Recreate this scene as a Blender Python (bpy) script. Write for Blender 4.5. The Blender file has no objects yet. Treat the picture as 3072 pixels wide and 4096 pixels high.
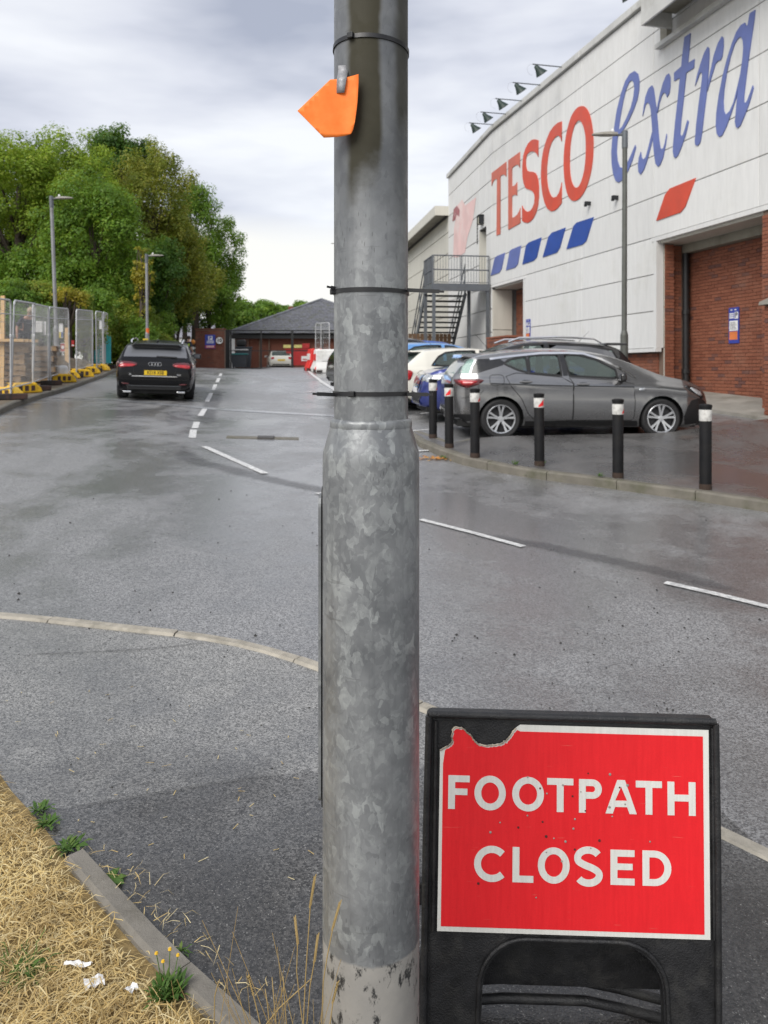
import bpy, bmesh, math, random
import numpy as np
from mathutils import Vector, Matrix, noise
from mathutils.bvhtree import BVHTree
from math import radians as RAD, sin, cos, pi, sqrt, atan2, floor

random.seed(7)
rng = np.random.default_rng(7)
scene = bpy.context.scene
COL = scene.collection

# ------------------------------------------------------------------ camera
FPX, CX, CY, EYE = 3077.0, 1536.0, 1480.0, 1.53
cam_data = bpy.data.cameras.new('camera')
cam = bpy.data.objects.new('camera', cam_data)
COL.objects.link(cam)
cam.location = (0, 0, EYE)
cam.rotation_euler = (RAD(90), 0, 0)
cam_data.sensor_fit = 'VERTICAL'
cam_data.sensor_height = 36.0
cam_data.sensor_width = 27.0
cam_data.lens = FPX / 4096 * 36.0
cam_data.shift_y = -(2048 - CY) / 4096
cam_data.clip_start = 0.05
cam_data.clip_end = 3000
cam_data.dof.use_dof = True
cam_data.dof.focus_distance = 1.5
cam_data.dof.aperture_fstop = 9.5
scene.camera = cam

# ------------------------------------------------------------------ sky and sun
SUN_DIR = Vector((-0.47, -0.66, 0.74)).normalized()      # towards the sun
world = bpy.data.worlds.new('World')
scene.world = world
world.use_nodes = True
wn, wl = world.node_tree.nodes, world.node_tree.links
wn.clear()
w_out = wn.new('ShaderNodeOutputWorld')
sky = wn.new('ShaderNodeTexSky')
sky.sky_type = 'NISHITA'
sky.sun_disc = False
sky.sun_elevation = math.asin(SUN_DIR.z)
sky.sun_rotation = atan2(SUN_DIR.x, SUN_DIR.y)
bg_sky = wn.new('ShaderNodeBackground')
bg_sky.inputs['Strength'].default_value = 0.10
wl.new(sky.outputs[0], bg_sky.inputs['Color'])
tc = wn.new('ShaderNodeTexCoord')
sep = wn.new('ShaderNodeSeparateXYZ')
wl.new(tc.outputs['Generated'], sep.inputs[0])
# clouds: bands seen on a flat layer overhead (direction divided by height)
def wmath(op, a, b=None):
    n = wn.new('ShaderNodeMath'); n.operation = op
    for i, v in enumerate((a, b)):
        if v is None: continue
        if isinstance(v, (int, float)): n.inputs[i].default_value = v
        else: wl.new(v, n.inputs[i])
    return n.outputs[0]
zc = wmath('MAXIMUM', sep.outputs[2], 0.0)
comb = wn.new('ShaderNodeCombineXYZ')
zz = wmath('ADD', zc, 0.42)
wl.new(wmath('DIVIDE', sep.outputs[0], zz), comb.inputs[0])
wl.new(wmath('DIVIDE', sep.outputs[1], zz), comb.inputs[1])
wl.new(wmath('MULTIPLY', zc, 3.6), comb.inputs[2])
mapn = wn.new('ShaderNodeMapping')
mapn.inputs['Location'].default_value = (3.1, 1.7, 0.35)
mapn.inputs['Scale'].default_value = (0.9, 1.2, 1.15)
wl.new(comb.outputs[0], mapn.inputs[0])
cl = wn.new('ShaderNodeTexNoise')
cl.inputs['Scale'].default_value = 1.5
cl.inputs['Detail'].default_value = 5.0
cl.inputs['Roughness'].default_value = 0.5
cl.inputs['Distortion'].default_value = 0.15
wl.new(mapn.outputs[0], cl.inputs['Vector'])
ramp = wn.new('ShaderNodeValToRGB')
e = ramp.color_ramp.elements
e[0].position = 0.36; e[0].color = (0.40, 0.43, 0.52, 1)
e[1].position = 0.63; e[1].color = (0.88, 0.895, 0.925, 1)
m_ = e.new(0.5); m_.color = (0.68, 0.70, 0.77, 1)
wl.new(cl.outputs[0], ramp.inputs[0])
# pale clear strip along the horizon, all the way round
edge = wmath('ADD', sep.outputs[2], wmath('MULTIPLY', wmath('SUBTRACT', cl.outputs[0], 0.5), 0.10))
strip = wn.new('ShaderNodeMapRange')
strip.inputs[1].default_value = 0.165; strip.inputs[2].default_value = 0.20
strip.inputs[3].default_value = 0.0; strip.inputs[4].default_value = 1.0
wl.new(edge, strip.inputs[0])
mixc = wn.new('ShaderNodeMix'); mixc.data_type = 'RGBA'
wl.new(strip.outputs[0], mixc.inputs[0])
mixc.inputs[6].default_value = (0.90, 0.885, 0.84, 1)
wl.new(ramp.outputs[0], mixc.inputs[7])
bg_cl = wn.new('ShaderNodeBackground')
bg_cl.inputs['Strength'].default_value = 0.76
wl.new(mixc.outputs[2], bg_cl.inputs['Color'])
wmix = wn.new('ShaderNodeMixShader')
wmix.inputs[0].default_value = 0.90
wl.new(bg_sky.outputs[0], wmix.inputs[1])
wl.new(bg_cl.outputs[0], wmix.inputs[2])
wl.new(wmix.outputs[0], w_out.inputs['Surface'])

sun_data = bpy.data.lights.new('sun', 'SUN')
sun_data.energy = 2.0
sun_data.angle = RAD(38)
sun_data.color = (1.0, 0.965, 0.91)
sun = bpy.data.objects.new('sun', sun_data)
COL.objects.link(sun)
sun.rotation_euler = SUN_DIR.to_track_quat('Z', 'Y').to_euler()

vs = scene.view_settings
scene.display_settings.display_device = 'sRGB'
vs.view_transform = 'Standard'
vs.look = 'None'
vs.exposure = 0.62
vs.gamma = 1.0
vs.use_curve_mapping = False
scene.render.engine = 'CYCLES'
scene.cycles.use_denoising = True
scene.cycles.max_bounces = 8
scene.cycles.transparent_max_bounces = 24

# ------------------------------------------------------------------ helpers
def tag(o, label=None, cat=None, group=None, kind=None):
    if label: o['label'] = label
    if cat: o['category'] = cat
    if group: o['group'] = group
    if kind: o['kind'] = kind
    return o

def empty(name, loc=(0, 0, 0), rz=0.0, label=None, cat=None, group=None, kind=None, parent=None):
    o = bpy.data.objects.new(name, None)
    COL.objects.link(o)
    o.empty_display_size = 0.2
    o.location = loc
    o.rotation_euler = (0, 0, rz)
    if parent: o.parent = parent
    return tag(o, label, cat, group, kind)

def link_mesh(name, me, m=None, parent=None, kind=None, smooth=None):
    o = bpy.data.objects.new(name, me)
    COL.objects.link(o)
    if m is not None:
        me.materials.clear()
        for x in (m if isinstance(m, (list, tuple)) else [m]): me.materials.append(x)
    if parent is not None: o.parent = parent
    if kind: o['kind'] = kind
    if smooth is not None and smooth:
        me.shade_smooth() if hasattr(me, 'shade_smooth') else None
        if isinstance(smooth, (int, float)) and not isinstance(smooth, bool):
            try: me.set_sharp_from_angle(angle=RAD(smooth))
            except Exception: pass
    return o

def copy_tree(o, parent=None):
    c = o.copy(); COL.objects.link(c)
    if parent is not None: c.parent = parent
    for ch in list(o.children): copy_tree(ch, c)
    return c

def bevel(o, w=0.01, seg=2):
    b = o.modifiers.new('bevel', 'BEVEL'); b.width = w; b.segments = seg
    b.limit_method = 'ANGLE'; b.angle_limit = RAD(40)
    return o

class MB:
    """collects simple shapes into one mesh"""
    def __init__(s): s.v = []; s.f = []; s.mi = []; s.cur = 0
    def add(s, vs_, fs_):
        b = len(s.v)
        s.v += [tuple(x) for x in vs_]
        for f in fs_:
            s.f.append([b + i for i in f]); s.mi.append(s.cur)
        return s
    def box(s, c, d, M=None, rz=0.0):
        x, y, z = d[0] / 2, d[1] / 2, d[2] / 2
        P = [Vector((sx * x, sy * y, sz * z)) for sz in (-1, 1) for sx, sy in ((-1, -1), (1, -1), (1, 1), (-1, 1))]
        R = Matrix.Rotation(rz, 4, 'Z')
        P = [R @ p + Vector(c) for p in P]
        if M is not None: P = [M @ p for p in P]
        return s.add(P, [(3, 2, 1, 0), (4, 5, 6, 7), (0, 1, 5, 4), (1, 2, 6, 5), (2, 3, 7, 6), (3, 0, 4, 7)])
    def lohi(s, a, b, M=None):
        return s.box([(a[i] + b[i]) / 2 for i in range(3)], [abs(b[i] - a[i]) for i in range(3)], M)
    def beam(s, p0, p1, w, h, up=(0, 0, 1)):
        p0, p1 = Vector(p0), Vector(p1)
        d = (p1 - p0).normalized(); up = Vector(up)
        if abs(d.dot(up)) > .98: up = Vector((0, 1, 0))
        a = d.cross(up).normalized() * w / 2; b = a.cross(d).normalized() * h / 2
        P = [p + i * a + j * b for p in (p0, p1) for i, j in ((-1, -1), (1, -1), (1, 1), (-1, 1))]
        return s.add(P, [(3, 2, 1, 0), (4, 5, 6, 7), (0, 1, 5, 4), (1, 2, 6, 5), (2, 3, 7, 6), (3, 0, 4, 7)])
    def path(s, pts, rad, n=8, cap=True):
        pts = [Vector(p) for p in pts]
        if not isinstance(rad, (list, tuple)): rad = [rad] * len(pts)
        rings = []; prev = None
        for i, p in enumerate(pts):
            d = (pts[min(i + 1, len(pts) - 1)] - pts[max(i - 1, 0)]).normalized()
            if prev is None:
                a = d.orthogonal().normalized()
            else:
                a = (prev - d * prev.dot(d))
                a = a.normalized() if a.length > 1e-5 else d.orthogonal().normalized()
            prev = a; b = d.cross(a)
            rings.append([p + (a * cos(2 * pi * k / n) + b * sin(2 * pi * k / n)) * rad[i] for k in range(n)])
        V = [q for r in rings for q in r]; F = []
        for i in range(len(rings) - 1):
            for k in range(n):
                F.append((i * n + k, i * n + (k + 1) % n, (i + 1) * n + (k + 1) % n, (i + 1) * n + k))
        if cap:
            F.append(tuple(range(n - 1, -1, -1))); F.append(tuple((len(rings) - 1) * n + k for k in range(n)))
        return s.add(V, F)
    def tube(s, p0, p1, r, r1=None, n=8): return s.path([p0, p1], [r, r if r1 is None else r1], n)
    def lathe(s, prof, n=32, M=None, cap=True):
        V = []; F = []
        for r, z in prof:
            V += [Vector((r * cos(2 * pi * k / n), r * sin(2 * pi * k / n), z)) for k in range(n)]
        for i in range(len(prof) - 1):
            for k in range(n):
                F.append((i * n + k, i * n + (k + 1) % n, (i + 1) * n + (k + 1) % n, (i + 1) * n + k))
        if cap:
            F.append(tuple(range(n - 1, -1, -1))); F.append(tuple((len(prof) - 1) * n + k for k in range(n)))
        if M is not None: V = [M @ v for v in V]
        return s.add(V, F)
    def prism(s, poly, M, depth):
        """poly (a,b) in M's xy plane, extruded along M's +z"""
        n = len(poly)
        V = [M @ Vector((a, b, 0)) for a, b in poly] + [M @ Vector((a, b, depth)) for a, b in poly]
        F = [tuple(range(n - 1, -1, -1)), tuple(range(n, 2 * n))] + [(i, (i + 1) % n, n + (i + 1) % n, n + i) for i in range(n)]
        return s.add(V, F)
    def quad(s, *p): return s.add(p, [tuple(range(len(p)))])
    def mesh(s, name):
        me = bpy.data.meshes.new(name)
        me.from_pydata([tuple(v) for v in s.v], [], s.f)
        if any(s.mi): me.polygons.foreach_set('material_index', s.mi)
        me.update()
        return me
    def build(s, name, m=None, parent=None, smooth=None, kind=None):
        return link_mesh(name, s.mesh(name), m, parent, kind, smooth)

def curve_mesh(name, loops, extrude=0.0, M=None):
    """filled flat shape from closed loops (holes by even-odd), optionally with thickness"""
    cu = bpy.data.curves.new(name, 'CURVE'); cu.dimensions = '2D'; cu.fill_mode = 'BOTH'
    cu.extrude = extrude
    for lp in loops:
        sp = cu.splines.new('POLY'); sp.points.add(len(lp) - 1)
        for p, q in zip(sp.points, lp): p.co = (q[0], q[1], 0, 1)
        sp.use_cyclic_u = True
    o = bpy.data.objects.new(name, cu)
    me = bpy.data.meshes.new_from_object(o)
    me.name = name
    bpy.data.objects.remove(o); bpy.data.curves.remove(cu)
    if M is not None: me.transform(M)
    return me

def text_mesh(name, body, size, M=None, bold=0.0, extrude=0.0, align='CENTER', sx=1.0):
    cu = bpy.data.curves.new(name, 'FONT'); cu.body = body; cu.size = size
    cu.align_x = align; cu.align_y = 'CENTER'; cu.offset = bold; cu.extrude = extrude
    cu.resolution_u = 4
    o = bpy.data.objects.new(name, cu)
    me = bpy.data.meshes.new_from_object(o); me.name = name
    bpy.data.objects.remove(o); bpy.data.curves.remove(cu)
    if sx != 1.0: me.transform(Matrix.Diagonal((sx, 1, 1, 1)))
    if M is not None: me.transform(M)
    return me

def smooth_poly(pts, it=2, closed=True):
    P = [tuple(p) for p in pts]
    for _ in range(it):
        Q = []; n = len(P)
        for i in range(n if closed else n - 1):
            a, b = P[i], P[(i + 1) % n]
            Q.append(tuple(a[k] * .75 + b[k] * .25 for k in range(len(a))))
            Q.append(tuple(a[k] * .25 + b[k] * .75 for k in range(len(a))))
        if not closed: Q = [P[0]] + Q + [P[-1]]
        P = Q
    return P

def catmull(pts, k=5, closed=True):
    """smooth closed outline through the points"""
    n = len(pts); out = []
    rngi = range(n) if closed else range(n - 1)
    for i in rngi:
        g = lambda j: pts[j % n] if closed else pts[min(max(j, 0), n - 1)]
        p0, p1, p2, p3 = g(i - 1), g(i), g(i + 1), g(i + 2)
        for q in range(k):
            t = q / k
            out.append(tuple(.5 * ((2 * p1[a]) + (-p0[a] + p2[a]) * t + (2 * p0[a] - 5 * p1[a] + 4 * p2[a] - p3[a]) * t * t
                                   + (-p0[a] + 3 * p1[a] - 3 * p2[a] + p3[a]) * t ** 3) for a in (0, 1)))
    if not closed: out.append(pts[-1])
    return out

def lerp_list(tab, x):
    return float(np.interp(x, [t[0] for t in tab], [t[1] for t in tab]))

# ------------------------------------------------------------------ materials
MATS = {}
class NT:
    """small node helper"""
    def __init__(s, name):
        s.m = bpy.data.materials.new(name); s.m.use_nodes = True
        s.t = s.m.node_tree; s.n = s.t.nodes; s.l = s.t.links
        s.b = s.n['Principled BSDF']; s.o = s.n['Material Output']
        MATS[name] = s.m
    def put(s, sock, v):
        if isinstance(v, (int, float)): sock.default_value = v
        elif isinstance(v, tuple):
            sock.default_value = v if len(v) == 4 or sock.type == 'VECTOR' else (*v, 1)
        else: s.l.new(v, sock)
    def co(s, kind='Object', scale=(1, 1, 1), rot=(0, 0, 0), loc=(0, 0, 0)):
        if kind == 'World':
            out = s.n.new('ShaderNodeNewGeometry').outputs['Position']
        else:
            out = s.n.new('ShaderNodeTexCoord').outputs[kind]
        mp = s.n.new('ShaderNodeMapping')
        mp.inputs['Scale'].default_value = scale; mp.inputs['Rotation'].default_value = rot; mp.inputs['Location'].default_value = loc
        s.l.new(out, mp.inputs[0]); return mp.outputs[0]
    def noise(s, vec, scale=5, detail=3, rough=.55, dist=0.0):
        n = s.n.new('ShaderNodeTexNoise'); s.l.new(vec, n.inputs['Vector'])
        n.inputs['Scale'].default_value = scale; n.inputs['Detail'].default_value = detail
        n.inputs['Roughness'].default_value = rough; n.inputs['Distortion'].default_value = dist
        return n.outputs[0]
    def voro(s, vec, scale=5, feat='F1', out=0, rnd=1.0):
        n = s.n.new('ShaderNodeTexVoronoi'); s.l.new(vec, n.inputs['Vector'])
        n.inputs['Scale'].default_value = scale; n.feature = feat
        n.inputs['Randomness'].default_value = rnd
        return n.outputs[out]
    def rng(s, v, a, b, c=0.0, d=1.0, smooth=False):
        n = s.n.new('ShaderNodeMapRange'); s.put(n.inputs[0], v)
        if smooth: n.interpolation_type = 'SMOOTHSTEP'
        for i, x in enumerate((a, b, c, d)): s.put(n.inputs[i + 1], x)
        return n.outputs[0]
    def math(s, op, a, b=0.0):
        n = s.n.new('ShaderNodeMath'); n.operation = op
        s.put(n.inputs[0], a); s.put(n.inputs[1], b); return n.outputs[0]
    def mix(s, f, a, b, mode='MIX'):
        n = s.n.new('ShaderNodeMix'); n.data_type = 'RGBA'; n.blend_type = mode
        s.put(n.inputs[0], f); s.put(n.inputs[6], a); s.put(n.inputs[7], b); return n.outputs[2]
    def sep(s, v):
        n = s.n.new('ShaderNodeSeparateXYZ'); s.l.new(v, n.inputs[0]); return n.outputs
    def bump(s, h, strength=.3, dist=.01, prev=None):
        n = s.n.new('ShaderNodeBump'); s.l.new(h, n.inputs['Height'])
        n.inputs['Strength'].default_value = strength; n.inputs['Distance'].default_value = dist
        if prev is not None: s.l.new(prev, n.inputs['Normal'])
        return n.outputs[0]
    def island(s): return s.n.new('ShaderNodeNewGeometry').outputs['Random Per Island']
    def objrand(s): return s.n.new('ShaderNodeObjectInfo').outputs['Random']
    def attr(s, name):
        n = s.n.new('ShaderNodeAttribute'); n.attribute_name = name; return n.outputs['Fac']
    def set(s, **k):
        names = dict(base='Base Color', rough='Roughness', metal='Metallic', spec='Specular IOR Level', coat='Coat Weight',
                     coatr='Coat Roughness', normal='Normal', alpha='Alpha', trans='Transmission Weight', ior='IOR',
                     emit='Emission Color', emits='Emission Strength', sheen='Sheen Weight', sub='Subsurface Weight')
        for a, v in k.items(): s.put(s.b.inputs[names[a]], v)
        return s.m

def simple(name, col, rough=.5, metal=0.0, var=.18, vscale=6.0, bump=0.0, bscale=80.0, coat=0.0, dirt=None, spec=.5, world=False):
    """plain surface with uneven tone, optional blotches of a second colour and fine relief"""
    t = NT(name)
    v = t.co('World' if world else 'Object')
    n = t.noise(v, vscale, 5, .6)
    lo = tuple(c * (1 - var) for c in col); hi = tuple(min(1, c * (1 + var)) for c in col)
    c = t.mix(t.rng(n, .3, .7), lo, hi)
    if dirt:
        c = t.mix(t.rng(t.noise(v, vscale * .6, 6, .7), .5, .72), c, dirt)
    t.set(base=c, rough=t.rng(n, .3, .7, max(.02, rough - .08), min(1, rough + .1)), metal=metal, coat=coat, spec=spec)
    if bump:
        t.set(normal=t.bump(t.noise(v, bscale, 3, .6), bump, .004))
    return t.m

# ------------------------------------------------------------------ ground shape
DX, DY = -0.2306, 0.97305                      # direction of the road (uphill, away)
def st(x, y): return (DX * x + DY * y, DY * x - DX * y)      # s along the road, t to the right of it
def xy(t, s): return (DY * t + DX * s, -DX * t + DY * s)
ROT = math.atan2(-DX, DY)                      # 13.33 degrees
def sstep(a, b, x):
    q = min(1, max(0, (x - a) / (b - a))); return q * q * (3 - 2 * q)
G_S = [-60, -10, 0, 4, 8, 10, 12.5, 18, 22.4, 25, 28.5, 32, 36, 42, 58, 90, 900]
G_Z = [-.6, -.2, -.03, .08, .225, .31, .43, .68, .885, 1.04, 1.25, 1.41, 1.53, 1.63, 1.74, 1.85, 2.2]
_gs = np.linspace(-60, 200, 2601)
_gz = np.interp(_gs, G_S, G_Z)
_k = np.ones(21) / 21
_gzs = np.convolve(np.pad(_gz, 10, mode='edge'), _k, 'valid')
def gprof(s): return float(np.interp(s, _gs, _gzs))
def zroad(x, y):
    s, t = st(x, y)
    z = gprof(s) - .03 * min(max(t, -6), 4)
    z += sstep(10.6, 11.4, s) * sstep(3.2, 4.6, t) * .12
    z += .1 * min(max(t - 7.3, 0), 4.6)
    return z
def zpave(x, y):
    s, t = st(x, y)
    z = gprof(s) - .03 * min(max(t, -6), 4) + .11
    z += sstep(9.2, 11.3, s) * sstep(3.2, 4.6, t) * .13
    z += .1 * min(max(t - 7.3, 0), 4.6)
    return z
def at(u, v, dz=0.0, zf=zroad):
    """the point of the ground seen at a spot of the survey picture"""
    kx, kz = (u - CX) / FPX, (CY - v) / FPX
    lo, hi = .8, 200.0
    g = lambda Y: EYE + kz * Y - zf(kx * Y, Y) - dz
    Y = lo
    while Y < hi and g(Y) > 0: Y += .02 + Y * .004
    a, b = max(lo, Y - .03 - Y * .005), Y
    for _ in range(30):
        m = (a + b) / 2
        if g(m) > 0: a = m
        else: b = m
    Y = (a + b) / 2
    return Vector((kx * Y, Y, zf(kx * Y, Y) + dz))
def ray(u, v, Y):
    return Vector(((u - CX) / FPX * Y, Y, EYE + (CY - v) / FPX * Y))
def wall_pt(u, v, tp):
    """the point seen at (u,v) on the upright plane t = tp, in (t, s, z)"""
    k = (u - CX) / FPX
    Y = tp / (DY * k - DX)
    return (tp, DY * Y + DX * k * Y, EYE + (CY - v) / FPX * Y)
# ------------------------------------------------------------------ ground materials
def mat_asphalt(name, lo, hi, wet=(.30, .62), dark=.62, agg=170.0, patch=.35, tint=None, film=.9, verge=False):
    t = NT(name)
    v = t.co('World')
    a = t.voro(v, agg, 'F1', 1)                      # stones: random colour per cell
    stone = t.rng(t.sep(a)[0], .1, .95)
    fine = t.noise(v, 420, 2, .6)
    c = t.mix(stone, lo, hi)
    c = t.mix(t.rng(fine, .35, .75, 0, .5), c, tuple(x * .45 for x in lo))
    dark_spot = t.rng(t.noise(v, 70, 3, .7), .62, .68)
    c = t.mix(t.math('MULTIPLY', dark_spot, .75), c, (.022, .022, .023))
    big = t.noise(t.co('World', rot=(0, 0, -.4), scale=(1.0, .55, 1)), patch, 5, .62, .6)
    mid = t.noise(v, patch * 5, 4, .6)
    wetm = t.rng(t.math('ADD', big, t.math('MULTIPLY', t.math('SUBTRACT', mid, .5), .35)), .38, .62, 1, 0, True)
    c = t.mix(wetm, c, t.mix(1.0, c, (dark, dark, dark), 'MULTIPLY'))
    if tint: c = t.mix(t.rng(t.noise(v, .8, 4, .65), .56, .72, 0, .65), c, tint)
    if verge:                                        # damp dirty strip washed against the verge and the column
        y = t.sep(v)[1]
        dm = t.rng(t.math('ADD', y, t.math('MULTIPLY', t.math('SUBTRACT', t.noise(v, 1.6, 5, .65), .5), 2.2)), 2.0, 3.1, 1, 0, True)
        c = t.mix(dm, c, t.mix(1.0, c, (.30, .29, .28), 'MULTIPLY'))
        pits = t.rng(t.noise(v, 95, 3, .7), .58, .66)
        c = t.mix(t.math('MULTIPLY', pits, .75), c, (.016, .016, .016))
        tips = t.rng(t.noise(v, 150, 2, .6), .64, .70)
        c = t.mix(t.math('MULTIPLY', tips, .5), c, (.46, .45, .42))
    d = t.voro(v, agg, 'F1', 0)
    nb = t.bump(d, .55, .004)
    nb = t.bump(t.noise(v, 60, 4, .7), .35, .004, nb)
    t.set(base=c, rough=t.rng(wetm, 0, 1, wet[1], wet[0]), normal=nb, spec=.5, coat=t.rng(wetm, .0, 1, film * .45, film), coatr=t.rng(wetm, 0, 1, .38, .23))
    return t.m
M_road = mat_asphalt('road_asphalt', (.105, .105, .107), (.43, .43, .43), (.30, .55), .58, 150, .45)
M_path = mat_asphalt('footpath_asphalt', (.09, .09, .088), (.50, .495, .475), (.34, .66), .52, 190, .50, None, .95, True)
M_pave = mat_asphalt('pavement_asphalt', (.09, .086, .084), (.20, .195, .19), (.22, .46), .70, 190, .5, (.125, .09, .075), .8)
M_path2 = mat_asphalt('newer_footpath_asphalt', (.045, .045, .045), (.32, .317, .31), (.34, .66), .55, 170, .60, None, .8, True)
M_patch = mat_asphalt('trench_asphalt', (.24, .25, .265), (.48, .49, .51), (.3, .6), .85, 150, .8)
M_dirt = simple('bare_earth', (.16, .125, .085), .95, 0, .35, 3, .6, 40, dirt=(.07, .07, .04), world=True)
M_soil = simple('dry_thatch', (.24, .17, .07), .95, 0, .35, 30, .8, 220, dirt=(.11, .08, .04), world=True)
M_kerb = simple('kerb_concrete', (.15, .137, .112), .7, 0, .22, 5, .35, 120, dirt=(.085, .085, .05), world=True)
M_kerb2 = simple('pale_kerb_concrete', (.36, .33, .275), .8, 0, .22, 9, .5, 160, dirt=(.19, .175, .14), world=True)
M_edging = simple('edging_concrete', (.19, .175, .15), .85, 0, .2, 9, .5, 180, dirt=(.11, .1, .08), world=True)
M_conc = simple('weathered_concrete', (.27, .255, .225), .8, 0, .2, 2, .4, 90, dirt=(.15, .14, .11), world=True)
def mat_paint():
    t = NT('road_paint')
    v = t.co('World')
    worn = t.rng(t.noise(v, 26, 6, .75), .40, .62)
    c = t.mix(worn, (.72, .72, .70), (.36, .36, .36))
    t.set(base=c, rough=.55, normal=t.bump(t.noise(v, 200, 2, .6), .3, .003)); return t.m
M_paint = mat_paint()
def mat_fade(name, col, rough=.5):
    t = NT(name)
    v = t.co('World')
    f = t.attr('fade')
    n = t.noise(v, 9, 5, .7)
    a = t.rng(t.math('ADD', f, t.math('MULTIPLY', t.math('SUBTRACT', n, .5), .9)), .3, .75, 0, .30, True)
    t.set(base=t.mix(t.noise(v, 130, 2, .6), tuple(x * .6 for x in col), tuple(x * 1.3 for x in col)), rough=rough, alpha=a,
          normal=t.bump(t.voro(v, 150), .5, .004))
    return t.m
M_darkband = mat_fade('dark_tyre_track', (.055, .055, .06), .5)
M_crack = mat_fade('joint_dirt', (.03, .03, .03), .8)

# ------------------------------------------------------------------ ground sheet
def grid_axis(a, b, fine_a, fine_b, step, grow):
    xs = list(np.arange(fine_a, fine_b + 1e-6, step))
    d = step; x = fine_a
    lo = []
    while x > a:
        d *= grow; x -= d; lo.append(x)
    d = step; x = fine_b; hi = []
    while x < b:
        d *= grow; x += d; hi.append(x)
    return lo[::-1] + xs + hi
S_AX = grid_axis(-40, 900, -3, 60, .5, 1.25)
T_AX = grid_axis(-500, 500, -12, 14, .4, 1.25)
def sheet_grid(name, m):
    V = []; F = []
    for s in S_AX:
        for t_ in T_AX:
            x, y = xy(t_, s)
            V.append((x, y, zroad(x, y)))
    n = len(T_AX)
    for i in range(len(S_AX) - 1):
        for j in range(n - 1):
            F.append((i * n + j, i * n + j + 1, (i + 1) * n + j + 1, (i + 1) * n + j))
    me = bpy.data.meshes.new(name); me.from_pydata(V, [], F)
    return link_mesh(name, me, m, kind='structure', smooth=True)
road = sheet_grid('road', M_road)

def sheet(name, poly, m, dz, zf=zroad, step=.4, skirt=0.0, kind='structure', parent=None):
    """flat piece following the ground: outline in (x, y), cut into a grid, lifted by dz, with a skirt downwards"""
    bm = bmesh.new()
    f = bm.faces.new([bm.verts.new((p[0], p[1], 0)) for p in poly])
    if f.normal.z < 0: f.normal_flip()
    xs = [p[0] for p in poly]; ys = [p[1] for p in poly]
    for ax, a, b in ((0, min(xs), max(xs)), (1, min(ys), max(ys))):
        k = floor(a / step) + 1
        while k * step < b:
            no = (1, 0, 0) if ax == 0 else (0, 1, 0)
            pt = (k * step, 0, 0) if ax == 0 else (0, k * step, 0)
            bmesh.ops.bisect_plane(bm, geom=bm.verts[:] + bm.edges[:] + bm.faces[:], dist=1e-6, plane_co=pt, plane_no=no)
            k += 1
    if skirt:
        be = [e for e in bm.edges if len(e.link_faces) == 1]
        r = bmesh.ops.extrude_edge_only(bm, edges=be)
        low = {v for v in r['geom'] if isinstance(v, bmesh.types.BMVert)}
    else: low = set()
    for v in bm.verts:
        v.co.z = zf(v.co.x, v.co.y) + dz - (skirt if v in low else 0)
    bmesh.ops.recalc_face_normals(bm, faces=bm.faces)
    me = bpy.data.meshes.new(name); bm.to_mesh(me); bm.free()
    if me.polygons and sum(p.normal.z for p in me.polygons) < 0: me.flip_normals()
    return link_mesh(name, me, m, kind=kind, parent=parent)

def band(name, pts, widths, m, dz, zf=zroad, parent=None, fade=False, kind='structure', sub=6):
    """strip along a ground polyline; with fade it carries a soft-edge attribute"""
    P = [Vector((p[0], p[1])) for p in pts]
    if not isinstance(widths, (list, tuple)): widths = [widths] * len(P)
    Q = []; W = []
    for i in range(len(P) - 1):
        for k in range(sub):
            Q.append(P[i].lerp(P[i + 1], k / sub)); W.append(widths[i] + (widths[i + 1] - widths[i]) * k / sub)
    Q.append(P[-1]); W.append(widths[-1])
    V = []; F = []; A = []
    nc = 5 if fade else 2
    for i, q in enumerate(Q):
        d = (Q[min(i + 1, len(Q) - 1)] - Q[max(i - 1, 0)]).normalized(); n = Vector((-d.y, d.x))
        for k in range(nc):
            o = (k / (nc - 1) - .5) * W[i]; p = q + n * o
            V.append((p.x, p.y, zf(p.x, p.y) + dz))
            endf = min(1, min(i, len(Q) - 1 - i) / (len(Q) * .2))
            A.append((1 - abs(2 * k / (nc - 1) - 1)) * endf)
    for i in range(len(Q) - 1):
        for k in range(nc - 1):
            F.append((i * nc + k + 1, i * nc + k, (i + 1) * nc + k, (i + 1) * nc + k + 1))
    me = bpy.data.meshes.new(name); me.from_pydata(V, [], F)
    if fade:
        at_ = me.attributes.new('fade', 'FLOAT', 'POINT'); at_.data.foreach_set('value', A)
    if sum(p.normal.z for p in me.polygons) < 0: me.flip_normals()
    return link_mesh(name, me, m, kind=kind, parent=parent)

D = 1.8517                                           # survey picture scale
def disp(x, y, **k): return at(x * D, y * D, **k)

# near footpath (flush with the road, beyond a flush pale kerb line)
near_kerb = [(-900, 1262), (-420, 1300), (0, 1333), (65, 1338), (270, 1361), (395, 1374), (480, 1386), (545, 1400), (620, 1421), (690, 1446),
             (800, 1484), (906, 1529), (1010, 1573), (1200, 1652), (1400, 1736), (1550, 1803), (1659, 1855), (2100, 2075)]
NK = [disp(x, y) for x, y in near_kerb]
poly = [(p.x, p.y) for p in NK] + [(3.0, .4), (2.0, -2.5), (-8, -2.5), (-8, 3.0)]
footpath = sheet('footpath', poly, M_path, .004, step=.35)
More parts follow.
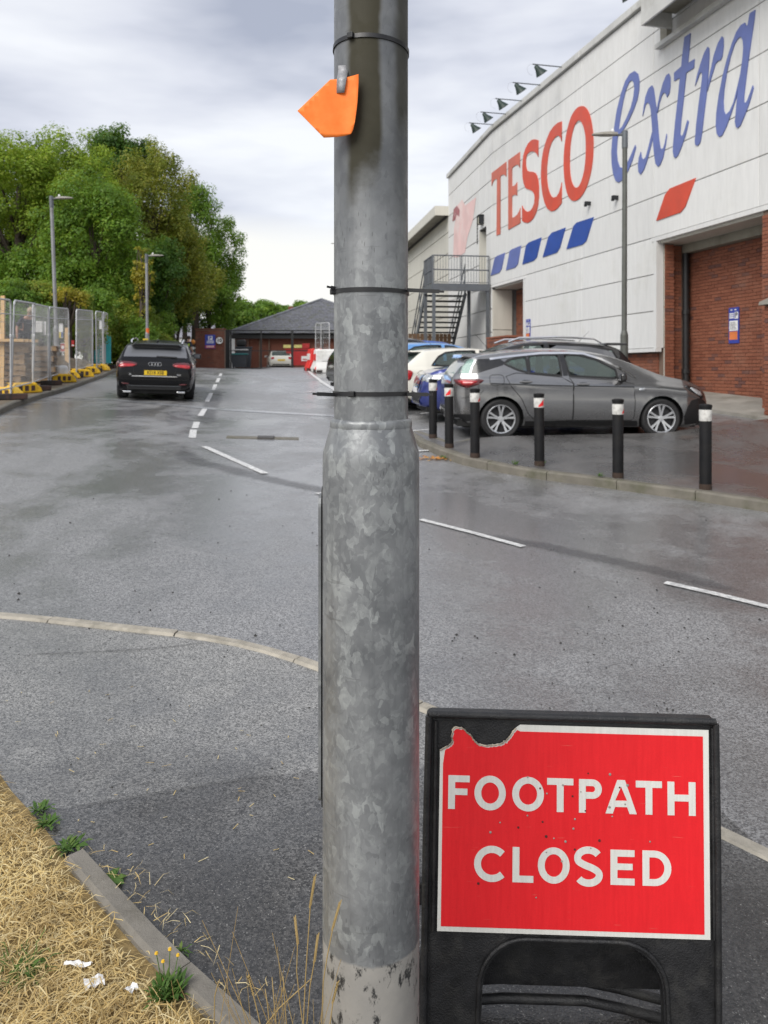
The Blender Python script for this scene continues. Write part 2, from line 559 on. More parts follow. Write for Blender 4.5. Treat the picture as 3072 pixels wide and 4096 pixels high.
# pale flush kerb stones
kerb_near = empty('kerb', (0, 0, 0), kind='structure')
def kerb_run(parent, pts, stone_len, wid, z_top, z_bot, m, zf=zroad, gap=.008, jitter=.003):
    P = [Vector((p[0], p[1])) for p in pts]
    acc = [0.0]
    for i in range(len(P) - 1): acc.append(acc[-1] + (P[i + 1] - P[i]).length)
    def pt(l):
        x = float(np.interp(l, acc, [p.x for p in P])); y = float(np.interp(l, acc, [p.y for p in P])); return Vector((x, y))
    l = 0.0
    while l < acc[-1] - .1:
        e_ = min(l + stone_len, acc[-1]); k = 4; b = MB(); V = []
        dzr = random.uniform(-jitter, jitter)
        for i in range(k + 1):
            c = pt(l + gap / 2 + (e_ - l - gap) * i / k)
            d = (pt(min(l + (e_ - l) * i / k + .02, acc[-1])) - pt(max(l + (e_ - l) * i / k - .02, 0))).normalized(); n = Vector((-d.y, d.x))
            ch = min(.02, wid * .2)
            for o, z in ((-wid / 2, z_bot), (-wid / 2, z_top - ch), (-wid / 2 + ch, z_top), (wid / 2, z_top), (wid / 2, z_bot)):
                q = c + n * o
                V.append((q.x, q.y, zf(q.x, q.y) + z + dzr))
        F = []
        for i in range(k):
            for j in range(5):
                F.append((i * 5 + j, i * 5 + (j + 1) % 5, (i + 1) * 5 + (j + 1) % 5, (i + 1) * 5 + j))
        F.append((4, 3, 2, 1, 0)); F.append(tuple(k * 5 + j for j in range(5)))
        b.add(V, F)
        o = b.build('kerb_stone', m, parent)
        bm = bmesh.new(); bm.from_mesh(o.data); bmesh.ops.recalc_face_normals(bm, faces=bm.faces); bm.to_mesh(o.data); bm.free()
        l = e_
kerb_run(kerb_near, [(p.x, p.y) for p in NK[1:]], .75, .064, .018, -.1, M_kerb2)

# right-hand pavement with upstand kerb
rk_bot = [(1640, 1747), (1676, 1790), (1761, 1829), (1856, 1863), (2010, 1893), (2164, 1919), (2361, 1944), (2559, 1973), (2781, 2004), (3072, 2050), (3600, 2135), (4400, 2290)]
RK = [at(u, v) for u, v in rk_bot]
kerb_right = empty('kerb', (0, 0, 0), kind='structure')
off = []
for i, p in enumerate(RK):                            # kerb centre line lies half a width behind its face
    d = (RK[min(i + 1, len(RK) - 1)] - RK[max(i - 1, 0)]); n = Vector((-d.y, d.x)).normalized()
    off.append((p.x + n.x * .065, p.y + n.y * .065))
s0, t0 = st(*off[0])
off = [xy(t0 + .5, 11.35), xy(t0 + .12, 11.2)] + off
zk = lambda x, y: zpave(x, y) - .11
kerb_run(kerb_right, off, .914, .13, .112, -.12, M_kerb, zf=zk)
inner = []
for i, p in enumerate(off):
    a, b = off[max(i - 1, 0)], off[min(i + 1, len(off) - 1)]
    d = Vector((b[0] - a[0], b[1] - a[1])).normalized()
    inner.append((p[0] - d.y * .06, p[1] + d.x * .06))
back = [xy(16, -6), xy(11.6, 2), xy(11.6, 11.22)]
pavement = sheet('pavement', inner + [(9, 2.0)] + [xy(11.9, 5), xy(11.9, 11.2)], M_pave, .004, zf=zpave, step=.4, skirt=.16)
# second strip of ground in front of the brick wall: concrete apron
apron = sheet('pavement', [xy(9.7, 11.25), xy(11.5, 11.25), xy(11.5, 24), xy(9.7, 24)], M_conc, .06, zf=zroad, step=.5, skirt=.2)

# left pavement along the site fence, with upstand kerb
lk = [(-260, 1800), (0, 1659), (63, 1629), (169, 1593), (235, 1575), (304, 1551), (425, 1506), (452, 1493), (500, 1482)]
LK = [at(u, v) for u, v in lk]
LK = LK + [Vector((LK[-1].x - 1.6, LK[-1].y + 9, 0)), Vector((LK[-1].x - 4, LK[-1].y + 22, 0))]
kerb_left = empty('kerb', (0, 0, 0), kind='structure')
offl = []
for i, p in enumerate(LK):
    d = (LK[min(i + 1, len(LK) - 1)] - LK[max(i - 1, 0)]); n = Vector((-d.y, d.x)).normalized()
    offl.append((p.x + n.x * .065, p.y + n.y * .065))
kerb_run(kerb_left, offl, .914, .13, .115, -.12, M_kerb)
inl = [(p[0] - .06, p[1]) for p in offl]
verge = sheet('pavement', inl + [(-60, inl[-1][1]), (-60, inl[0][1])], M_dirt, .108, step=1.0, skirt=.15)

# ------------------------------------------------------------------ painted lines, trench strip, tracks
def ground_quad(name, pts, m, dz=.008, zf=zroad):
    P = [at(u, v, zf=zf) for u, v in pts]
    return sheet(name, [(p.x, p.y) for p in P], m, dz, zf=zf, step=.5)
def line_px(pts, w, dz=.008):
    P = [at(u, v) for u, v in pts]
    return band('road_marking', [(p.x, p.y) for p in P], w, M_paint, dz, sub=3)
line_px([(1682, 2080), (1890, 2133), (2094, 2189)], .075)
line_px([(2661, 2333), (2860, 2378), (3072, 2430), (3400, 2512)], .078)
line_px([(817, 1787), (935, 1840), (1061, 1896)], .10)
line_px([(1270, 1973), (1340, 1993)], .085)
c2 = lambda x, y: (700 + x / 2.592, 1500 + y / 2.592)
for q in ([(180, 655), (192, 570)], [(205, 556), (228, 490)], [(262, 428), (308, 355)], [(330, 278), (376, 188)], [(396, 158), (420, 100)],
          [(436, 78), (456, 34)], [(466, 14), (478, -14)]):
    line_px([c2(*q[0]), c2(*q[1])], .115)
line_px([c2(1425, 0), c2(1520, 72), c2(1650, 152), c2(1900, 320)], .12)
line_px([c2(1380, -40), c2(1425, 0)], .12)
# bay lines
c4 = lambda x, y: (1620 + x / 3.456, 1250 + y / 3.456)
for s_ in (11.32, 13.55, 16.05, 18.5, 20.95, 23.4):
    band('road_marking', [xy(3.1, s_), xy(8.2, s_)], .09, M_paint, .008, sub=6)
# pale trench reinstatement across the road
tr = [(150, 332), (420, 352), (800, 378), (1250, 402), (1650, 425), (2300, 452)]
P = [at(*c2(x, y)) for x, y in tr]

trench = band('trench_strip', [(p.x, p.y) for p in P], .40, M_patch, .006, sub=4)
ql = [(640, 1462), (1000, 1470), (1510, 1490)]
P = [at(x / 3.318, 1150 + y / 3.318) for x, y in ql]
P.append(at(*c2(120, 328)))
band('trench_strip', [(p.x, p.y) for p in P], .32, M_patch, .006, sub=4)
# dark arc of tyre tracks
arc = [(120, 620), (85, 760), (140, 860), (260, 910), (480, 960), (800, 1040), (1100, 1110), (1500, 1190), (2200, 1320), (3000, 1500)]
P = [at(*c2(x, y)) for x, y in arc]
band('tyre_track', [(p.x, p.y) for p in P], [.3, .5, .6, .6, .6, .6, .55, .5, .5, .4], M_darkband, .004, fade=True, sub=6)
arc = [(330, 560), (330, 420), (400, 250), (440, 120)]
P = [at(*c2(x, y)) for x, y in arc]
band('tyre_track', [(p.x, p.y) for p in P], [.6, .7, .8, .8], M_darkband, .0045, fade=True, sub=8)
arc = [(1750, 2110), (2200, 2190), (2700, 2300), (3072, 2400)]
P = [at(x, y) for x, y in arc]
band('tyre_track', [(p.x, p.y) for p in P], [.4, .45, .45, .4], M_darkband, .005, fade=True, sub=8)
# joint lines in the near footpath
c7 = lambda x, y: (x / .976, 2900 + y / .976)
for pts, w in (([(190, 340), (330, 325), (480, 300), (640, 272), (840, 238), (1000, 212), (1200, 190)], .022),):
    P = [at(*c7(x, y)) for x, y in pts]
    band('path_joint', [(p.x, p.y) for p in P], w, M_crack, .012, fade=True, sub=5)
P = [at(x / 1.185, 2350 + y / 1.185) for x, y in [(0, 342), (200, 322), (450, 312), (700, 298), (900, 278), (1080, 262)]]
band('path_joint', [(p.x, p.y) for p in P], .035, M_crack, .009, fade=True, sub=5)

sm = [(190, 340), (330, 325), (480, 300), (640, 272), (840, 238), (1000, 212), (1200, 190), (1500, 175), (1900, 172), (2300, 190), (2700, 240)]
SMP = [at(*c7(x, y)) for x, y in sm]
patch2 = sheet('footpath', [(p.x, p.y) for p in SMP] + [(1.35, 1.9), (1.5, .5), (-3.0, .5), (-2.4, 2.2)], M_path2, .008, step=.35)
# drain channel in the road
M_iron = simple('cast_iron', (.10, .095, .09), .55, .6, .2, 20, .4, 90, world=True)
g0, g1, g2, g3 = [at(*c2(*q)) for q in ((530, 655), (548, 618), (1283, 640), (1285, 672))]
drain = empty('drain_grate', g0, label='rectangular iron drain grate set in the road beyond the post', cat='drain')
def loc(p, o): return Vector(p) - o.location
ex = (g3 - g0); ex.z = 0; L = ex.length; ex.normalize(); ey = Vector((-ex.y, ex.x, 0))
def dz_pt(a, b, z):
    p = g0 + ex * a + ey * b; return Vector((p.x, p.y, zroad(p.x, p.y) + z)) - g0
b = MB()
for a0_, a1_, b0_, b1_ in ((0, .5, -.02, .25), (L - .4, L, -.02, .25)):
    P = [dz_pt(a0_, b0_, .01), dz_pt(a1_, b0_, .01), dz_pt(a1_, b1_, .01), dz_pt(a0_, b1_, .01)]
    b.add(P + [q - Vector((0, 0, .06)) for q in P], [(0, 1, 2, 3), (0, 4, 5, 1), (1, 5, 6, 2), (2, 6, 7, 3), (3, 7, 4, 0)])
b.build('surround', M_kerb, drain)
for b_ in (.0, .23):
    MB().beam(dz_pt(.5, b_, .012), dz_pt(L - .4, b_, .012), .03, .03).build('frame', M_iron, drain)
n = 24
for i in range(n):
    a = .52 + (L - .94) * (i + .5) / n
    MB().beam(dz_pt(a, .0, .012), dz_pt(a, .23, .012), .03, .03).build('bar', M_iron, drain)
b = MB(); P = [dz_pt(.5, 0, .006), dz_pt(L - .4, 0, .006), dz_pt(L - .4, .23, .006), dz_pt(.5, .23, .006)]
b.quad(*P).build('sump', simple('black_void', (.012, .012, .012), .9), drain)
# ------------------------------------------------------------------ building materials
def mat_clad(name, col):
    t = NT(name)
    v = t.co('Object')
    streak = t.noise(t.co('Object', scale=(3, 3, .35)), 3, 5, .7)
    c = t.mix(t.rng(streak, .35, .8), col, tuple(x * .86 for x in col))
    c = t.mix(t.rng(t.noise(v, .6, 5, .7), .55, .8, 0, .5), c, (.50, .49, .43))
    c = t.mix(1.0, c, t.mix(t.objrand(), (.93, .93, .93), (1, 1, 1)), 'MULTIPLY')
    t.set(base=c, rough=t.rng(streak, .3, .7, .38, .55), normal=t.bump(t.noise(t.co('Object', scale=(1, .2, 40)), 3, 1, .5), .05, .004))
    return t.m
M_clad = mat_clad('white_cladding', (.72, .718, .70))
M_clad2 = mat_clad('cream_cladding', (.62, .60, .53))
M_gap = simple('panel_joint', (.17, .17, .165), .8)
M_cope = simple('pale_coping', (.50, .50, .48), .5, 0, .15, 1.5, dirt=(.33, .32, .28))
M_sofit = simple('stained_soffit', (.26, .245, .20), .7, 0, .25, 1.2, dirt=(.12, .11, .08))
def mat_brick(name, a, b, c3):
    t = NT(name)
    v = t.co('World')
    r = t.math('FRACT', t.math('ADD', t.island(), t.math('MULTIPLY', t.objrand(), 7.31)))
    c = t.mix(t.rng(r, 0, .8), a, b)
    c = t.mix(t.rng(r, .86, .95), c, c3)
    c = t.mix(t.rng(t.noise(v, 55, 4, .7), .3, .8, 0, .45), c, tuple(x * .55 for x in a))
    c = t.mix(t.rng(t.noise(v, 1.1, 5, .65), .52, .75, 0, .5), c, (.30, .16, .11))
    t.set(base=c, rough=.82, normal=t.bump(t.noise(v, 160, 4, .7), .5, .003)); return t.m
M_brick = mat_brick('orange_brick', (.215, .070, .038), (.285, .102, .056), (.135, .062, .052))
M_brick2 = mat_brick('dark_red_brick', (.13, .042, .026), (.18, .06, .036), (.10, .05, .038))
M_mortar = simple('mortar', (.17, .115, .085), .95, 0, .25, 30, .4, 200, world=True)
M_steel = simple('grey_painted_steel', (.12, .132, .145), .5, .2, .15, 4, dirt=(.11, .11, .11))
M_steel_d = simple('dark_steel', (.022, .024, .027), .5, .3, .2, 4)
M_black = simple('black_plastic', (.016, .016, .017), .5, 0, .2, 10)
M_red = simple('signal_red_vinyl', (.56, .065, .032), .45, 0, .12, 2.0, dirt=(.50, .11, .07), world=True)
M_redf = simple('faded_red_vinyl', (.52, .13, .085), .5, 0, .12, 2.0, world=True)
M_blue = simple('deep_blue_vinyl', (.020, .065, .30), .42, 0, .15, 2.5, world=True)
M_bluef = simple('faded_blue_vinyl', (.115, .15, .37), .45, 0, .12, 2.5, world=True)
M_white = simple('white_plate', (.78, .78, .77), .45, 0, .06, 12)
M_green = simple('green_enamel', (.012, .03, .024), .5)
M_glow = simple('lamp_glass', (.55, .53, .42), .3)
M_grey_door = simple('grey_door', (.30, .31, .31), .55, 0, .1, 3)
M_timber = simple('weathered_timber', (.13, .075, .04), .8, 0, .35, 9, .4, 60)

TF = 10.4
store = empty('superstore', (0, 0, 0), ROT, 'large white panelled supermarket with brick bays and red and blue lettering', 'shop building')
def lo(name, a, b, m, parent=store, bv=None):
    o = MB().lohi(a, b).build(name, m, parent)
    if bv: bevel(o, bv, 1)
    return o
ZR = [2.05, 2.92, 3.79, 4.66, 5.62, 6.60, 7.58, 8.55, 9.50, 10.30]
SC = [6.0, 9.2, 12.7, 16.23, 19.76, 23.47, 26.70]
for i in range(len(SC) - 1):
    for j in range(len(ZR) - 1):
        a, b, z0, z1 = SC[i], SC[i + 1], ZR[j], ZR[j + 1]
        if z1 <= 4.7:
            if a < 16: continue
            if a > 23: continue
            if b > 23: b = 23.68
        lo('cladding_panel', (TF, a + .006, z0 + .009), (TF + .06, b - .006, z1 - .009), M_clad, bv=.006)
# edge trims at the openings and the foot of the cladding
lo('trim', (TF - .012, 16.10, 2.05), (TF + .17, 16.22, 4.64), M_clad)
lo('trim', (TF - .012, 23.69, .9), (TF + .17, 23.80, 4.64), M_clad)
lo('trim', (TF - .03, 16.10, 1.96), (TF + .12, 23.68, 2.048), M_clad)
for a, b in ((11.9, 16.3), (23.6, 26.68)):
    lo('trim', (TF - .015, a, 4.56), (TF + .10, b, 4.655), M_clad)
# structure behind the panels
lo('wall', (TF + .065, -4, 4.67), (TF + 4, 26.66, 10.28), M_gap)
lo('wall', (TF + .18, 16.32, .2), (TF + 1.5, 23.66, 4.60), M_mortar)
lo('wall', (TF + .95, 8, .2), (TF + 1.6, 16.30, 4.5), M_mortar)
lo('wall', (TF + .95, 23.68, .2), (TF + 1.6, 26.6, 4.5), M_mortar)
lo('soffit', (TF + .1, 11.9, 4.50), (TF + .94, 16.3, 4.56), M_clad2)
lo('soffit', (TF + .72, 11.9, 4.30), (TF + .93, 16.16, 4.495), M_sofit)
lo('soffit', (TF + .1, 23.8, 4.50), (TF + .94, 26.6, 4.56), M_clad2)
for z0, z1 in ((.9, 2.05), (2.07, 3.0), (3.02, 4.48)):
    lo('cladding_panel', (TF + .02, 26.6, z0), (TF + .78, 26.68, z1), M_clad2, bv=.006)
    lo('cladding_panel', (TF + .18, 16.08, z0), (TF + .19, 16.10, z1), M_clad2)
lo('roof', (TF - .02, -4, 10.50), (TF + 14, 26.7, 10.56), M_cope)
for a, b in ((-4, 16.2), (16.21, 19.76), (19.77, 23.47), (23.48, 26.72)):
    lo('coping', (TF - .09, a, 10.31), (TF + .3, b, 10.50), M_cope, bv=.012)
# hood over the entrance side
hood = MB()
hood.lohi((TF - .85, -2, 9.22), (TF - .80, 15.4, 10.62)).lohi((TF - .80, 15.35, 9.22), (TF - .1, 15.4, 10.62)).lohi((TF - .80, -2, 10.56), (TF - .1, 15.35, 10.62))
hood.build('hood_fascia', M_cope, store)
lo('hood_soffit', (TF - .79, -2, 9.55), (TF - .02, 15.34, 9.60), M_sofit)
lo('hood_ledge', (TF - .16, -2, 8.98), (TF - .02, 15.95, 9.08), M_cope)
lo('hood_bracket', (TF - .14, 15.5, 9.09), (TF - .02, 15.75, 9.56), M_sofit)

# brickwork
def brick_me(l=.215, h=.065, d=.05):
    b = MB().box((0, 0, 0), (d, l, h)); me = b.mesh('brick'); return me
BRICK = brick_me(); BRICK.materials.append(M_brick)
def brick_face(parent, tp, s0, s1, z0, z1, limit=0, view=None, m=M_brick, proud=.012, name='brick'):
    """stretcher-bond bricks on the plane t = tp facing -t; the nearest `limit` of them as single objects"""
    L = []
    n = int((z1 - z0) / .075)
    for r in range(n):
        z = z0 + .0375 + r * .075
        s = s0 - (.1125 if r % 2 else 0)
        while s < s1:
            a, b = max(s, s0), min(s + .215, s1)
            if b - a > .04: L.append((a, b, z))
            s += .225
    L.sort(key=lambda q: (abs(q[0] - (view if view is not None else s0)) + abs(q[2] - 1.6) * .6))
    rest = MB()
    for i, (a, b, z) in enumerate(L):
        j = random.uniform(-.004, .004)
        c = (tp + .025 - proud + j, (a + b) / 2, z)
        if i < limit:
            o = bpy.data.objects.new(name, BRICK); COL.objects.link(o); o.parent = parent
            o.location = c; o.scale = (1, (b - a) / .215, 1)
        else:
            rest.box(c, (.05, b - a, .065))
    if rest.v: rest.build(name + 'work', m, parent, kind='stuff')
brick_face(store, TF + .94, 12.0, 16.2, .62, 4.3, 298, 13.2)
brick_face(store, TF + .94, 23.7, 26.58, .62, 4.5)
brick_face(store, TF + .17, 16.3, 23.66, .5, 1.96)
# jamb pilaster of the big bay, facing the camera
def brick_end(parent, sp, t0_, t1_, z0, z1, m=M_brick):
    b = MB(); n = int((z1 - z0) / .075)
    for r in range(n):
        z = z0 + .0375 + r * .075
        x = t0_ - (.1125 if r % 2 else 0)
        while x < t1_:
            a, c = max(x, t0_), min(x + .215, t1_)
            if c - a > .03: b.box(((a + c) / 2, sp + .025 - .012 + random.uniform(-.003, .003), z), (c - a, .05, .065))
            x += .225
    return b.build('brickwork', m, parent, kind='stuff')
lo('wall', (TF + .19, 16.06, .3), (TF + .42, 16.30, 4.49), M_mortar)
brick_end(store, 16.05, TF + .19, TF + .42, .5, 4.49)
lo('wall', (TF + .43, 16.22, .3), (TF + .94, 16.30, 4.49), M_mortar)
brick_end(store, 16.21, TF + .43, TF + .72, .5, 4.49)
# near pier and buttress with stone cap
lo('wall', (TF + .03, 8, .3), (TF + .9, 12.62, 4.55), M_mortar)
brick_face(store, TF + .02, 8.5, 12.62, .5, 4.5)
buttress = MB().lohi((TF - .52, 10.9, .3), (TF + .01, 11.9, 2.70)).build('wall', M_mortar, store)
brick_face(store, TF - .53, 10.9, 11.9, .5, 2.70)
brick_end(store, 10.88, TF - .52, TF, .5, 2.70)
capm = MB(); capm.prism([(TF - .62, 2.70), (TF - .60, 2.76), (TF + .0, 3.0), (TF + .0, 2.70)], Matrix(((1, 0, 0, 0), (0, 0, -1, 11.96), (0, 1, 0, 0), (0, 0, 0, 1))), 1.1)
capm.build('buttress_cap', M_conc, store)
# low brick plinth in front of the small bay
pl = empty('brick_plinth', (0, 0, 0), ROT, 'low orange brick plinth in front of the narrow bay by the steel stairs', 'brick wall')
lo('core', (9.82, 23.82, .5), (10.36, 25.6, 2.60), M_mortar, pl)
brick_face(pl, 9.81, 23.8, 25.6, .5, 2.62); brick_end(pl, 23.81, 9.82, 10.36, .5, 2.62)
lo('coping_course', (9.78, 23.76, 2.62), (10.37, 25.64, 2.68), M_brick, pl)
# downpipe
dp = empty('downpipe', (0, 0, 0), ROT, 'black downpipe in the corner of the big brick bay', 'downpipe')
b = MB(); b.tube((11.17, 16.10, .7), (11.17, 16.10, 4.3), .075, n=12); b.build('pipe', M_black, dp, smooth=40)
for z in (1.5, 2.9): MB().lathe([(.095, z - .05), (.095, z + .05)], 12, Matrix.Translation((11.17, 16.10, 0))).build('collar', M_black, dp)

# left return of the facade, turned a little away
C0 = Vector((*xy(TF, 26.7), 0)); DL = Vector((-.1454, .9894, 0)); NL = Vector((-.9894, -.1454, 0))
ROTL = atan2(-DL.x, DL.y)
wing = empty('side_block', (C0.x, C0.y, 0), ROTL, 'lower set back end block of the white store behind the steel stairs', 'shop building')
# local frame: x = into the building, y = along
for c0_, c1_ in ((0, .70), (1.70, 3.78), (3.78, 6.98)):
    for j in range(len(ZR) - 1):
        lo('cladding_panel', (0, c0_ + .009, ZR[j] + .014), (.06, c1_ - .009, ZR[j + 1] - .014), M_clad, wing, .006)
for z0, z1 in ((2.05, 2.92), (2.92, 3.79), (3.79, 4.62), (6.96, 7.58), (7.58, 8.55), (8.55, 9.5), (9.5, 10.3)):
    lo('cladding_panel', (0, .709, z0 + .014), (.06, 1.691, z1 - .014), M_clad, wing, .006)
lo('wall', (.065, 0.03, .2), (4, .70, 10.28), M_gap, wing)
lo('wall', (.065, 1.70, .2), (4, 6.95, 10.28), M_gap, wing)
lo('wall', (.5, .70, .2), (4, 1.70, 10.28), M_gap, wing)
lo('wall', (.06, .70, .2), (.5, 1.70, 4.6), M_gap, wing)
lo('wall', (.065, .70, 6.98), (.5, 1.70, 10.28), M_gap, wing)
dr = lo('door', (.30, .74, 4.64), (.36, 1.66, 6.90), M_grey_door, wing)
lo('door_reveal', (.0, 1.66, 4.64), (.30, 1.69, 6.93), M_clad2, wing)
lo('coping', (-.09, .0, 10.31), (.3, 7.0, 10.50), M_cope, wing, .012)
lo('roof', (.31, .0, 10.44), (12, 7.0, 10.50), M_cope, wing)
ZW = [1.2, 2.05, 3.02, 4.0, 4.97, 5.94, 6.91, 7.88, 8.6]
for a in range(6):
    for j in range(len(ZW) - 1):
        lo('cladding_panel', (.03, 7.0 + a * 3.5 + .009, ZW[j] + .014), (.09, 10.5 + a * 3.5 - .009, ZW[j + 1] - .014), M_clad2, wing, .006)
lo('wall', (.095, 7.0, .2), (6, 28, 8.9), M_gap, wing)
ev = MB().lohi((-.62, 6.99, 8.62), (-.56, 28, 9.05)).lohi((-.56, 6.99, 8.62), (.03, 7.04, 9.05)).lohi((-.56, 7.04, 8.98), (6, 28, 9.04))
ev.build('eaves', M_clad2, wing)
lo('eaves_soffit', (-.55, 7.05, 8.72), (.02, 28, 8.75), M_sofit, wing)
# door lamp and the little dark marks beside it
wl_ = empty('wall_lamp', C0 + DL * 1.15 + Vector((0, 0, 7.12)), ROTL, 'dark framed bulkhead lamp over the upper door of the store', 'lamp')
b = MB(); b.lohi((-.20, -.16, 0), (0, -.12, .34)).lohi((-.20, .12, 0), (0, .16, .34)).lohi((-.20, -.16, .30), (0, .16, .35)); b.build('housing', M_steel_d, wl_)
MB().lohi((-.17, -.115, .02), (-.01, .115, .295)).build('diffuser', M_glow, wl_)
for i in range(7):
    p = C0 + DL * (1.93) + NL * .012 + Vector((0, 0, 6.55 + i * .135))
    b = MB().lohi((-.006, -.05, -.04), (.006, .05, .05)).lohi((-.0065, -.02, -.055), (.0065, .06, -.03))
    o = b.build('wall_character', M_black, wing); o.parent = wing
    o.location = (-.012, 1.93, 6.55 + i * .135)
# faded pink poster
M_pink = simple('sun_faded_pink', (.72, .50, .48), .6, 0, .1, 1.2, dirt=(.76, .66, .63))
M_pinkd = simple('faded_logo_red', (.33, .12, .13), .6, 0, .4, 7, dirt=(.6, .45, .44))
Ml = Matrix(((0, 0, -1, 0), (1, 0, 0, 0), (0, 1, 0, 0), (0, 0, 0, 1)))     # (a,b) -> (y,z), thickness towards -x
def wingpt(cx_, cy_):
    u, v = 1620 + cx_ / 3.318, 780 + cy_ / 3.318
    k = (u - CX) / FPX; L = (C0.x - k * C0.y) / (k * DL.y - DL.x)
    return (L, EYE + (CY - v) / FPX * (C0.y + DL.y * L))
banner = empty('banner', (C0.x, C0.y, 0), ROTL, 'sun faded pink banner on the white wall above the stairs', 'banner')
lp = [wingpt(*q) for q in ((655, 440), (700, 140), (760, 60), (800, 140), (945, 30), (905, 330), (830, 560), (800, 760), (700, 830), (640, 820))]
MB().prism(lp, Matrix.Translation((-.006, 0, 0)) @ Ml, .004).build('sheet', M_pink, banner)
lp = [wingpt(*q) for q in ((632, 350), (650, 190), (690, 140), (730, 200), (725, 290), (690, 260), (670, 330))]
MB().prism(lp, Matrix.Translation((-.012, 0, 0)) @ Ml, .003).build('logo', M_pinkd, banner)

# ------------------------------------------------------------------ lettering on the wall
sign = empty('shop_lettering', (0, 0, 0), ROT, 'giant red capitals and blue script lettering across the white wall', 'shop sign')
Mf = Matrix(((0, 0, 1, TF - .012), (1, 0, 0, 0), (0, 1, 0, 0), (0, 0, 0, 1)))
def facade(loops, sc, ox, oy, name, m, sm=True):
    out = []
    for lp in loops:
        q = [wall_pt(ox + x / sc, oy + y / sc, TF - .012) for x, y in lp]
        q = [(a[1], a[2]) for a in q]
        out.append(q)
    me = curve_mesh(name, out, .010, Mf)
    return link_mesh(name, me, m, sign)
T_ = [(62, 1078), (278, 912), (278, 1130), (262, 1108), (235, 1098), (205, 1112), (190, 1135), (190, 1975), (135, 2000), (142, 1160), (110, 1170), (85, 1200), (62, 1270)]
E_ = [(308, 890), (478, 765), (478, 1000), (455, 955), (420, 960), (380, 985), (362, 1010), (362, 1275), (400, 1262), (425, 1235), (437, 1210), (437, 1410), (415, 1395), (380, 1405), (362, 1425), (362, 1740), (400, 1725), (440, 1690), (468, 1640), (485, 1590), (485, 1815), (308, 1915)]
S_ = [(750, 595), (700, 578), (650, 590), (600, 640), (560, 720), (530, 820), (517, 950), (515, 1060), (520, 1150), (535, 1230), (560, 1295), (585, 1312), (630, 1325), (665, 1345), (690, 1385), (698, 1440), (690, 1520), (665, 1590), (630, 1635), (590, 1650), (555, 1630), (525, 1590), (512, 1555), (512, 1780), (545, 1805), (590, 1812), (630, 1795), (680, 1740), (720, 1660), (745, 1560), (758, 1430), (758, 1290), (750, 1190), (730, 1115), (705, 1075), (670, 1060), (620, 1055), (585, 1040), (572, 1000), (565, 950), (567, 880), (580, 810), (610, 775), (650, 755), (700, 765), (730, 795), (750, 840)]
C_ = [(1095, 315), (1040, 335), (980, 385), (920, 470), (870, 590), (825, 740), (800, 900), (790, 1080), (795, 1240), (815, 1400), (845, 1520), (885, 1605), (940, 1640), (990, 1630), (1040, 1590), (1095, 1520), (1095, 1215), (1080, 1290), (1055, 1370), (1020, 1425), (980, 1440), (945, 1425), (915, 1370), (890, 1280), (875, 1150), (877, 1000), (890, 850), (915, 720), (950, 620), (1000, 545), (1040, 522), (1070, 540), (1095, 610)]
O1 = [(1395, 88), (1320, 120), (1250, 215), (1195, 370), (1155, 560), (1132, 760), (1125, 950), (1135, 1150), (1160, 1310), (1195, 1420), (1240, 1475), (1280, 1488), (1340, 1465), (1400, 1400), (1460, 1290), (1510, 1130), (1545, 940), (1560, 740), (1558, 520), (1535, 340), (1500, 200), (1450, 115)]
O2 = [(1350, 298), (1390, 330), (1420, 400), (1445, 520), (1452, 680), (1448, 860), (1430, 1020), (1395, 1170), (1350, 1270), (1310, 1292), (1275, 1275), (1240, 1200), (1220, 1090), (1212, 950), (1215, 780), (1230, 600), (1260, 450), (1300, 345)]
A1 = (3.687, 1950, 400)
facade([T_], *A1, 'letter', M_redf); facade([E_], *A1, 'letter', M_redf); facade([S_], *A1, 'letter', M_red); facade([C_], *A1, 'letter', M_red)
facade([catmull(O1, 3), catmull(O2, 3)], *A1, 'letter', M_red)
A2 = (2.5445, 2420, 20)
e1 = [(90, 1280), (120, 1080), (165, 900), (210, 770), (255, 700), (300, 672), (335, 700), (350, 770), (348, 860), (330, 960), (295, 1060), (240, 1180), (180, 1285), (132, 1330), (124, 1400), (118, 1500), (128, 1590), (150, 1650), (182, 1660), (220, 1620), (260, 1540), (308, 1425), (315, 1455), (280, 1580), (235, 1690), (180, 1780), (140, 1806), (110, 1790), (85, 1720), (70, 1620), (66, 1500), (75, 1380)]
e2 = [(138, 1275), (155, 1150), (185, 980), (215, 860), (250, 780), (275, 765), (295, 790), (300, 850), (290, 940), (265, 1040), (220, 1150), (175, 1240)]
x1 = [(383, 1135), (395, 1040), (415, 930), (445, 850), (478, 818), (495, 850), (510, 960), (525, 1080), (540, 1250), (550, 1370), (562, 1450), (577, 1470), (595, 1455), (612, 1400), (627, 1312), (630, 1335), (615, 1440), (590, 1560), (560, 1630), (540, 1645), (515, 1610), (500, 1500), (488, 1360), (478, 1200), (468, 1070), (455, 1010), (435, 990), (415, 1010), (400, 1070)]
x2 = [(632, 940), (625, 905), (600, 890), (580, 920), (555, 1000), (536, 1100), (526, 1070), (555, 930), (590, 800), (625, 715), (650, 698), (665, 740), (665, 830), (655, 900)]
x3 = [(480, 1295), (488, 1350), (465, 1450), (430, 1580), (400, 1670), (365, 1725), (342, 1700), (337, 1630), (345, 1560), (365, 1495), (372, 1550), (390, 1575), (415, 1550), (440, 1460)]
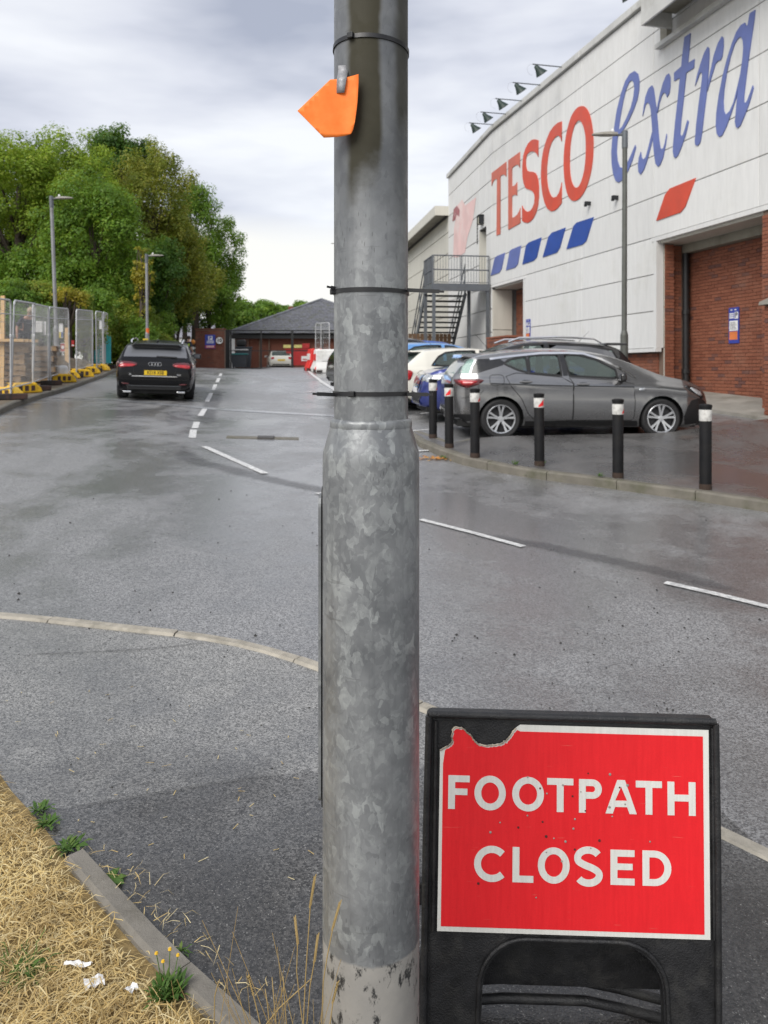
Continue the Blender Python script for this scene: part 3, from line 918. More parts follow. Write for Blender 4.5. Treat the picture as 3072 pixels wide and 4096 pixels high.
t1 = [(870, 288), (812, 325), (790, 500), (778, 625), (705, 690), (705, 775), (765, 740), (740, 980), (715, 1200), (695, 1420), (693, 1490), (703, 1545), (718, 1558), (745, 1530), (785, 1430), (825, 1310), (852, 1190), (840, 1170), (815, 1260), (795, 1320), (775, 1340), (765, 1310), (775, 1180), (800, 960), (828, 690), (905, 640), (912, 550), (845, 590), (860, 430)]
r1 = [(918, 825), (935, 730), (970, 610), (1010, 490), (1045, 425), (1060, 440), (1062, 520), (1055, 640), (1045, 780), (1035, 900), (1010, 1100), (985, 1320), (970, 1400), (945, 1432), (922, 1425), (917, 1390), (930, 1220), (955, 1010), (980, 830), (992, 720), (985, 680), (965, 700), (940, 770)]
r2 = [(1042, 880), (1052, 780), (1080, 650), (1110, 510), (1150, 390), (1190, 320), (1205, 335), (1207, 420), (1195, 520), (1180, 560), (1150, 570), (1125, 600), (1095, 700), (1065, 800)]
a1 = [(1530, 50), (1475, 85), (1455, 200), (1440, 215), (1425, 180), (1385, 205), (1340, 270), (1290, 400), (1240, 560), (1195, 740), (1160, 920), (1135, 1100), (1130, 1230), (1140, 1310), (1165, 1342), (1195, 1325), (1240, 1230), (1290, 1090), (1335, 950), (1357, 850), (1346, 950), (1332, 1110), (1325, 1190), (1335, 1240), (1352, 1252), (1380, 1225), (1420, 1130), (1470, 1000), (1512, 850), (1505, 818), (1480, 890), (1450, 970), (1430, 1000), (1415, 985), (1415, 930), (1430, 800), (1455, 600), (1490, 350), (1520, 150)]
a2 = [(1385, 322), (1405, 360), (1410, 440), (1400, 560), (1380, 700), (1350, 830), (1310, 990), (1270, 1080), (1230, 1118), (1210, 1080), (1205, 980), (1215, 850), (1240, 690), (1280, 520), (1320, 400), (1355, 340)]
facade([e1, e2], *A2, 'letter', M_bluef)
ox_ = facade([x1], *A2, 'letter', M_bluef)
for q in (x2, x3):
    w_ = facade([q], *A2, 'stroke', M_bluef); w_.parent = ox_
facade([t1], *A2, 'letter', M_bluef)
or_ = facade([r1], *A2, 'letter', M_bluef); w_ = facade([r2], *A2, 'stroke', M_bluef); w_.parent = or_
facade([a1, a2], *A2, 'letter', M_bluef)
A3 = (1.8433, 1950, 700)
for i, q in enumerate(([(25, 742), (55, 610), (75, 595), (130, 573), (105, 690), (88, 720), (60, 730)], [(137, 703), (165, 560), (180, 548), (248, 520), (225, 655), (205, 682)],
          [(258, 660), (285, 520), (305, 497), (398, 460), (365, 605), (340, 632)], [(408, 607), (450, 455), (475, 425), (575, 388), (535, 535), (512, 572)],
          [(583, 547), (635, 375), (660, 350), (783, 310), (730, 485), (700, 513)], [(1245, 338), (1310, 145), (1345, 100), (1535, 22), (1460, 230), (1425, 275)])):
    facade([q], *A3, 'dash', [M_bluef, M_bluef, M_blue, M_blue, M_blue, M_red][i])
# small dark wall brackets
for k, (u, v) in enumerate(((2361, 814), (2471, 791))):
    p = wall_pt(u, v, TF)
    o = MB().lohi((-.16, -.04, -.05), (0, .04, .05)).lohi((-.18, -.02, -.09), (-.11, .02, -.03)).build('wall_bracket', M_steel_d)
    o.location = (*xy(p[0], p[1]), p[2]); o.rotation_euler = (0, 0, ROT)
    tag(o, ['small dark bracket on the white wall below the last red capital', 'small dark bracket on the white wall just left of the lamp column'][k], 'bracket')

# ------------------------------------------------------------------ floodlights on arms
M_cable = simple('thin_cable', (.25, .26, .27), .6)
def floodlight():
    r = empty('floodlight', (0, 0, 0), ROT)
    MB().tube((0, 0, 0), (-1.0, 0, 0), .022, n=8).build('arm', M_steel, r, smooth=40)
    MB().lohi((.02, -.05, -.1), (.05, .05, .04)).build('bracket', M_steel, r)
    h = MB(); h.lathe([(.02, .02), (.07, -.02), (.10, -.14), (.20, -.34), (.21, -.36), (.18, -.35)], 14, Matrix.Translation((-.9, 0, -.05)) @ Matrix.Rotation(RAD(-38), 4, 'Y'))
    h.build('lamp_head', M_green, r, smooth=40)
    pts = [(-1.0 + .14 * cos(a) - .04, .0, -.2 + .2 * sin(a)) for a in np.linspace(1.2, 5.0, 14)]
    MB().path(pts, .0035, 5).build('cable', M_cable, r)
    return r
fl = floodlight()
names = ['farthest roof floodlight, at the corner end of the coping', 'second roof floodlight from the corner end of the coping', 'middle one of the five floodlights in a row on the coping',
         'second highest in the picture of the five floodlights in a row', 'highest of the five coping floodlights, nearest to the lettering', 'roof floodlight cut by the top edge beside the hood corner', 'roof floodlight farthest up over the entrance hood']
for i, s_ in enumerate((26.3, 25.1, 23.75, 22.3, 20.83, 16.1, 15.45)):
    o = fl if i == 0 else copy_tree(fl)
    o.location = (*xy(TF - .09, s_), 10.45); o.scale = (.92, .8, .8); tag(o, names[i], 'floodlight', 'floodlights on arms along the coping')

# ------------------------------------------------------------------ steel stairs
stair = empty('steel_staircase', (C0.x, C0.y, 0), ROTL, 'grey steel fire stairs with railed landing against the white wall', 'staircase')
W, LZ = 2.2, 4.66            # landing: x from -W to 0, y from .03 to 1.7
lo('landing', (-W, .03, LZ - .06), (-.05, 1.7, LZ), M_steel_d, stair)
lo('fascia', (-W - .02, .0, LZ - .22), (-.05, .028, LZ + .04), M_steel, stair)
lo('fascia', (-W - .03, .03, LZ - .22), (-W - .002, 1.72, LZ + .04), M_steel, stair)
for x, y in ((-W + .05, .08), (-W + .05, 1.62), (-.62, .9), (-.12, .08)):
    lo('post', (x - .055, y - .055, .3), (x + .055, y + .055, LZ - .065), M_steel, stair)
def rail(y0, x0, y1, x1, z0=LZ, z1=LZ, bars=16, solid=False):
    a, c = Vector((x0, y0, z0)), Vector((x1, y1, z1))
    for h in (1.07, .55):
        MB().tube(a + Vector((0, 0, h)), c + Vector((0, 0, h)), .024, n=8).build('handrail', M_steel, stair, smooth=40)
    lowb = MB().tube(a + Vector((0, 0, .09)), c + Vector((0, 0, .09)), .014, n=6)
    lowb.build('bottom_rail', M_steel, stair)
    for q in (0, .5, 1):
        p = a.lerp(c, q); MB().tube(p, p + Vector((0, 0, 1.07)), .024, n=8).build('baluster_post', M_steel, stair)
    for i in range(bars):
        p = a.lerp(c, (i + .5) / bars); MB().tube(p + Vector((0, 0, .09)), p + Vector((0, 0, 1.05)), .009, n=4).build('baluster', M_steel, stair)
rail(.05, -W + .02, .05, -.08, bars=20)
rail(.1, -W + .01, 1.66, -W + .01, bars=26)
# flight going down away from the camera
F0, F1, Y0 = -2.12, -.58, 1.72
nst = 20; rise = (LZ - .75) / nst; run = .205
for i in range(1, nst):
    z = LZ - i * rise; y = Y0 + i * run
    MB().lohi((F0, y - .02, z - .055), (F1, y + .25, z)).build('tread', M_steel_d, stair)
for x in (F0 - .03, F1 + .03):
    MB().beam((x, Y0 - .05, LZ - .12), (x, Y0 + nst * run, LZ - nst * rise - .12), .05, .26).build('stringer', M_steel, stair)
    a = Vector((x, Y0, LZ)); c = Vector((x, Y0 + nst * run, LZ - nst * rise))
    for h in (1.0, .5):
        MB().tube(a + Vector((0, 0, h)), c + Vector((0, 0, h)), .024, n=8).build('handrail', M_steel, stair, smooth=40)
    for q in (0.02, .25, .5, .75, .98):
        p = a.lerp(c, q); MB().tube(p, p + Vector((0, 0, 1.0)), .022, n=8).build('baluster_post', M_steel, stair)
# dark board fence at the stair foot
tf = empty('timber_fence', (C0.x, C0.y, 0), ROTL, 'brown vertical board fence at the foot of the steel stairs', 'fence')
for i in range(14):
    lo('board', (-2.75, 3.2 + i * .16, .7), (-2.72, 3.345 + i * .16, 3.0), M_timber, tf)
for i in range(12):
    lo('board', (-2.70 + i * .16, 3.1, .7), (-2.56 + i * .16, 3.13, 3.0), M_timber, tf)
lo('rail', (-2.715, 3.14, 2.6), (-2.68, 5.4, 2.7), M_timber, tf)
lo('capping', (-2.79, 3.09, 3.005), (-2.66, 5.45, 3.05), M_conc, tf)

# ------------------------------------------------------------------ parking signs on the walls
M_orange = simple('orange_print', (.70, .20, .06), .5)
M_signblue = simple('sign_blue', (.035, .055, .33), .4)
M_ink = simple('grey_ink', (.10, .10, .13), .6)
def parking_sign(tp, u0, u1, v0, v1, label):
    a = wall_pt(u0, (v0 + v1) / 2, tp); c = wall_pt(u1, (v0 + v1) / 2, tp)
    top = wall_pt((u0 + u1) / 2, v0, tp)[2]; bot = wall_pt((u0 + u1) / 2, v1, tp)[2]
    s_a, s_b = c[1], a[1]                   # right end has the smaller s
    r = empty('parking_sign', (*xy(tp, (s_a + s_b) / 2), bot), ROT, label, 'sign')
    w, h = s_b - s_a, top - bot
    # sign frame: a to the right (-s), b up, thickness towards the viewer (-t)
    Ms = Matrix(((0, 0, -1, 0), (-1, 0, 0, 0), (0, 1, 0, 0), (0, 0, 0, 1)))
    MB().prism([(-w / 2, 0), (w / 2, 0), (w / 2, h), (-w / 2, h)], Ms, .02).build('board', M_signblue, r)
    def pan(name, x0, x1, y0, y1, m, z=.0215):
        MB().prism([(x0 * w, y0 * h), (x1 * w, y0 * h), (x1 * w, y1 * h), (x0 * w, y1 * h)], Matrix.Translation((-z, 0, 0)) @ Ms, .002).build(name, m, r)
    pan('text_panel', -.42, .42, .35, .63, M_white); pan('orange_panel', -.42, .38, .10, .33, M_orange)
    pan('symbol_panel', .10, .45, .68, .87, M_white)
    for i in range(3): pan('text_line', -.42, .02, .70 + i * .055, .735 + i * .055, M_white)
    for i in range(6): pan('text_line', -.34, .30 - .07 * (i % 3), .39 + i * .037, .402 + i * .037, M_ink, .0245)
    for i in range(2): pan('text_line', -.3 + .4 * i, -.12 + .4 * i, .92, .95, M_white)
    link_mesh('symbol', text_mesh('symbol', 'P', .20 * h, Matrix.Translation((-.026, -.275 * w, .775 * h)) @ Ms, bold=.006), M_ink, r)
    return r
parking_sign(TF + .925, 2918, 2958, 1230, 1373, 'tall blue and white parking notice on the orange brick wall of the big bay')
parking_sign(TF - .005, 2106, 2122, 1277, 1362, 'tall blue and white parking notice on white cladding beside the narrow bay')
# ------------------------------------------------------------------ the galvanised column in front
def mat_galv():
    t = NT('spangled_zinc')
    v = t.co('Object')
    xs = t.sep(v)
    warp = t.co('Object', scale=(1, 1, .75))
    nz = t.n.new('ShaderNodeTexNoise'); t.l.new(warp, nz.inputs['Vector']); nz.inputs['Scale'].default_value = 34; nz.inputs['Detail'].default_value = 3
    mx = t.n.new('ShaderNodeMix'); mx.data_type = 'VECTOR'; mx.inputs[0].default_value = .035
    t.l.new(warp, mx.inputs[4]); t.l.new(nz.outputs[1], mx.inputs[5])
    cell = t.sep(t.voro(mx.outputs[1], 46, 'F1', 1))
    cell2 = t.sep(t.voro(mx.outputs[1], 88, 'F1', 1))
    big = t.noise(v, 7, 4, .6)
    c = t.mix(t.rng(big, .3, .7), (.14, .147, .153), (.30, .308, .312))
    cell3 = t.sep(t.voro(mx.outputs[1], 150, 'F1', 1))
    low = t.rng(xs[2], 1.62, 1.80, 1, .25, True)
    soft = t.rng(t.noise(v, 22, 5, .7), .35, .65)
    p1 = t.math('MULTIPLY', t.rng(cell[0], .66, .96), soft); p2 = t.math('MULTIPLY', t.rng(cell2[1], .70, .95), t.rng(t.noise(v, 13, 3, .6), .4, .6))
    flake = t.math('MULTIPLY', t.math('MINIMUM', t.math('ADD', t.math('ADD', p1, t.math('MULTIPLY', p2, .8)), t.math('MULTIPLY', t.rng(cell3[2], .6, 1), .35)), 1.0), low)
    c = t.mix(t.math('MULTIPLY', flake, .62), c, (.45, .47, .46))
    d1 = t.math('MULTIPLY', t.rng(cell2[2], .55, .95), t.rng(t.noise(v, 17, 4, .65), .42, .62))
    c = t.mix(t.math('MULTIPLY', d1, .42), c, (.105, .11, .117))
    c = t.mix(t.rng(xs[2], 1.66, 1.86, 0, .38, True), c, (.085, .088, .092))
    # short dark drips
    dv = t.co('Object', scale=(120, 120, 20))
    drip = t.math('MULTIPLY', t.rng(t.voro(dv, 1.6, 'F1', 0), .10, .16, 1, 0), t.rng(t.noise(v, 9, 2, .5), .5, .62))
    c = t.mix(t.math('MULTIPLY', drip, .6), c, (.045, .045, .042))
    hv = t.co('Object', scale=(7, 7, 90))
    scr = t.rng(t.noise(hv, 1.3, 2, .5), .70, .74)
    c = t.mix(t.math('MULTIPLY', scr, .35), c, (.10, .10, .10))
    vs_ = t.noise(t.co('Object', scale=(30, 30, 1.4)), 2.2, 4, .65)
    c = t.mix(t.rng(vs_, .5, .75, 0, .35), c, (.12, .125, .13))
    # dark reflection and wet painted into the upper shaft, ragged along its lower edge
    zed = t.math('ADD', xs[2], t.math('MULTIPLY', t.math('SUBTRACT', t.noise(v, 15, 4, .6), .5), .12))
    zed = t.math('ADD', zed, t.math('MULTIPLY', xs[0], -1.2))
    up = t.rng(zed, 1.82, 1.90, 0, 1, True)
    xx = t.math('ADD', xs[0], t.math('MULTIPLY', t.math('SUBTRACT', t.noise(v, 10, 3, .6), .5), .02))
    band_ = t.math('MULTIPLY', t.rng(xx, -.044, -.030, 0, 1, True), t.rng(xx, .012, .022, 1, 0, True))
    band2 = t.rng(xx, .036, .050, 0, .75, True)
    dark_refl = t.math('MULTIPLY', up, t.math('MAXIMUM', band_, band2))
    c = t.mix(t.math('MULTIPLY', dark_refl, .93), c, t.mix(big, (.028, .026, .017), (.062, .055, .032)))
    # cement splash and bitumen at the foot
    zl = t.math('ADD', xs[2], t.math('MULTIPLY', t.math('SUBTRACT', t.noise(v, 20, 3, .6), .5), .012))
    foot = t.rng(zl, .555, .560, 1, 0)
    cem = t.mix(t.noise(v, 14, 5, .65), (.20, .195, .185), (.38, .36, .325))
    cem = t.mix(t.rng(t.noise(t.co('Object', scale=(1.6, 1.6, .8)), 20, 6, .78), .535, .60), cem, (.03, .03, .03))
    c = t.mix(foot, c, cem)
    t.set(base=c, metal=t.rng(t.math('MAXIMUM', foot, dark_refl), 0, 1, .45, 0), spec=t.rng(dark_refl, 0, 1, .5, .10),
          rough=t.math('ADD', t.rng(t.math('MAXIMUM', cell[1], flake), 0, 1, .36, .54), t.math('MULTIPLY', dark_refl, .15)),
          normal=t.bump(t.noise(v, 240, 3, .6), .12, .001, t.bump(cell[0], .06, .001)))
    return t.m
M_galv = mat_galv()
M_galv_far = simple('dull_galvanised', (.27, .275, .285), .5, .35, .18, 2.5, dirt=(.19, .185, .17))
PX, PY = -.0226, 1.339
RB, RS = .084, .0643
col_ = empty('lamp_column', (PX, PY, zroad(PX, PY)), 0, 'thick galvanised column in the foreground with orange paper and black cable ties', 'lamp post')
col_z = col_.location.z
b = MB(); prof = [(RB, -.02), (RB, .2), (RB, .6), (RB, 1.0), (RB, 1.375), (RB - .001, 1.389), (RB - .004, 1.398), (RS + .0065, 1.432)]
b.lathe([(r, z - col_z) for r, z in prof], 72, cap=False); b.build('base_section', M_galv, col_, smooth=40)
b = MB(); n = 72; V = []; F = []
prof = [(RS + .0066, 1.430), (RS + .0074, 1.434), (RS + .0068, 1.439), (RS + .0062, 1.4435), (RS + .0005, 1.446)]
for r, z in prof:
    for k in range(n):
        a = 2 * pi * k / n; w = .0011 * noise.noise(Vector((cos(a) * 9, sin(a) * 9, z * 60)))
        V.append(((r + w) * cos(a), (r + w) * sin(a), z + w * 1.2 - col_z))
for i in range(len(prof) - 1):
    for k in range(n): F.append((i * n + k, i * n + (k + 1) % n, (i + 1) * n + (k + 1) % n, (i + 1) * n + k))
b.add(V, F); b.build('weld_collar', M_galv, col_, smooth=60)
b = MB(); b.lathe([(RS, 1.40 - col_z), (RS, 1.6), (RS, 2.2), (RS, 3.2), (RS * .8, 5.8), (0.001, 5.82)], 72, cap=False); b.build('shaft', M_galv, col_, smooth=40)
MB().path([(0, 0, 5.75), (.0, .25, 5.9), (0, .9, 5.95)], .03, 10).build('arm', M_galv, col_, smooth=40)
MB().lohi((-.12, .8, 5.88), (.12, 1.4, 5.98)).build('lantern', M_galv_far, col_)
# access door on the side turned away
def shell(r0, r1, a0, a1, z0, z1, rc, n=14):
    V = []; F = []
    prof = []
    # rounded rectangle outline in (angle, z)
    m = 6; ra = rc / r1
    for cx_, cz_, st_ in ((a1 - ra, z1 - rc, 0), (a0 + ra, z1 - rc, 90), (a0 + ra, z0 + rc, 180), (a1 - ra, z0 + rc, 270)):
        for k in range(m + 1):
            q = RAD(st_ + 90 * k / m); prof.append((cx_ + ra * cos(q), cz_ + rc * sin(q)))
    k = len(prof)
    for r in (r0, r1):
        for a, z in prof: V.append((r * cos(a), r * sin(a), z))
    V.append((r1 * cos((a0 + a1) / 2), r1 * sin((a0 + a1) / 2), (z0 + z1) / 2))
    for i in range(k): F.append((i, (i + 1) % k, k + (i + 1) % k, k + i)); F.append((k + i, k + (i + 1) % k, 2 * k))
    return MB().add(V, F)
shell(.080, .0865, RAD(118), RAD(182), .762 - col_z, 1.327 - col_z, .02).build('door_gap', M_black, col_)
ad = shell(.0868, .0915, RAD(121), RAD(184), .776 - col_z, 1.313 - col_z, .02).build('access_door', M_galv, col_)

M_tie = simple('black_nylon', (.012, .012, .013), .38, 0, .2, 30)
def tie_ring(name, z, tiltx, tilty, label, tails, head_a, wob=.002):
    r = empty(name, (PX, PY, z), 0, label, 'cable tie', 'black cable ties round the column')
    R = Matrix.Rotation(tilty, 4, 'Y') @ Matrix.Rotation(tiltx, 4, 'X')
    MB().lathe([(RS + .0008, -.0036), (RS + .0022, -.0036), (RS + .0022, .0036), (RS + .0008, .0036), (RS + .0008, -.0036)], 64, R, cap=False).build('strap', M_tie, r, smooth=30)
    p = R @ Vector((cos(head_a) * (RS + .004), sin(head_a) * (RS + .004), 0))
    bevel(MB().box(p, (.011, .008, .010), rz=head_a + pi / 2).build('head', M_tie, r), .0015)
    for a, bb in tails:
        MB().beam(Vector(a) - r.location, Vector(bb) - r.location, .0016, .0064).build('tail', M_tie, r)
        d = (Vector(bb) - Vector(a)).normalized()
        MB().beam(Vector(bb) - r.location, Vector(bb) + d * .008 - r.location, .0014, .0036).build('tail_tip', M_tie, r)
    return r
tie_ring('cable_tie', 2.083, RAD(-1.5), RAD(3.0), 'highest cable tie, a tilted black band above the orange paper', [], RAD(241))
z2 = 1.53 + (1480 - 1157) / FPX * 1.275; z3 = 1.53 + (1480 - 1577) / FPX * 1.275
tie_ring('cable_tie', z2, 0, RAD(.6), 'middle cable tie, with a loose end pointing right towards the steel stairs',
         [(ray(1628, 1160, 1.318), ray(1758, 1166, 1.30)), (ray(1346, 1155, 1.318), ray(1324, 1150, 1.312))], RAD(196))
tie_ring('cable_tie', z3, 0, RAD(.1), 'lowest cable tie, with long loose ends to left and right', [(ray(1345, 1579, 1.315), ray(1268, 1576, 1.30)), (ray(1626, 1577, 1.315), ray(1712, 1578, 1.305))], RAD(243))

# orange paper arrow with tape
def mat_paper():
    t = NT('fluorescent_orange_paper')
    v = t.co('World')
    c = t.mix(t.rng(t.noise(v, 30, 4, .6), .3, .7), (.92, .185, .022), (1.0, .255, .045))
    t.set(base=c, rough=.6, spec=.3); return t.m
M_paper = mat_paper()
pp = [(672, 597), (673, 650), (669, 730), (664, 820), (655, 900), (643, 980), (628, 1045), (612, 1078), (560, 1094), (500, 1102), (440, 1106), (393, 1108), (330, 1045), (255, 968), (180, 892), (240, 835), (310, 768), (380, 702), (445, 640), (497, 637), (540, 630), (590, 620), (635, 608)]
bm = bmesh.new()
f = bm.faces.new([bm.verts.new((x, -y, 0)) for x, y in pp])
for k in range(12):
    bmesh.ops.bisect_plane(bm, geom=bm.verts[:] + bm.edges[:] + bm.faces[:], dist=1e-4, plane_co=(200 + k * 40, 0, 0), plane_no=(1, 0, 0))
    bmesh.ops.bisect_plane(bm, geom=bm.verts[:] + bm.edges[:] + bm.faces[:], dist=1e-4, plane_co=(0, -610 - k * 42, 0), plane_no=(0, 1, 0))
for v in bm.verts:
    x, y = v.co.x, -v.co.y
    q = max(0, (x - 560) / 115); w = max(0, (260 - x) / 80)
    Y = 1.2685 - .016 * q ** 2 * (.4 + .6 * (y - 590) / 500) - .004 * w + .0015 * noise.noise(Vector((x * .012, y * .012, 3)))
    v.co = ray(1100 + x / 2.011, y / 2.011, Y)
me = bpy.data.meshes.new('paper_arrow'); bm.to_mesh(me); bm.free()
paper = link_mesh('paper_arrow', me, M_paper, smooth=True)
sd = paper.modifiers.new('thick', 'SOLIDIFY'); sd.thickness = .0005
tag(paper, 'bright orange paper arrow pointing left, taped to the galvanised column', 'paper sign')
M_tape = simple('silver_duct_tape', (.30, .30, .31), .42, .25, .22, 60, .3, 300, world=True)
b = MB(); L = [(505, 527, 588, 524, 1.291), (510, 560, 586, 556, 1.2905), (503, 600, 584, 598, 1.280), (498, 624, 577, 618, 1.2655), (497, 645, 574, 640, 1.2652), (496, 690, 566, 690, 1.2652), (495, 748, 558, 745, 1.2652)]
V = []
for x0, y0, x1, y1, Y in L:
    V += [ray(1100 + x0 / 2.011, y0 / 2.011, Y + .002), ray(1100 + (x0 + x1) / 2 / 2.011, (y0 + y1) / 2 / 2.011, Y - .0008), ray(1100 + x1 / 2.011, y1 / 2.011, Y - .0015)]
F = []
for i in range(len(L) - 1):
    for j in range(2): F.append((i * 3 + j, (i + 1) * 3 + j, (i + 1) * 3 + j + 1, i * 3 + j + 1))
tape = b.add(V, F).build('tape_strip', M_tape, smooth=True)
sd = tape.modifiers.new('thick', 'SOLIDIFY'); sd.thickness = .0003
tag(tape, 'crumpled silver tape strip holding the orange paper to the column', 'tape')

# ------------------------------------------------------------------ footpath closed sign
SP = Vector((.4176, 1.7057, .2823))
SM = Matrix.Translation(SP) @ Matrix.Rotation(-.0186, 4, 'Z') @ Matrix.Rotation(-.0682, 4, 'X') @ Matrix.Rotation(.0182, 4, 'Y')
board = bpy.data.objects.new('road_sign', None); COL.objects.link(board)
board.matrix_world = SM
tag(board, 'red FOOTPATH CLOSED sign in a black plastic stand with a torn corner', 'road sign')
SF = Matrix(((1, 0, 0, 0), (0, 0, -1, 0), (0, 1, 0, 0), (0, 0, 0, 1)))    # (a,b) upright, thickness towards the camera
def c6(x, y):
    q = (y - 221) / 935.0
    yb = 1159 + (x - 777) * .0336; yt = 227 + (x - 783) * .0215
    h = (yb - y) / (yb - yt) * .448
    xl = 185 - (y - 320) * 33 / 818; xr = 1377 + (y - 240) * 25 / 940
    return ((x - xl) / (xr - xl) * .6 - .3, h)
M_stand = simple('black_moulded_plastic', (.013, .013, .014), .42, 0, .5, 25, .5, 260, dirt=(.035, .034, .032))
def mat_reflect(name, a, bcol):
    t = NT(name); v = t.co('Object')
    c = t.mix(t.rng(t.noise(t.co('Object', scale=(40, 40, 3)), 4, 3, .6), .3, .7), a, bcol)
    hexa = t.voro(v, 190, 'DISTANCE_TO_EDGE')
    c = t.mix(t.rng(hexa, .0, .06, .22, 0), c, tuple(x * .7 for x in a))
    c = t.mix(t.rng(t.noise(v, 40, 6, .8), .68, .76, 0, .6), c, tuple(x * .45 for x in a))
    c = t.mix(t.rng(t.noise(v, 5, 6, .7), .45, .75, 0, .35), c, tuple(x * .72 for x in bcol))
    scr = t.rng(t.noise(t.co('Object', scale=(3, 3, 60), rot=(0, .6, 0)), 5, 2, .5), .73, .76)
    c = t.mix(t.math('MULTIPLY', scr, .35), c, (.75, .30, .22))
    t.set(base=c, rough=.38, spec=.45, normal=t.bump(hexa, .04, .0006)); return t.m
M_sred = mat_reflect('reflective_red', (.74, .014, .02), (.80, .020, .026))
M_swhite = mat_reflect('reflective_white', (.66, .655, .61), (.76, .755, .71))
def sgn(name, loops, z, m, th=.0004, parent=board):
    me = curve_mesh(name, loops, th, Matrix.Translation((0, -z, 0)) @ SF)
    return link_mesh(name, me, m, parent)
# moulded front frame with arch and legs
def arch_loop(hw, top, zb, corner):
    L = [(-hw, zb), (-hw + .002, -.10)]
    L = [(-hw - .006, zb)]
    for k in range(9):
        a = RAD(180 - 90 * k / 8); L.append((-hw + corner + corner * cos(a) * 1.0, top - corner + corner * sin(a)))
    for k in range(9):
        a = RAD(90 - 90 * k / 8); L.append((hw - corner + corner * cos(a), top - corner + corner * sin(a)))
    L.append((hw + .006, zb)); return L
OUT = [(-.318, -.285), (-.326, -.05), (-.331, .20), (-.330, .455)] + [(-.33 + .014 - .014 * cos(a), .458 + .014 * sin(a)) for a in (.5, 1.0, 1.57)] + \
      [(.306 + .014 * sin(a), .458 + .014 * cos(a)) for a in (0, .5, 1.0)] + [(.320, .455), (.322, .20), (.322, -.05), (.318, -.285)]
arch_in = arch_loop(.198, -.020, -.285, .10)
outer = OUT + arch_in[::-1]
frame_me = curve_mesh('frame', [outer], .011, Matrix.Translation((0, .006, 0)) @ SF)
fr = link_mesh('frame', frame_me, M_stand, board); bevel(fr, .003, 2)
# raised rims: round the board and along the arch
def rim(name, pts, r, z, m=M_stand, parent=board, closed=False):
    P = [Vector((a, -z, bb)) for a, bb in pts]
    if closed: P.append(P[0])
    return MB().path(P, r, 8).build(name, m, parent, smooth=50)
rim('frame_rim', [(-.327, -.27), (-.3275, .2), (-.325, .462)], .008, .009); rim('frame_rim', [(.316, -.27), (.318, .2), (.316, .462)], .008, .009)
rim('frame_rim', [(-.325, .466), (.316, .466)], .008, .009)
rim('arch_rim', arch_loop(.206, -.012, -.28, .105), .005, .008)
for i in range(2):
    rim('plate_channel', [((-.309, .309)[i], .0), ((-.309, .309)[i], .452)], .004, .008)
# plate with its burnt corner
tear = [(187, 335), (212, 322), (232, 309), (242, 298), (239, 270), (247, 236), (262, 228), (290, 236), (303, 250), (318, 262), (332, 280), (344, 298), (365, 308), (392, 314), (420, 312), (452, 308), (480, 292), (501, 270), (512, 250), (530, 232)]
rnd = random.Random(3)
tr = []
for i in range(len(tear) - 1):
    for k in range(4):
        x = tear[i][0] + (tear[i + 1][0] - tear[i][0]) * k / 4; y = tear[i][1] + (tear[i + 1][1] - tear[i][1]) * k / 4
        tr.append(c6(x + rnd.uniform(-3, 3), y + rnd.uniform(-3, 3)))
xo, yo = .300, .448
white = [(-.3, .0)] + [(-.3 + .001, tr[0][1] - .02)] + tr + [c6(545, 221), (.300, .448), (.300, .0)]
sgn('plate', [white], .0085, M_swhite, .0008)
red = [(-.292, .011), (-.292, tr[0][1] - .03)] + [(max(p[0] + .003, -.2915), p[1] - .005) for p in tr[3:]] + [(c6(545, 250)[0], .434), (.287, .434), (.287, .011)]
sgn('red_face', [red], .0098, M_sred)
edge_pts = [(p[0], p[1] - .001) for p in tr]
M_char = simple('charred_edge', (.42, .36, .28), .8, 0, .6, 60, dirt=(.05, .03, .02))
rim('burnt_edge', edge_pts, .0016, .0102, M_char)
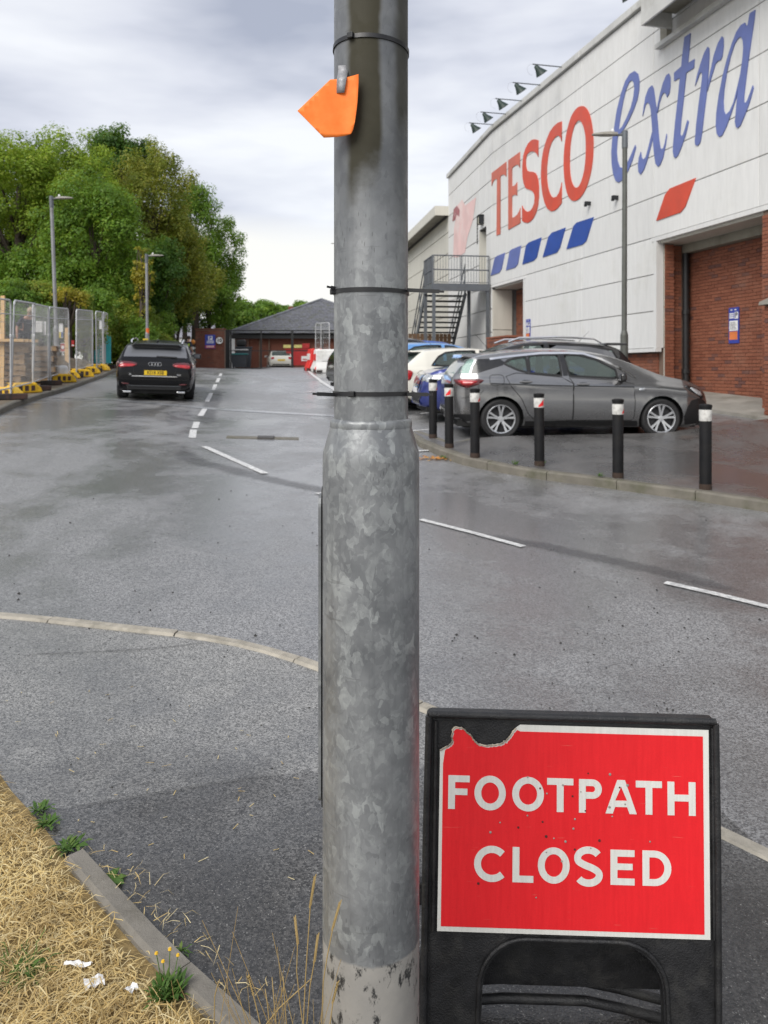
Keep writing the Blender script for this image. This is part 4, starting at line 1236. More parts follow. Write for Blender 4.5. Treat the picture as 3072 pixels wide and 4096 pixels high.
# lettering
def ribbon(pts, w, closed=False):
    n = len(pts); A, B = [], []
    for i in range(n):
        a = Vector(pts[(i - 1) % n] if closed else pts[max(i - 1, 0)]); c = Vector(pts[(i + 1) % n] if closed else pts[min(i + 1, n - 1)])
        d = (c - a).normalized(); nn = Vector((-d.y, d.x)); p = Vector(pts[i])
        A.append(tuple(p + nn * w / 2)); B.append(tuple(p - nn * w / 2))
    return [A, B] if closed else [A + B[::-1]]
def glyph(ch, w, h, k):
    """outlines of a plain heavy signface letter in a w x h box with stroke k"""
    if ch == 'F': return [[(0, 0), (k, 0), (k, h * .42), (w * .9, h * .42), (w * .9, h * .42 + k * .92), (k, h * .42 + k * .92), (k, h - k * .95), (w, h - k * .95), (w, h), (0, h)]]
    if ch == 'E': return [[(0, 0), (w, 0), (w, k * .95), (k, k * .95), (k, h * .43), (w * .92, h * .43), (w * .92, h * .43 + k * .9), (k, h * .43 + k * .9), (k, h - k * .95), (w, h - k * .95), (w, h), (0, h)]]
    if ch == 'L': return [[(0, 0), (w, 0), (w, k * .95), (k, k * .95), (k, h), (0, h)]]
    if ch == 'T': return [[(w / 2 - k / 2, 0), (w / 2 + k / 2, 0), (w / 2 + k / 2, h - k * .95), (w, h - k * .95), (w, h), (0, h), (0, h - k * .95), (w / 2 - k / 2, h - k * .95)]]
    if ch == 'H': return [[(0, 0), (k, 0), (k, h * .42), (w - k, h * .42), (w - k, 0), (w, 0), (w, h), (w - k, h), (w - k, h * .42 + k * .95), (k, h * .42 + k * .95), (k, h), (0, h)]]
    if ch == 'A':
        m = w / 2
        return [[(0, 0), (k * 1.06, 0), (k * 1.06 + h * .2 * .36, h * .2), (w - k * 1.06 - h * .2 * .36, h * .2), (w - k * 1.06, 0), (w, 0), (m + k * .56, h), (m - k * .56, h)],
                [(m - w * .19, h * .2 + k * .9), (m + w * .19, h * .2 + k * .9), (m, h * .80)]]
    if ch == 'O':
        e_ = lambda a, bb: [(w / 2 + a * cos(q), h / 2 + bb * sin(q)) for q in np.linspace(0, 2 * pi, 44, endpoint=False)]
        return [e_(w / 2, h / 2 * 1.02), e_(w / 2 - k, h / 2 * 1.02 - k * .95)]
    if ch == 'C':
        rx_ = (w - k * .2) / (1 + cos(RAD(44))) - k * .30
        pts = [(k / 2 + rx_ + rx_ * cos(q), h / 2 + (h * .51 - k / 2) * sin(q)) for q in np.linspace(RAD(44), RAD(316), 34)]
        return ribbon(pts, k)
    if ch == 'S':
        a, hh = w * .5 - k / 2, h * .27 - k * .25
        P = [(w * .5 + a * cos(q), h * .735 + hh * sin(q) * 1.05) for q in np.linspace(RAD(28), RAD(205), 20)]
        P += [(w * .22, h * .60), (w * .38, h * .535), (w * .62, h * .465), (w * .80, h * .385)]
        P += [(w * .5 + a * cos(q), h * .262 + hh * sin(q) * 1.05) for q in np.linspace(RAD(15), RAD(-150), 20)]
        return ribbon(smooth_poly(P, 1, False), k)
    if ch == 'P':
        r = h * .29
        o = [(0, 0), (k, 0), (k, h - 2 * r), (w - r, h - 2 * r)] + [(w - r + r * cos(q), h - r + r * sin(q)) for q in np.linspace(-pi / 2, pi / 2, 14)] + [(0, h)]
        ri = r - k * .95
        i_ = [(k, h - r - ri), (w - r, h - r - ri)] + [(w - r + (r - k) * cos(q), h - r + ri * sin(q)) for q in np.linspace(-pi / 2, pi / 2, 12)] + [(k, h - r + ri)]
        return [o, i_]
    if ch == 'D':
        r = h / 2; cx_ = w * .42
        o = [(0, 0), (cx_, 0)] + [(cx_ + (w - cx_) * cos(q), r + r * sin(q)) for q in np.linspace(-pi / 2, pi / 2, 18)] + [(0, h)]
        i_ = [(k, k * .95), (cx_, k * .95)] + [(cx_ + (w - cx_ - k) * cos(q), r + (r - k * .95) * sin(q)) for q in np.linspace(-pi / 2, pi / 2, 16)] + [(k, h - k * .95)]
        return [o, i_]
K = .0152
rows = [('FOOTPATH', [215, 333, 503, 660, 803, 922, 1058, 1200], [316, 478, 648, 779, 906, 1061, 1173, 1322], 450, 598),
        ('CLOSED', [325, 500, 615, 780, 945, 1090], [464, 598, 761, 910, 1053, 1218], 762, 915)]
for word, xa, xb, y0, y1 in rows:
    for ch, a, c in zip(word, xa, xb):
        tilt = (a - 215) * .026
        p0 = c6(a, y1 + tilt); p1 = c6(c, y0 + tilt)
        w_, h_ = p1[0] - p0[0], p1[1] - p0[1]
        lp = [[(p0[0] + x, p0[1] + z) for x, z in g] for g in glyph(ch, w_, h_, K)]
        sgn('letter', lp, .0108, M_swhite, .0003)
# pock marks and scratches in the face
M_pit = simple('exposed_metal', (.35, .33, .30), .5, .4, .3, 60)
M_pitd = simple('dark_pit', (.09, .015, .015), .7)
for i, (x, y) in enumerate([(845, 437), (942, 441), (575, 455), (630, 505), (732, 490), (812, 520), (985, 500), (1020, 490), (660, 528), (775, 540), (940, 588), (1010, 575), (832, 605), (572, 627), (785, 642), (640, 655), (404, 702), (778, 685), (655, 720), (690, 728), (742, 742), (895, 738), (1122, 742), (856, 772), (784, 778), (655, 790), (725, 830), (345, 928), (607, 990), (952, 630), (530, 680), (448, 658)]):
    p = c6(x, y); r = random.uniform(.0016, .0036)
    MB().lathe([(r, -.0003), (r * .9, .0005), (r * .3, .0009)], 7, Matrix.Translation((p[0], -.0113, p[1])) @ Matrix.Rotation(RAD(90), 4, 'X')).build('pit', M_pit if i % 3 else M_pitd, board)
# rear half of the stand
RM = Matrix.Translation((0, .115, -.03)) @ Matrix.Rotation(RAD(9), 4, 'X')
b = MB(); b.prism([(-.31, -.185), (.31, -.185), (.315, .46), (-.315, .46)], RM @ Matrix(((1, 0, 0, 0), (0, 0, 1, 0), (0, 1, 0, 0), (0, 0, 0, 1))), .02)
b.build('rear_panel', M_stand, board)
for s_ in (-1, 1):
    bevel(MB().beam(RM @ Vector((s_ * .30, 0, -.09)), RM @ Vector((s_ * .335, .01, -.245)), .05, .03, (0, 1, 0)).build('rear_leg', M_stand, board), .004)
cb = [(-.30, -.215), (-.20, -.195), (-.13, -.188), (.06, -.188), (.15, -.205), (.27, -.235)]
for o_ in (0, .035):
    MB().path([RM @ Vector((a, .02 - o_, c - o_ * .5)) for a, c in cb], .011, 8).build('rear_arch_rim', M_stand, board, smooth=50)
M_tab = simple('worn_grey_plastic', (.11, .11, .12), .35)
for x in (-.085, -.025):
    MB().box(RM @ Vector((x, -.012, -.055)), (.032, .012, .006)).build('clip', M_tab, board)
bevel(MB().box((-.338, .06, .045), (.06, .03, .05)).build('hinge_arm', M_stand, board), .004)
MB().box((-.345, .045, .018), (.05, .035, .004)).build('hinge_edge', M_tab, board)

# ------------------------------------------------------------------ dry verge at the left
er = [(310, 540), (440, 680), (600, 860), (760, 1010), (930, 1167), (1120, 1345)]
el = [(265, 545), (400, 710), (560, 890), (690, 1040), (830, 1167), (985, 1320)]
ER = [at(*c7(x, y)) for x, y in er]; EL = [at(*c7(x, y)) for x, y in el]
edg = empty('path_edging', (0, 0, 0), kind='structure')
mid = [((a.x + c.x) / 2, (a.y + c.y) / 2) for a, c in zip(ER, EL)]
kerb_run(edg, mid, .60, .056, .036, -.08, M_edging, gap=.004)
gb = [(258, 545), (215, 470), (150, 385), (100, 330), (50, 275), (0, 205), (-120, 60)]
GB = [at(*c7(x, y)) for x, y in gb]
gpoly = [(p.x, p.y) for p in EL[::-1]] + [(p.x, p.y) for p in GB] + [(-3.2, 3.6), (-3.2, .9), (-.2, .9)]
verge2 = sheet('lawn', gpoly, M_soil, .010, step=.3)
def in_poly(px, py, poly):
    inside = np.zeros(len(px), bool); n = len(poly); j = n - 1
    for i in range(n):
        xi, yi = poly[i]; xj, yj = poly[j]
        c = ((yi > py) != (yj > py)) & (px < (xj - xi) * (py - yi) / (yj - yi + 1e-12) + xi)
        inside ^= c; j = i
    return inside
def blades(name, n, poly, length, width, lift, m, kind='stuff', bounds=None, label=None, cat=None):
    xs = [p[0] for p in poly]; ys = [p[1] for p in poly]
    x0, x1, y0, y1 = bounds or (min(xs), max(xs), min(ys), max(ys))
    px, py = rng.uniform(x0, x1, n * 3), rng.uniform(y0, y1, n * 3)
    ok = in_poly(px, py, poly); px, py = px[ok][:n], py[ok][:n]; n = len(px)
    clump = np.array([noise.noise(Vector((a * 5, c * 5, 1))) for a, c in zip(px, py)])
    L = rng.uniform(length[0], length[1], n) * (1 + .5 * clump); wd = rng.uniform(width[0], width[1], n)
    az = rng.uniform(0, 2 * pi, n) + clump * 2; el_ = np.abs(rng.normal(lift[0], lift[1], n))
    z0 = np.array([zroad(a, c) for a, c in zip(px, py)]) + .010 + rng.uniform(0, .022, n) * (1 + clump)
    d = np.stack([np.cos(az) * np.cos(el_), np.sin(az) * np.cos(el_), np.sin(el_)], 1)
    sd_ = np.stack([-np.sin(az), np.cos(az), rng.uniform(-.5, .5, n)], 1)
    base = np.stack([px, py, z0], 1)
    midp = base + d * L[:, None] * .5 + np.stack([rng.normal(0, .1, n) * L, rng.normal(0, .1, n) * L, L * .08], 1)
    tip = base + d * L[:, None]; tip[:, 2] -= L * .22 * np.cos(el_)
    tip[:, 2] = np.maximum(tip[:, 2], z0 - .006)
    V = np.empty((n, 5, 3)); w2 = wd[:, None] / 2
    V[:, 0] = base - sd_ * w2; V[:, 1] = base + sd_ * w2; V[:, 2] = midp - sd_ * w2 * .9; V[:, 3] = midp + sd_ * w2 * .9; V[:, 4] = tip
    idx = np.arange(n)[:, None] * 5
    Fq = (idx + np.array([[0, 1, 3, 2]])); Ft = (idx + np.array([[2, 3, 4]]))
    me = bpy.data.meshes.new(name)
    me.vertices.add(n * 5); me.vertices.foreach_set('co', V.reshape(-1))
    loops = np.concatenate([Fq, Ft], 1).reshape(-1)
    me.loops.add(len(loops)); me.loops.foreach_set('vertex_index', loops.astype(np.int32))
    ls = (np.arange(n)[:, None] * 7 + np.array([[0, 4]])).reshape(-1)
    me.polygons.add(n * 2); me.polygons.foreach_set('loop_start', ls.astype(np.int32))
    me.update(calc_edges=True); me.validate()
    o = link_mesh(name, me, m, kind=kind)
    return tag(o, label, cat)
def mat_blade(name, cols, trans=.25, rough=.6):
    t = NT(name)
    r = t.island(); v = t.co('World')
    c = t.mix(t.rng(r, 0, .5), cols[0], cols[1]); c = t.mix(t.rng(r, .5, .9), c, cols[2])
    c = t.mix(t.rng(t.noise(v, 3.5, 3, .6), .42, .68, 0, .55), c, cols[3])
    tr = t.n.new('ShaderNodeBsdfTranslucent'); t.l.new(c, tr.inputs[0])
    ms = t.n.new('ShaderNodeMixShader'); ms.inputs[0].default_value = trans
    t.set(base=c, rough=rough, spec=.3)
    t.l.new(t.b.outputs[0], ms.inputs[1]); t.l.new(tr.outputs[0], ms.inputs[2]); t.l.new(ms.outputs[0], t.o.inputs['Surface'])
    return t.m
M_straw = mat_blade('straw', [(.57, .41, .16), (.73, .57, .26), (.82, .71, .42), (.35, .23, .09)], .2)
M_weed = mat_blade('weed_green', [(.06, .13, .025), (.10, .20, .04), (.16, .24, .05), (.05, .10, .02)], .3)
M_stem = mat_blade('dry_stem', [(.36, .25, .10), (.46, .33, .14), (.40, .28, .11), (.30, .22, .08)], .2)
gin = [(p.x - .045, p.y - .02) for p in EL[::-1]] + [(p.x - .03, p.y - .02) for p in GB] + [(-3.2, 3.6), (-3.2, .9), (-.3, .9)]
blades('straw_grass', 52000, gin, (.02, .07), (.0012, .0032), (.05, .17), M_straw, bounds=(-2.6, -.2, 1.45, 4.2), label='flattened straw coloured dry grass in the bottom left corner', cat='grass')
gp_ = [at(*c7(x, y)) for x, y in ((-50, 900), (180, 900), (200, 1050), (-50, 1080))]
blades('green_grass', 90, [(p.x, p.y) for p in gp_], (.03, .08), (.0015, .003), (.3, .3), M_weed, label='sparse green blades among the straw near the left edge', cat='grass')
# straws strewn along the edging and on the path
spill = [(p.x + .10, p.y + .06) for p in ER[:5]] + [(p.x - .04, p.y) for p in EL[:5]][::-1]
blades('loose_straw', 130, spill, (.03, .07), (.001, .0022), (.04, .1), M_straw, label='loose straws scattered along the grey concrete edging', cat='straw')
def rosette(name, p, r, nl, label, m=M_weed, up=(.25, .8), leaf=(.25, .5), group='weeds along the verge', flowers=None, blades_=False):
    root = empty(name, (p.x, p.y, p.z + .012), random.uniform(0, 6), label, 'weed', group)
    b = MB()
    for i in range(nl):
        a = random.uniform(0, 2 * pi); e_ = random.uniform(*up); L = r * random.uniform(.5, 1.0); w = L * random.uniform(*leaf) / 2
        d = Vector((cos(a) * cos(e_), sin(a) * cos(e_), sin(e_))); s_ = Vector((-sin(a), cos(a), random.uniform(-.3, .3))) * w
        o_ = Vector((random.uniform(-.3, .3), random.uniform(-.3, .3), 0)) * r
        P = [o_, o_ + d * L * .3 + s_ * .7, o_ + d * L * .6 + s_, o_ + d * L - Vector((0, 0, L * .2)), o_ + d * L * .6 - s_, o_ + d * L * .3 - s_ * .7]
        b.add(P, [(0, 1, 5), (1, 2, 4, 5), (2, 3, 4)])
    b.build('leaves', m, root, kind='stuff')
    if flowers:
        for i in range(flowers):
            a = random.uniform(0, 2 * pi); q = Vector((cos(a) * r * random.uniform(.2, .9), sin(a) * r * random.uniform(.2, .9), r * random.uniform(.7, 1.3)))
            MB().lathe([(.001, -.004), (.005, 0), (.003, .004)], 7, Matrix.Translation(q)).build('flower', M_yflower, root)
            MB().tube((q.x * .3, q.y * .3, 0), q, .0012, n=4).build('stem', m, root)
    return root
M_yflower = simple('yellow_petals', (.70, .42, .02), .6)
for (x, y), r, nl, lb in (((160, 348), .05, 40, 'small green weed at the far tip of the dry grass'), ((188, 405), .055, 44, 'low green weed on the grass edge behind the edging end'),
                          ((272, 498), .065, 50, 'flat green weed growing over the end of the concrete edging'), ((708, 905), .035, 24, 'little green weed on the path side halfway down the edging'),
                          ((95, 985), .05, 50, 'dark green tuft in the straw near the left edge')):
    rosette('weed', at(*c7(x, y)), r, nl, lb, leaf=(.12, .3))
rosette('weed', at(*c7(432, 632)), .06, 9, 'broad leaved green weed lying on the concrete edging', leaf=(.5, .7), up=(.1, .4))
rosette('weed', at(*c7(655, 1085)), .075, 130, 'bushy green weed with small yellow flowers beside the edging', leaf=(.08, .16), up=(.5, 1.3), flowers=4)
# tall dry stalks beside the column
stalks = [[(1228, 600), (1212, 700), (1203, 830), (1193, 980), (1184, 1167)], [(1325, 700), (1300, 790), (1278, 900), (1262, 1000), (1256, 1167)], [(1152, 760), (1162, 850), (1158, 960), (1170, 1080), (1182, 1167)],
          [(1240, 828), (1228, 920), (1210, 1020), (1198, 1167)], [(972, 992), (988, 1050), (1003, 1110), (1016, 1167)], [(1035, 1030), (1044, 1090), (1052, 1167)], [(1105, 980), (1110, 1060), (1118, 1167)],
          [(1215, 990), (1150, 1050), (1090, 1105), (1040, 1167)], [(1316, 1015), (1300, 1080), (1288, 1167)], [(1062, 985), (1070, 1080), (1078, 1167)], [(858, 992), (848, 1020), (838, 1060)]]
gt = empty('dry_grass_tuft', (-.17, 1.17, 0), 0, 'tall dry grass stalks with seed heads standing left of the column foot', 'dry grass', None)
for i, S in enumerate(stalks):
    Y = 1.165 + .012 * (i % 4)
    P = [ray(*c7(x, y), Y) - gt.location for x, y in S]
    l = P[-1]
    P += [l + Vector((random.uniform(-.01, .01), .01, -.15)), Vector((l.x * .5 + random.uniform(-.02, .02), .01, .01))]
    P = [Vector(p) for p in catmull([(p.x, p.z) for p in P], 4, False)] if False else P
    MB().path(P, [.0006] + [.0009] * (len(P) - 1), 5).build('stalk', M_stem, gt, smooth=True)
    if i in (0, 1, 2, 3, 4, 8):
        hb = MB(); d = (P[1] - P[0]); n = 16
        for k in range(n):
            q = P[0] + d * (k / n * 1.25); s_ = (-1 if k % 2 else 1)
            e1 = d.normalized(); sx_ = Vector((s_ * .0018, 0, .0))
            hb.add([q, q + sx_ - e1 * .002, q + sx_ * 1.1 - e1 * .008, q - e1 * .006], [(0, 1, 2, 3)])
        hb.build('seed_head', M_stem, gt)
gt2 = MB()
for i in range(90):
    x = random.uniform(-.36, -.07); y = random.uniform(1.2, 1.33); L = random.uniform(.25, .62)
    a = random.uniform(-.3, .3)
    gt2.path([(x, y, 0), (x + a * L * .3, y, L * .6), (x + a * L, y + random.uniform(-.03, .03), L)], [.0012, .0009, .0004], 4)
o = gt2.build('blades', M_stem, gt, kind='stuff'); o.location = -gt.location
# grit and bits of straw on the tarmac
gr = MB()
for i in range(230):
    u, v = random.uniform(0, 3072), random.choice((random.uniform(2480, 3700), random.uniform(1950, 2900)))
    p = at(u, v); r = random.uniform(.003, .0075) * (1 if p.y < 4 else 1.5)
    a = random.uniform(0, 6.3)
    P = [p + Vector((r * cos(a + q) * random.uniform(.6, 1.2), r * sin(a + q) * random.uniform(.6, 1.2), .003)) for q in (0, 1.6, 3.1, 4.7)]
    gr.add(P + [p + Vector((0, 0, .004 + r * .8))], [(0, 1, 4), (1, 2, 4), (2, 3, 4), (3, 0, 4)])
tag(gr.build('grit', simple('dark_grit', (.03, .029, .028), .9, 0, .5, 200), kind='stuff'), 'small dark stones scattered over the road and footpath', 'grit')
sp = MB()
for i in range(60):
    p = at(random.uniform(0, 1250), random.uniform(2750, 3600)); a = random.uniform(0, 3.1); L = random.uniform(.01, .035); d = Vector((cos(a), sin(a), 0)); n_ = Vector((-sin(a), cos(a), 0)) * .0012
    p = p + Vector((0, 0, .009)); sp.add([p - d * L / 2 - n_, p + d * L / 2 - n_, p + d * L / 2 + n_, p - d * L / 2 + n_], [(0, 1, 2, 3)])
tag(sp.build('straw_bits', M_straw, kind='stuff'), 'pale bits of straw blown over the footpath', 'straw')
# litter
M_tissue = simple('white_tissue', (.72, .72, .72), .8, 0, .1, 50)
for i, ((x, y), lb) in enumerate((((368, 1062), 'crumpled white tissue scrap lying on the dry grass'), ((305, 985), 'thin torn strip of white paper on the dry grass'), ((512, 1085), 'small grey scrap beside the flowering weed'))):
    p = at(*c7(x, y)); b = MB(); V = []
    n = 5; sx_, sy_ = ((.022, .015), (.006, .034), (.012, .012))[i]
    for a in range(n):
        for c in range(n):
            V.append(((a / (n - 1) - .5) * sx_ * 2, (c / (n - 1) - .5) * sy_ * 2, .035 + random.uniform(-.006, .008)))
    b.add(V, [(a * n + c, (a + 1) * n + c, (a + 1) * n + c + 1, a * n + c + 1) for a in range(n - 1) for c in range(n - 1)])
    o = b.build('litter', M_tissue, smooth=False); o.location = p; o.rotation_euler = (0, 0, .5 + i)
    sd = o.modifiers.new('thick', 'SOLIDIFY'); sd.thickness = .001
    tag(o, lb, 'litter')
# ------------------------------------------------------------------ cars
def paint(name, col, metal=.0, rough=.3, flake=.06, dusty=.2, coat=.9, spec=.5, two_tone=None):
    t = NT(name); v = t.co('Object')
    n = t.noise(v, 2.0, 4, .6)
    c = t.mix(t.rng(n, .3, .7), tuple(x * (1 - flake) for x in col), tuple(min(1, x * (1 + flake)) for x in col))
    # road film low on the body
    z = t.sep(v)[2]
    film = t.math('MULTIPLY', t.rng(z, .25, .62, 1, 0), t.rng(t.noise(v, 6, 5, .7), .3, .75))
    c = t.mix(t.math('MULTIPLY', film, dusty), c, (.10, .095, .085))
    if two_tone: c = t.mix(t.rng(z, two_tone, two_tone + .01), c, (.012, .012, .014))
    t.set(base=c, metal=metal, rough=t.rng(film, 0, 1, rough, .5), coat=coat, coatr=.04, spec=spec); return t.m
M_tyre = simple('tyre_rubber', (.018, .018, .019), .75, 0, .25, 20, .4, 120)
M_alloy = simple('bright_alloy', (.62, .63, .65), .28, .85, .06, 6)
M_alloy_d = simple('dark_wheel_well', (.02, .02, .022), .6)
M_under = simple('underbody_black', (.008, .008, .008), .8)
M_trim = simple('gloss_black_trim', (.012, .012, .013), .18, 0, .1, 8, coat=.4)
M_gasket = simple('window_gasket', (.010, .010, .011), .5)
M_chrome = simple('chrome', (.80, .80, .81), .12, 1.0, .02, 8)
M_seat = simple('dark_seat_fabric', (.06, .06, .062), .8)
def mat_glass(name, tint, op, rough=.02):
    t = NT(name)
    t.set(base=tint, rough=rough, spec=.6, metal=0.0)
    tr = t.n.new('ShaderNodeBsdfTransparent'); tr.inputs[0].default_value = (.62, .78, .74, 1)
    ms = t.n.new('ShaderNodeMixShader'); ms.inputs[0].default_value = op
    t.l.new(tr.outputs[0], ms.inputs[1]); t.l.new(t.b.outputs[0], ms.inputs[2]); t.l.new(ms.outputs[0], t.o.inputs['Surface'])
    return t.m
M_glass = mat_glass('car_glass', (.17, .21, .20), .42)
M_glass_d = mat_glass('privacy_glass', (.13, .135, .148), 1.0, .08)  # paler grey base stands in for the sky mirrored in the pane
M_lampred = simple('red_lamp_lens', (.38, .006, .010), .12, 0, .3, 14, coat=1.0)
M_lampdark = simple('dark_red_lens', (.09, .004, .006), .12, 0, .2, 10, coat=1.0)
M_lampclear = simple('headlamp_lens', (.42, .44, .46), .10, .3, .5, 26, coat=1.0)
M_yplate = simple('yellow_plate', (.75, .50, .02), .4, 0, .05, 10)
M_seam = simple('panel_gap', (.006, .006, .006), .7)

def wheel(root, x, y, r, rim_r, spokes, side, mrim=None, w=.20):
    """tyre with an alloy rim as its child; side = +1 left, -1 right"""
    M = Matrix.Translation((x, y, r)) @ Matrix.Rotation(RAD(-90 * side), 4, 'X')
    b = MB(); h = w / 2
    b.lathe([(rim_r * .98, -h * .8), (r * .90, -h), (r * .975, -h * .82), (r, -h * .5), (r, h * .5), (r * .975, h * .82), (r * .90, h), (rim_r * 1.04, h * .9), (rim_r * .99, h * .72)], 40, M, cap=False)
    ty = b.build('wheel', M_tyre, root, smooth=40)
    b = MB(); b.lathe([(rim_r * 1.03, h * .86), (rim_r * 1.0, h * .93), (rim_r * .945, h * .90), (rim_r * .92, h * .55)], 40, M, cap=False)
    b.lathe([(.001, h * .72), (rim_r * .20, h * .70), (rim_r * .23, h * .5)], 16, M, cap=False)
    for k in range(spokes):
        a = 2 * pi * k / spokes + .3
        for o_ in (-.105, .105):
            p = []
            for rr, wd, zz in ((.18, .070, h * .66), (.55, .062, h * .72), (.93, .085, h * .84)):
                aa = a + o_ * (1.0 + rr * .9)
                cx_, cy_ = rr * rim_r * cos(aa), rr * rim_r * sin(aa); tx, ty_ = -sin(aa), cos(aa)
                p.append(((cx_ - tx * wd * rim_r, cy_ - ty_ * wd * rim_r, zz), (cx_ + tx * wd * rim_r, cy_ + ty_ * wd * rim_r, zz),
                          (cx_ + tx * wd * rim_r * .8, cy_ + ty_ * wd * rim_r * .8, zz - .035), (cx_ - tx * wd * rim_r * .8, cy_ - ty_ * wd * rim_r * .8, zz - .035)))
            V = [M @ Vector(q) for g in p for q in g]; F = []
            for i in range(2):
                for j in range(4): F.append((i * 4 + j, i * 4 + (j + 1) % 4, (i + 1) * 4 + (j + 1) % 4, (i + 1) * 4 + j))
            b.add(V, F)
    b.build('rim', mrim or M_alloy, ty, smooth=40)
    MB().lathe([(rim_r * .93, -h * .3), (rim_r * .93, h * .1), (.02, h * .1)], 28, M, cap=False).build('brake_disc', M_alloy_d, ty)
    return ty

def in_poly1(x, z, P):
    ins = False; j = len(P) - 1
    for i in range(len(P)):
        xi, zi = P[i]; xj, zj = P[j]
        if (zi > z) != (zj > z) and x < (xj - xi) * (z - zi) / (zj - zi) + xi: ins = not ins
        j = i
    return ins
def snap_poly(x, z, P):
    best = None
    for i in range(len(P)):
        a = Vector(P[i]); c = Vector(P[(i + 1) % len(P)]); d = c - a
        t_ = 0 if d.length_squared == 0 else max(0, min(1, (Vector((x, z)) - a).dot(d) / d.length_squared))
        q = a + d * t_; e_ = (q - Vector((x, z))).length
        if best is None or e_ < best[0]: best = (e_, q)
    return best

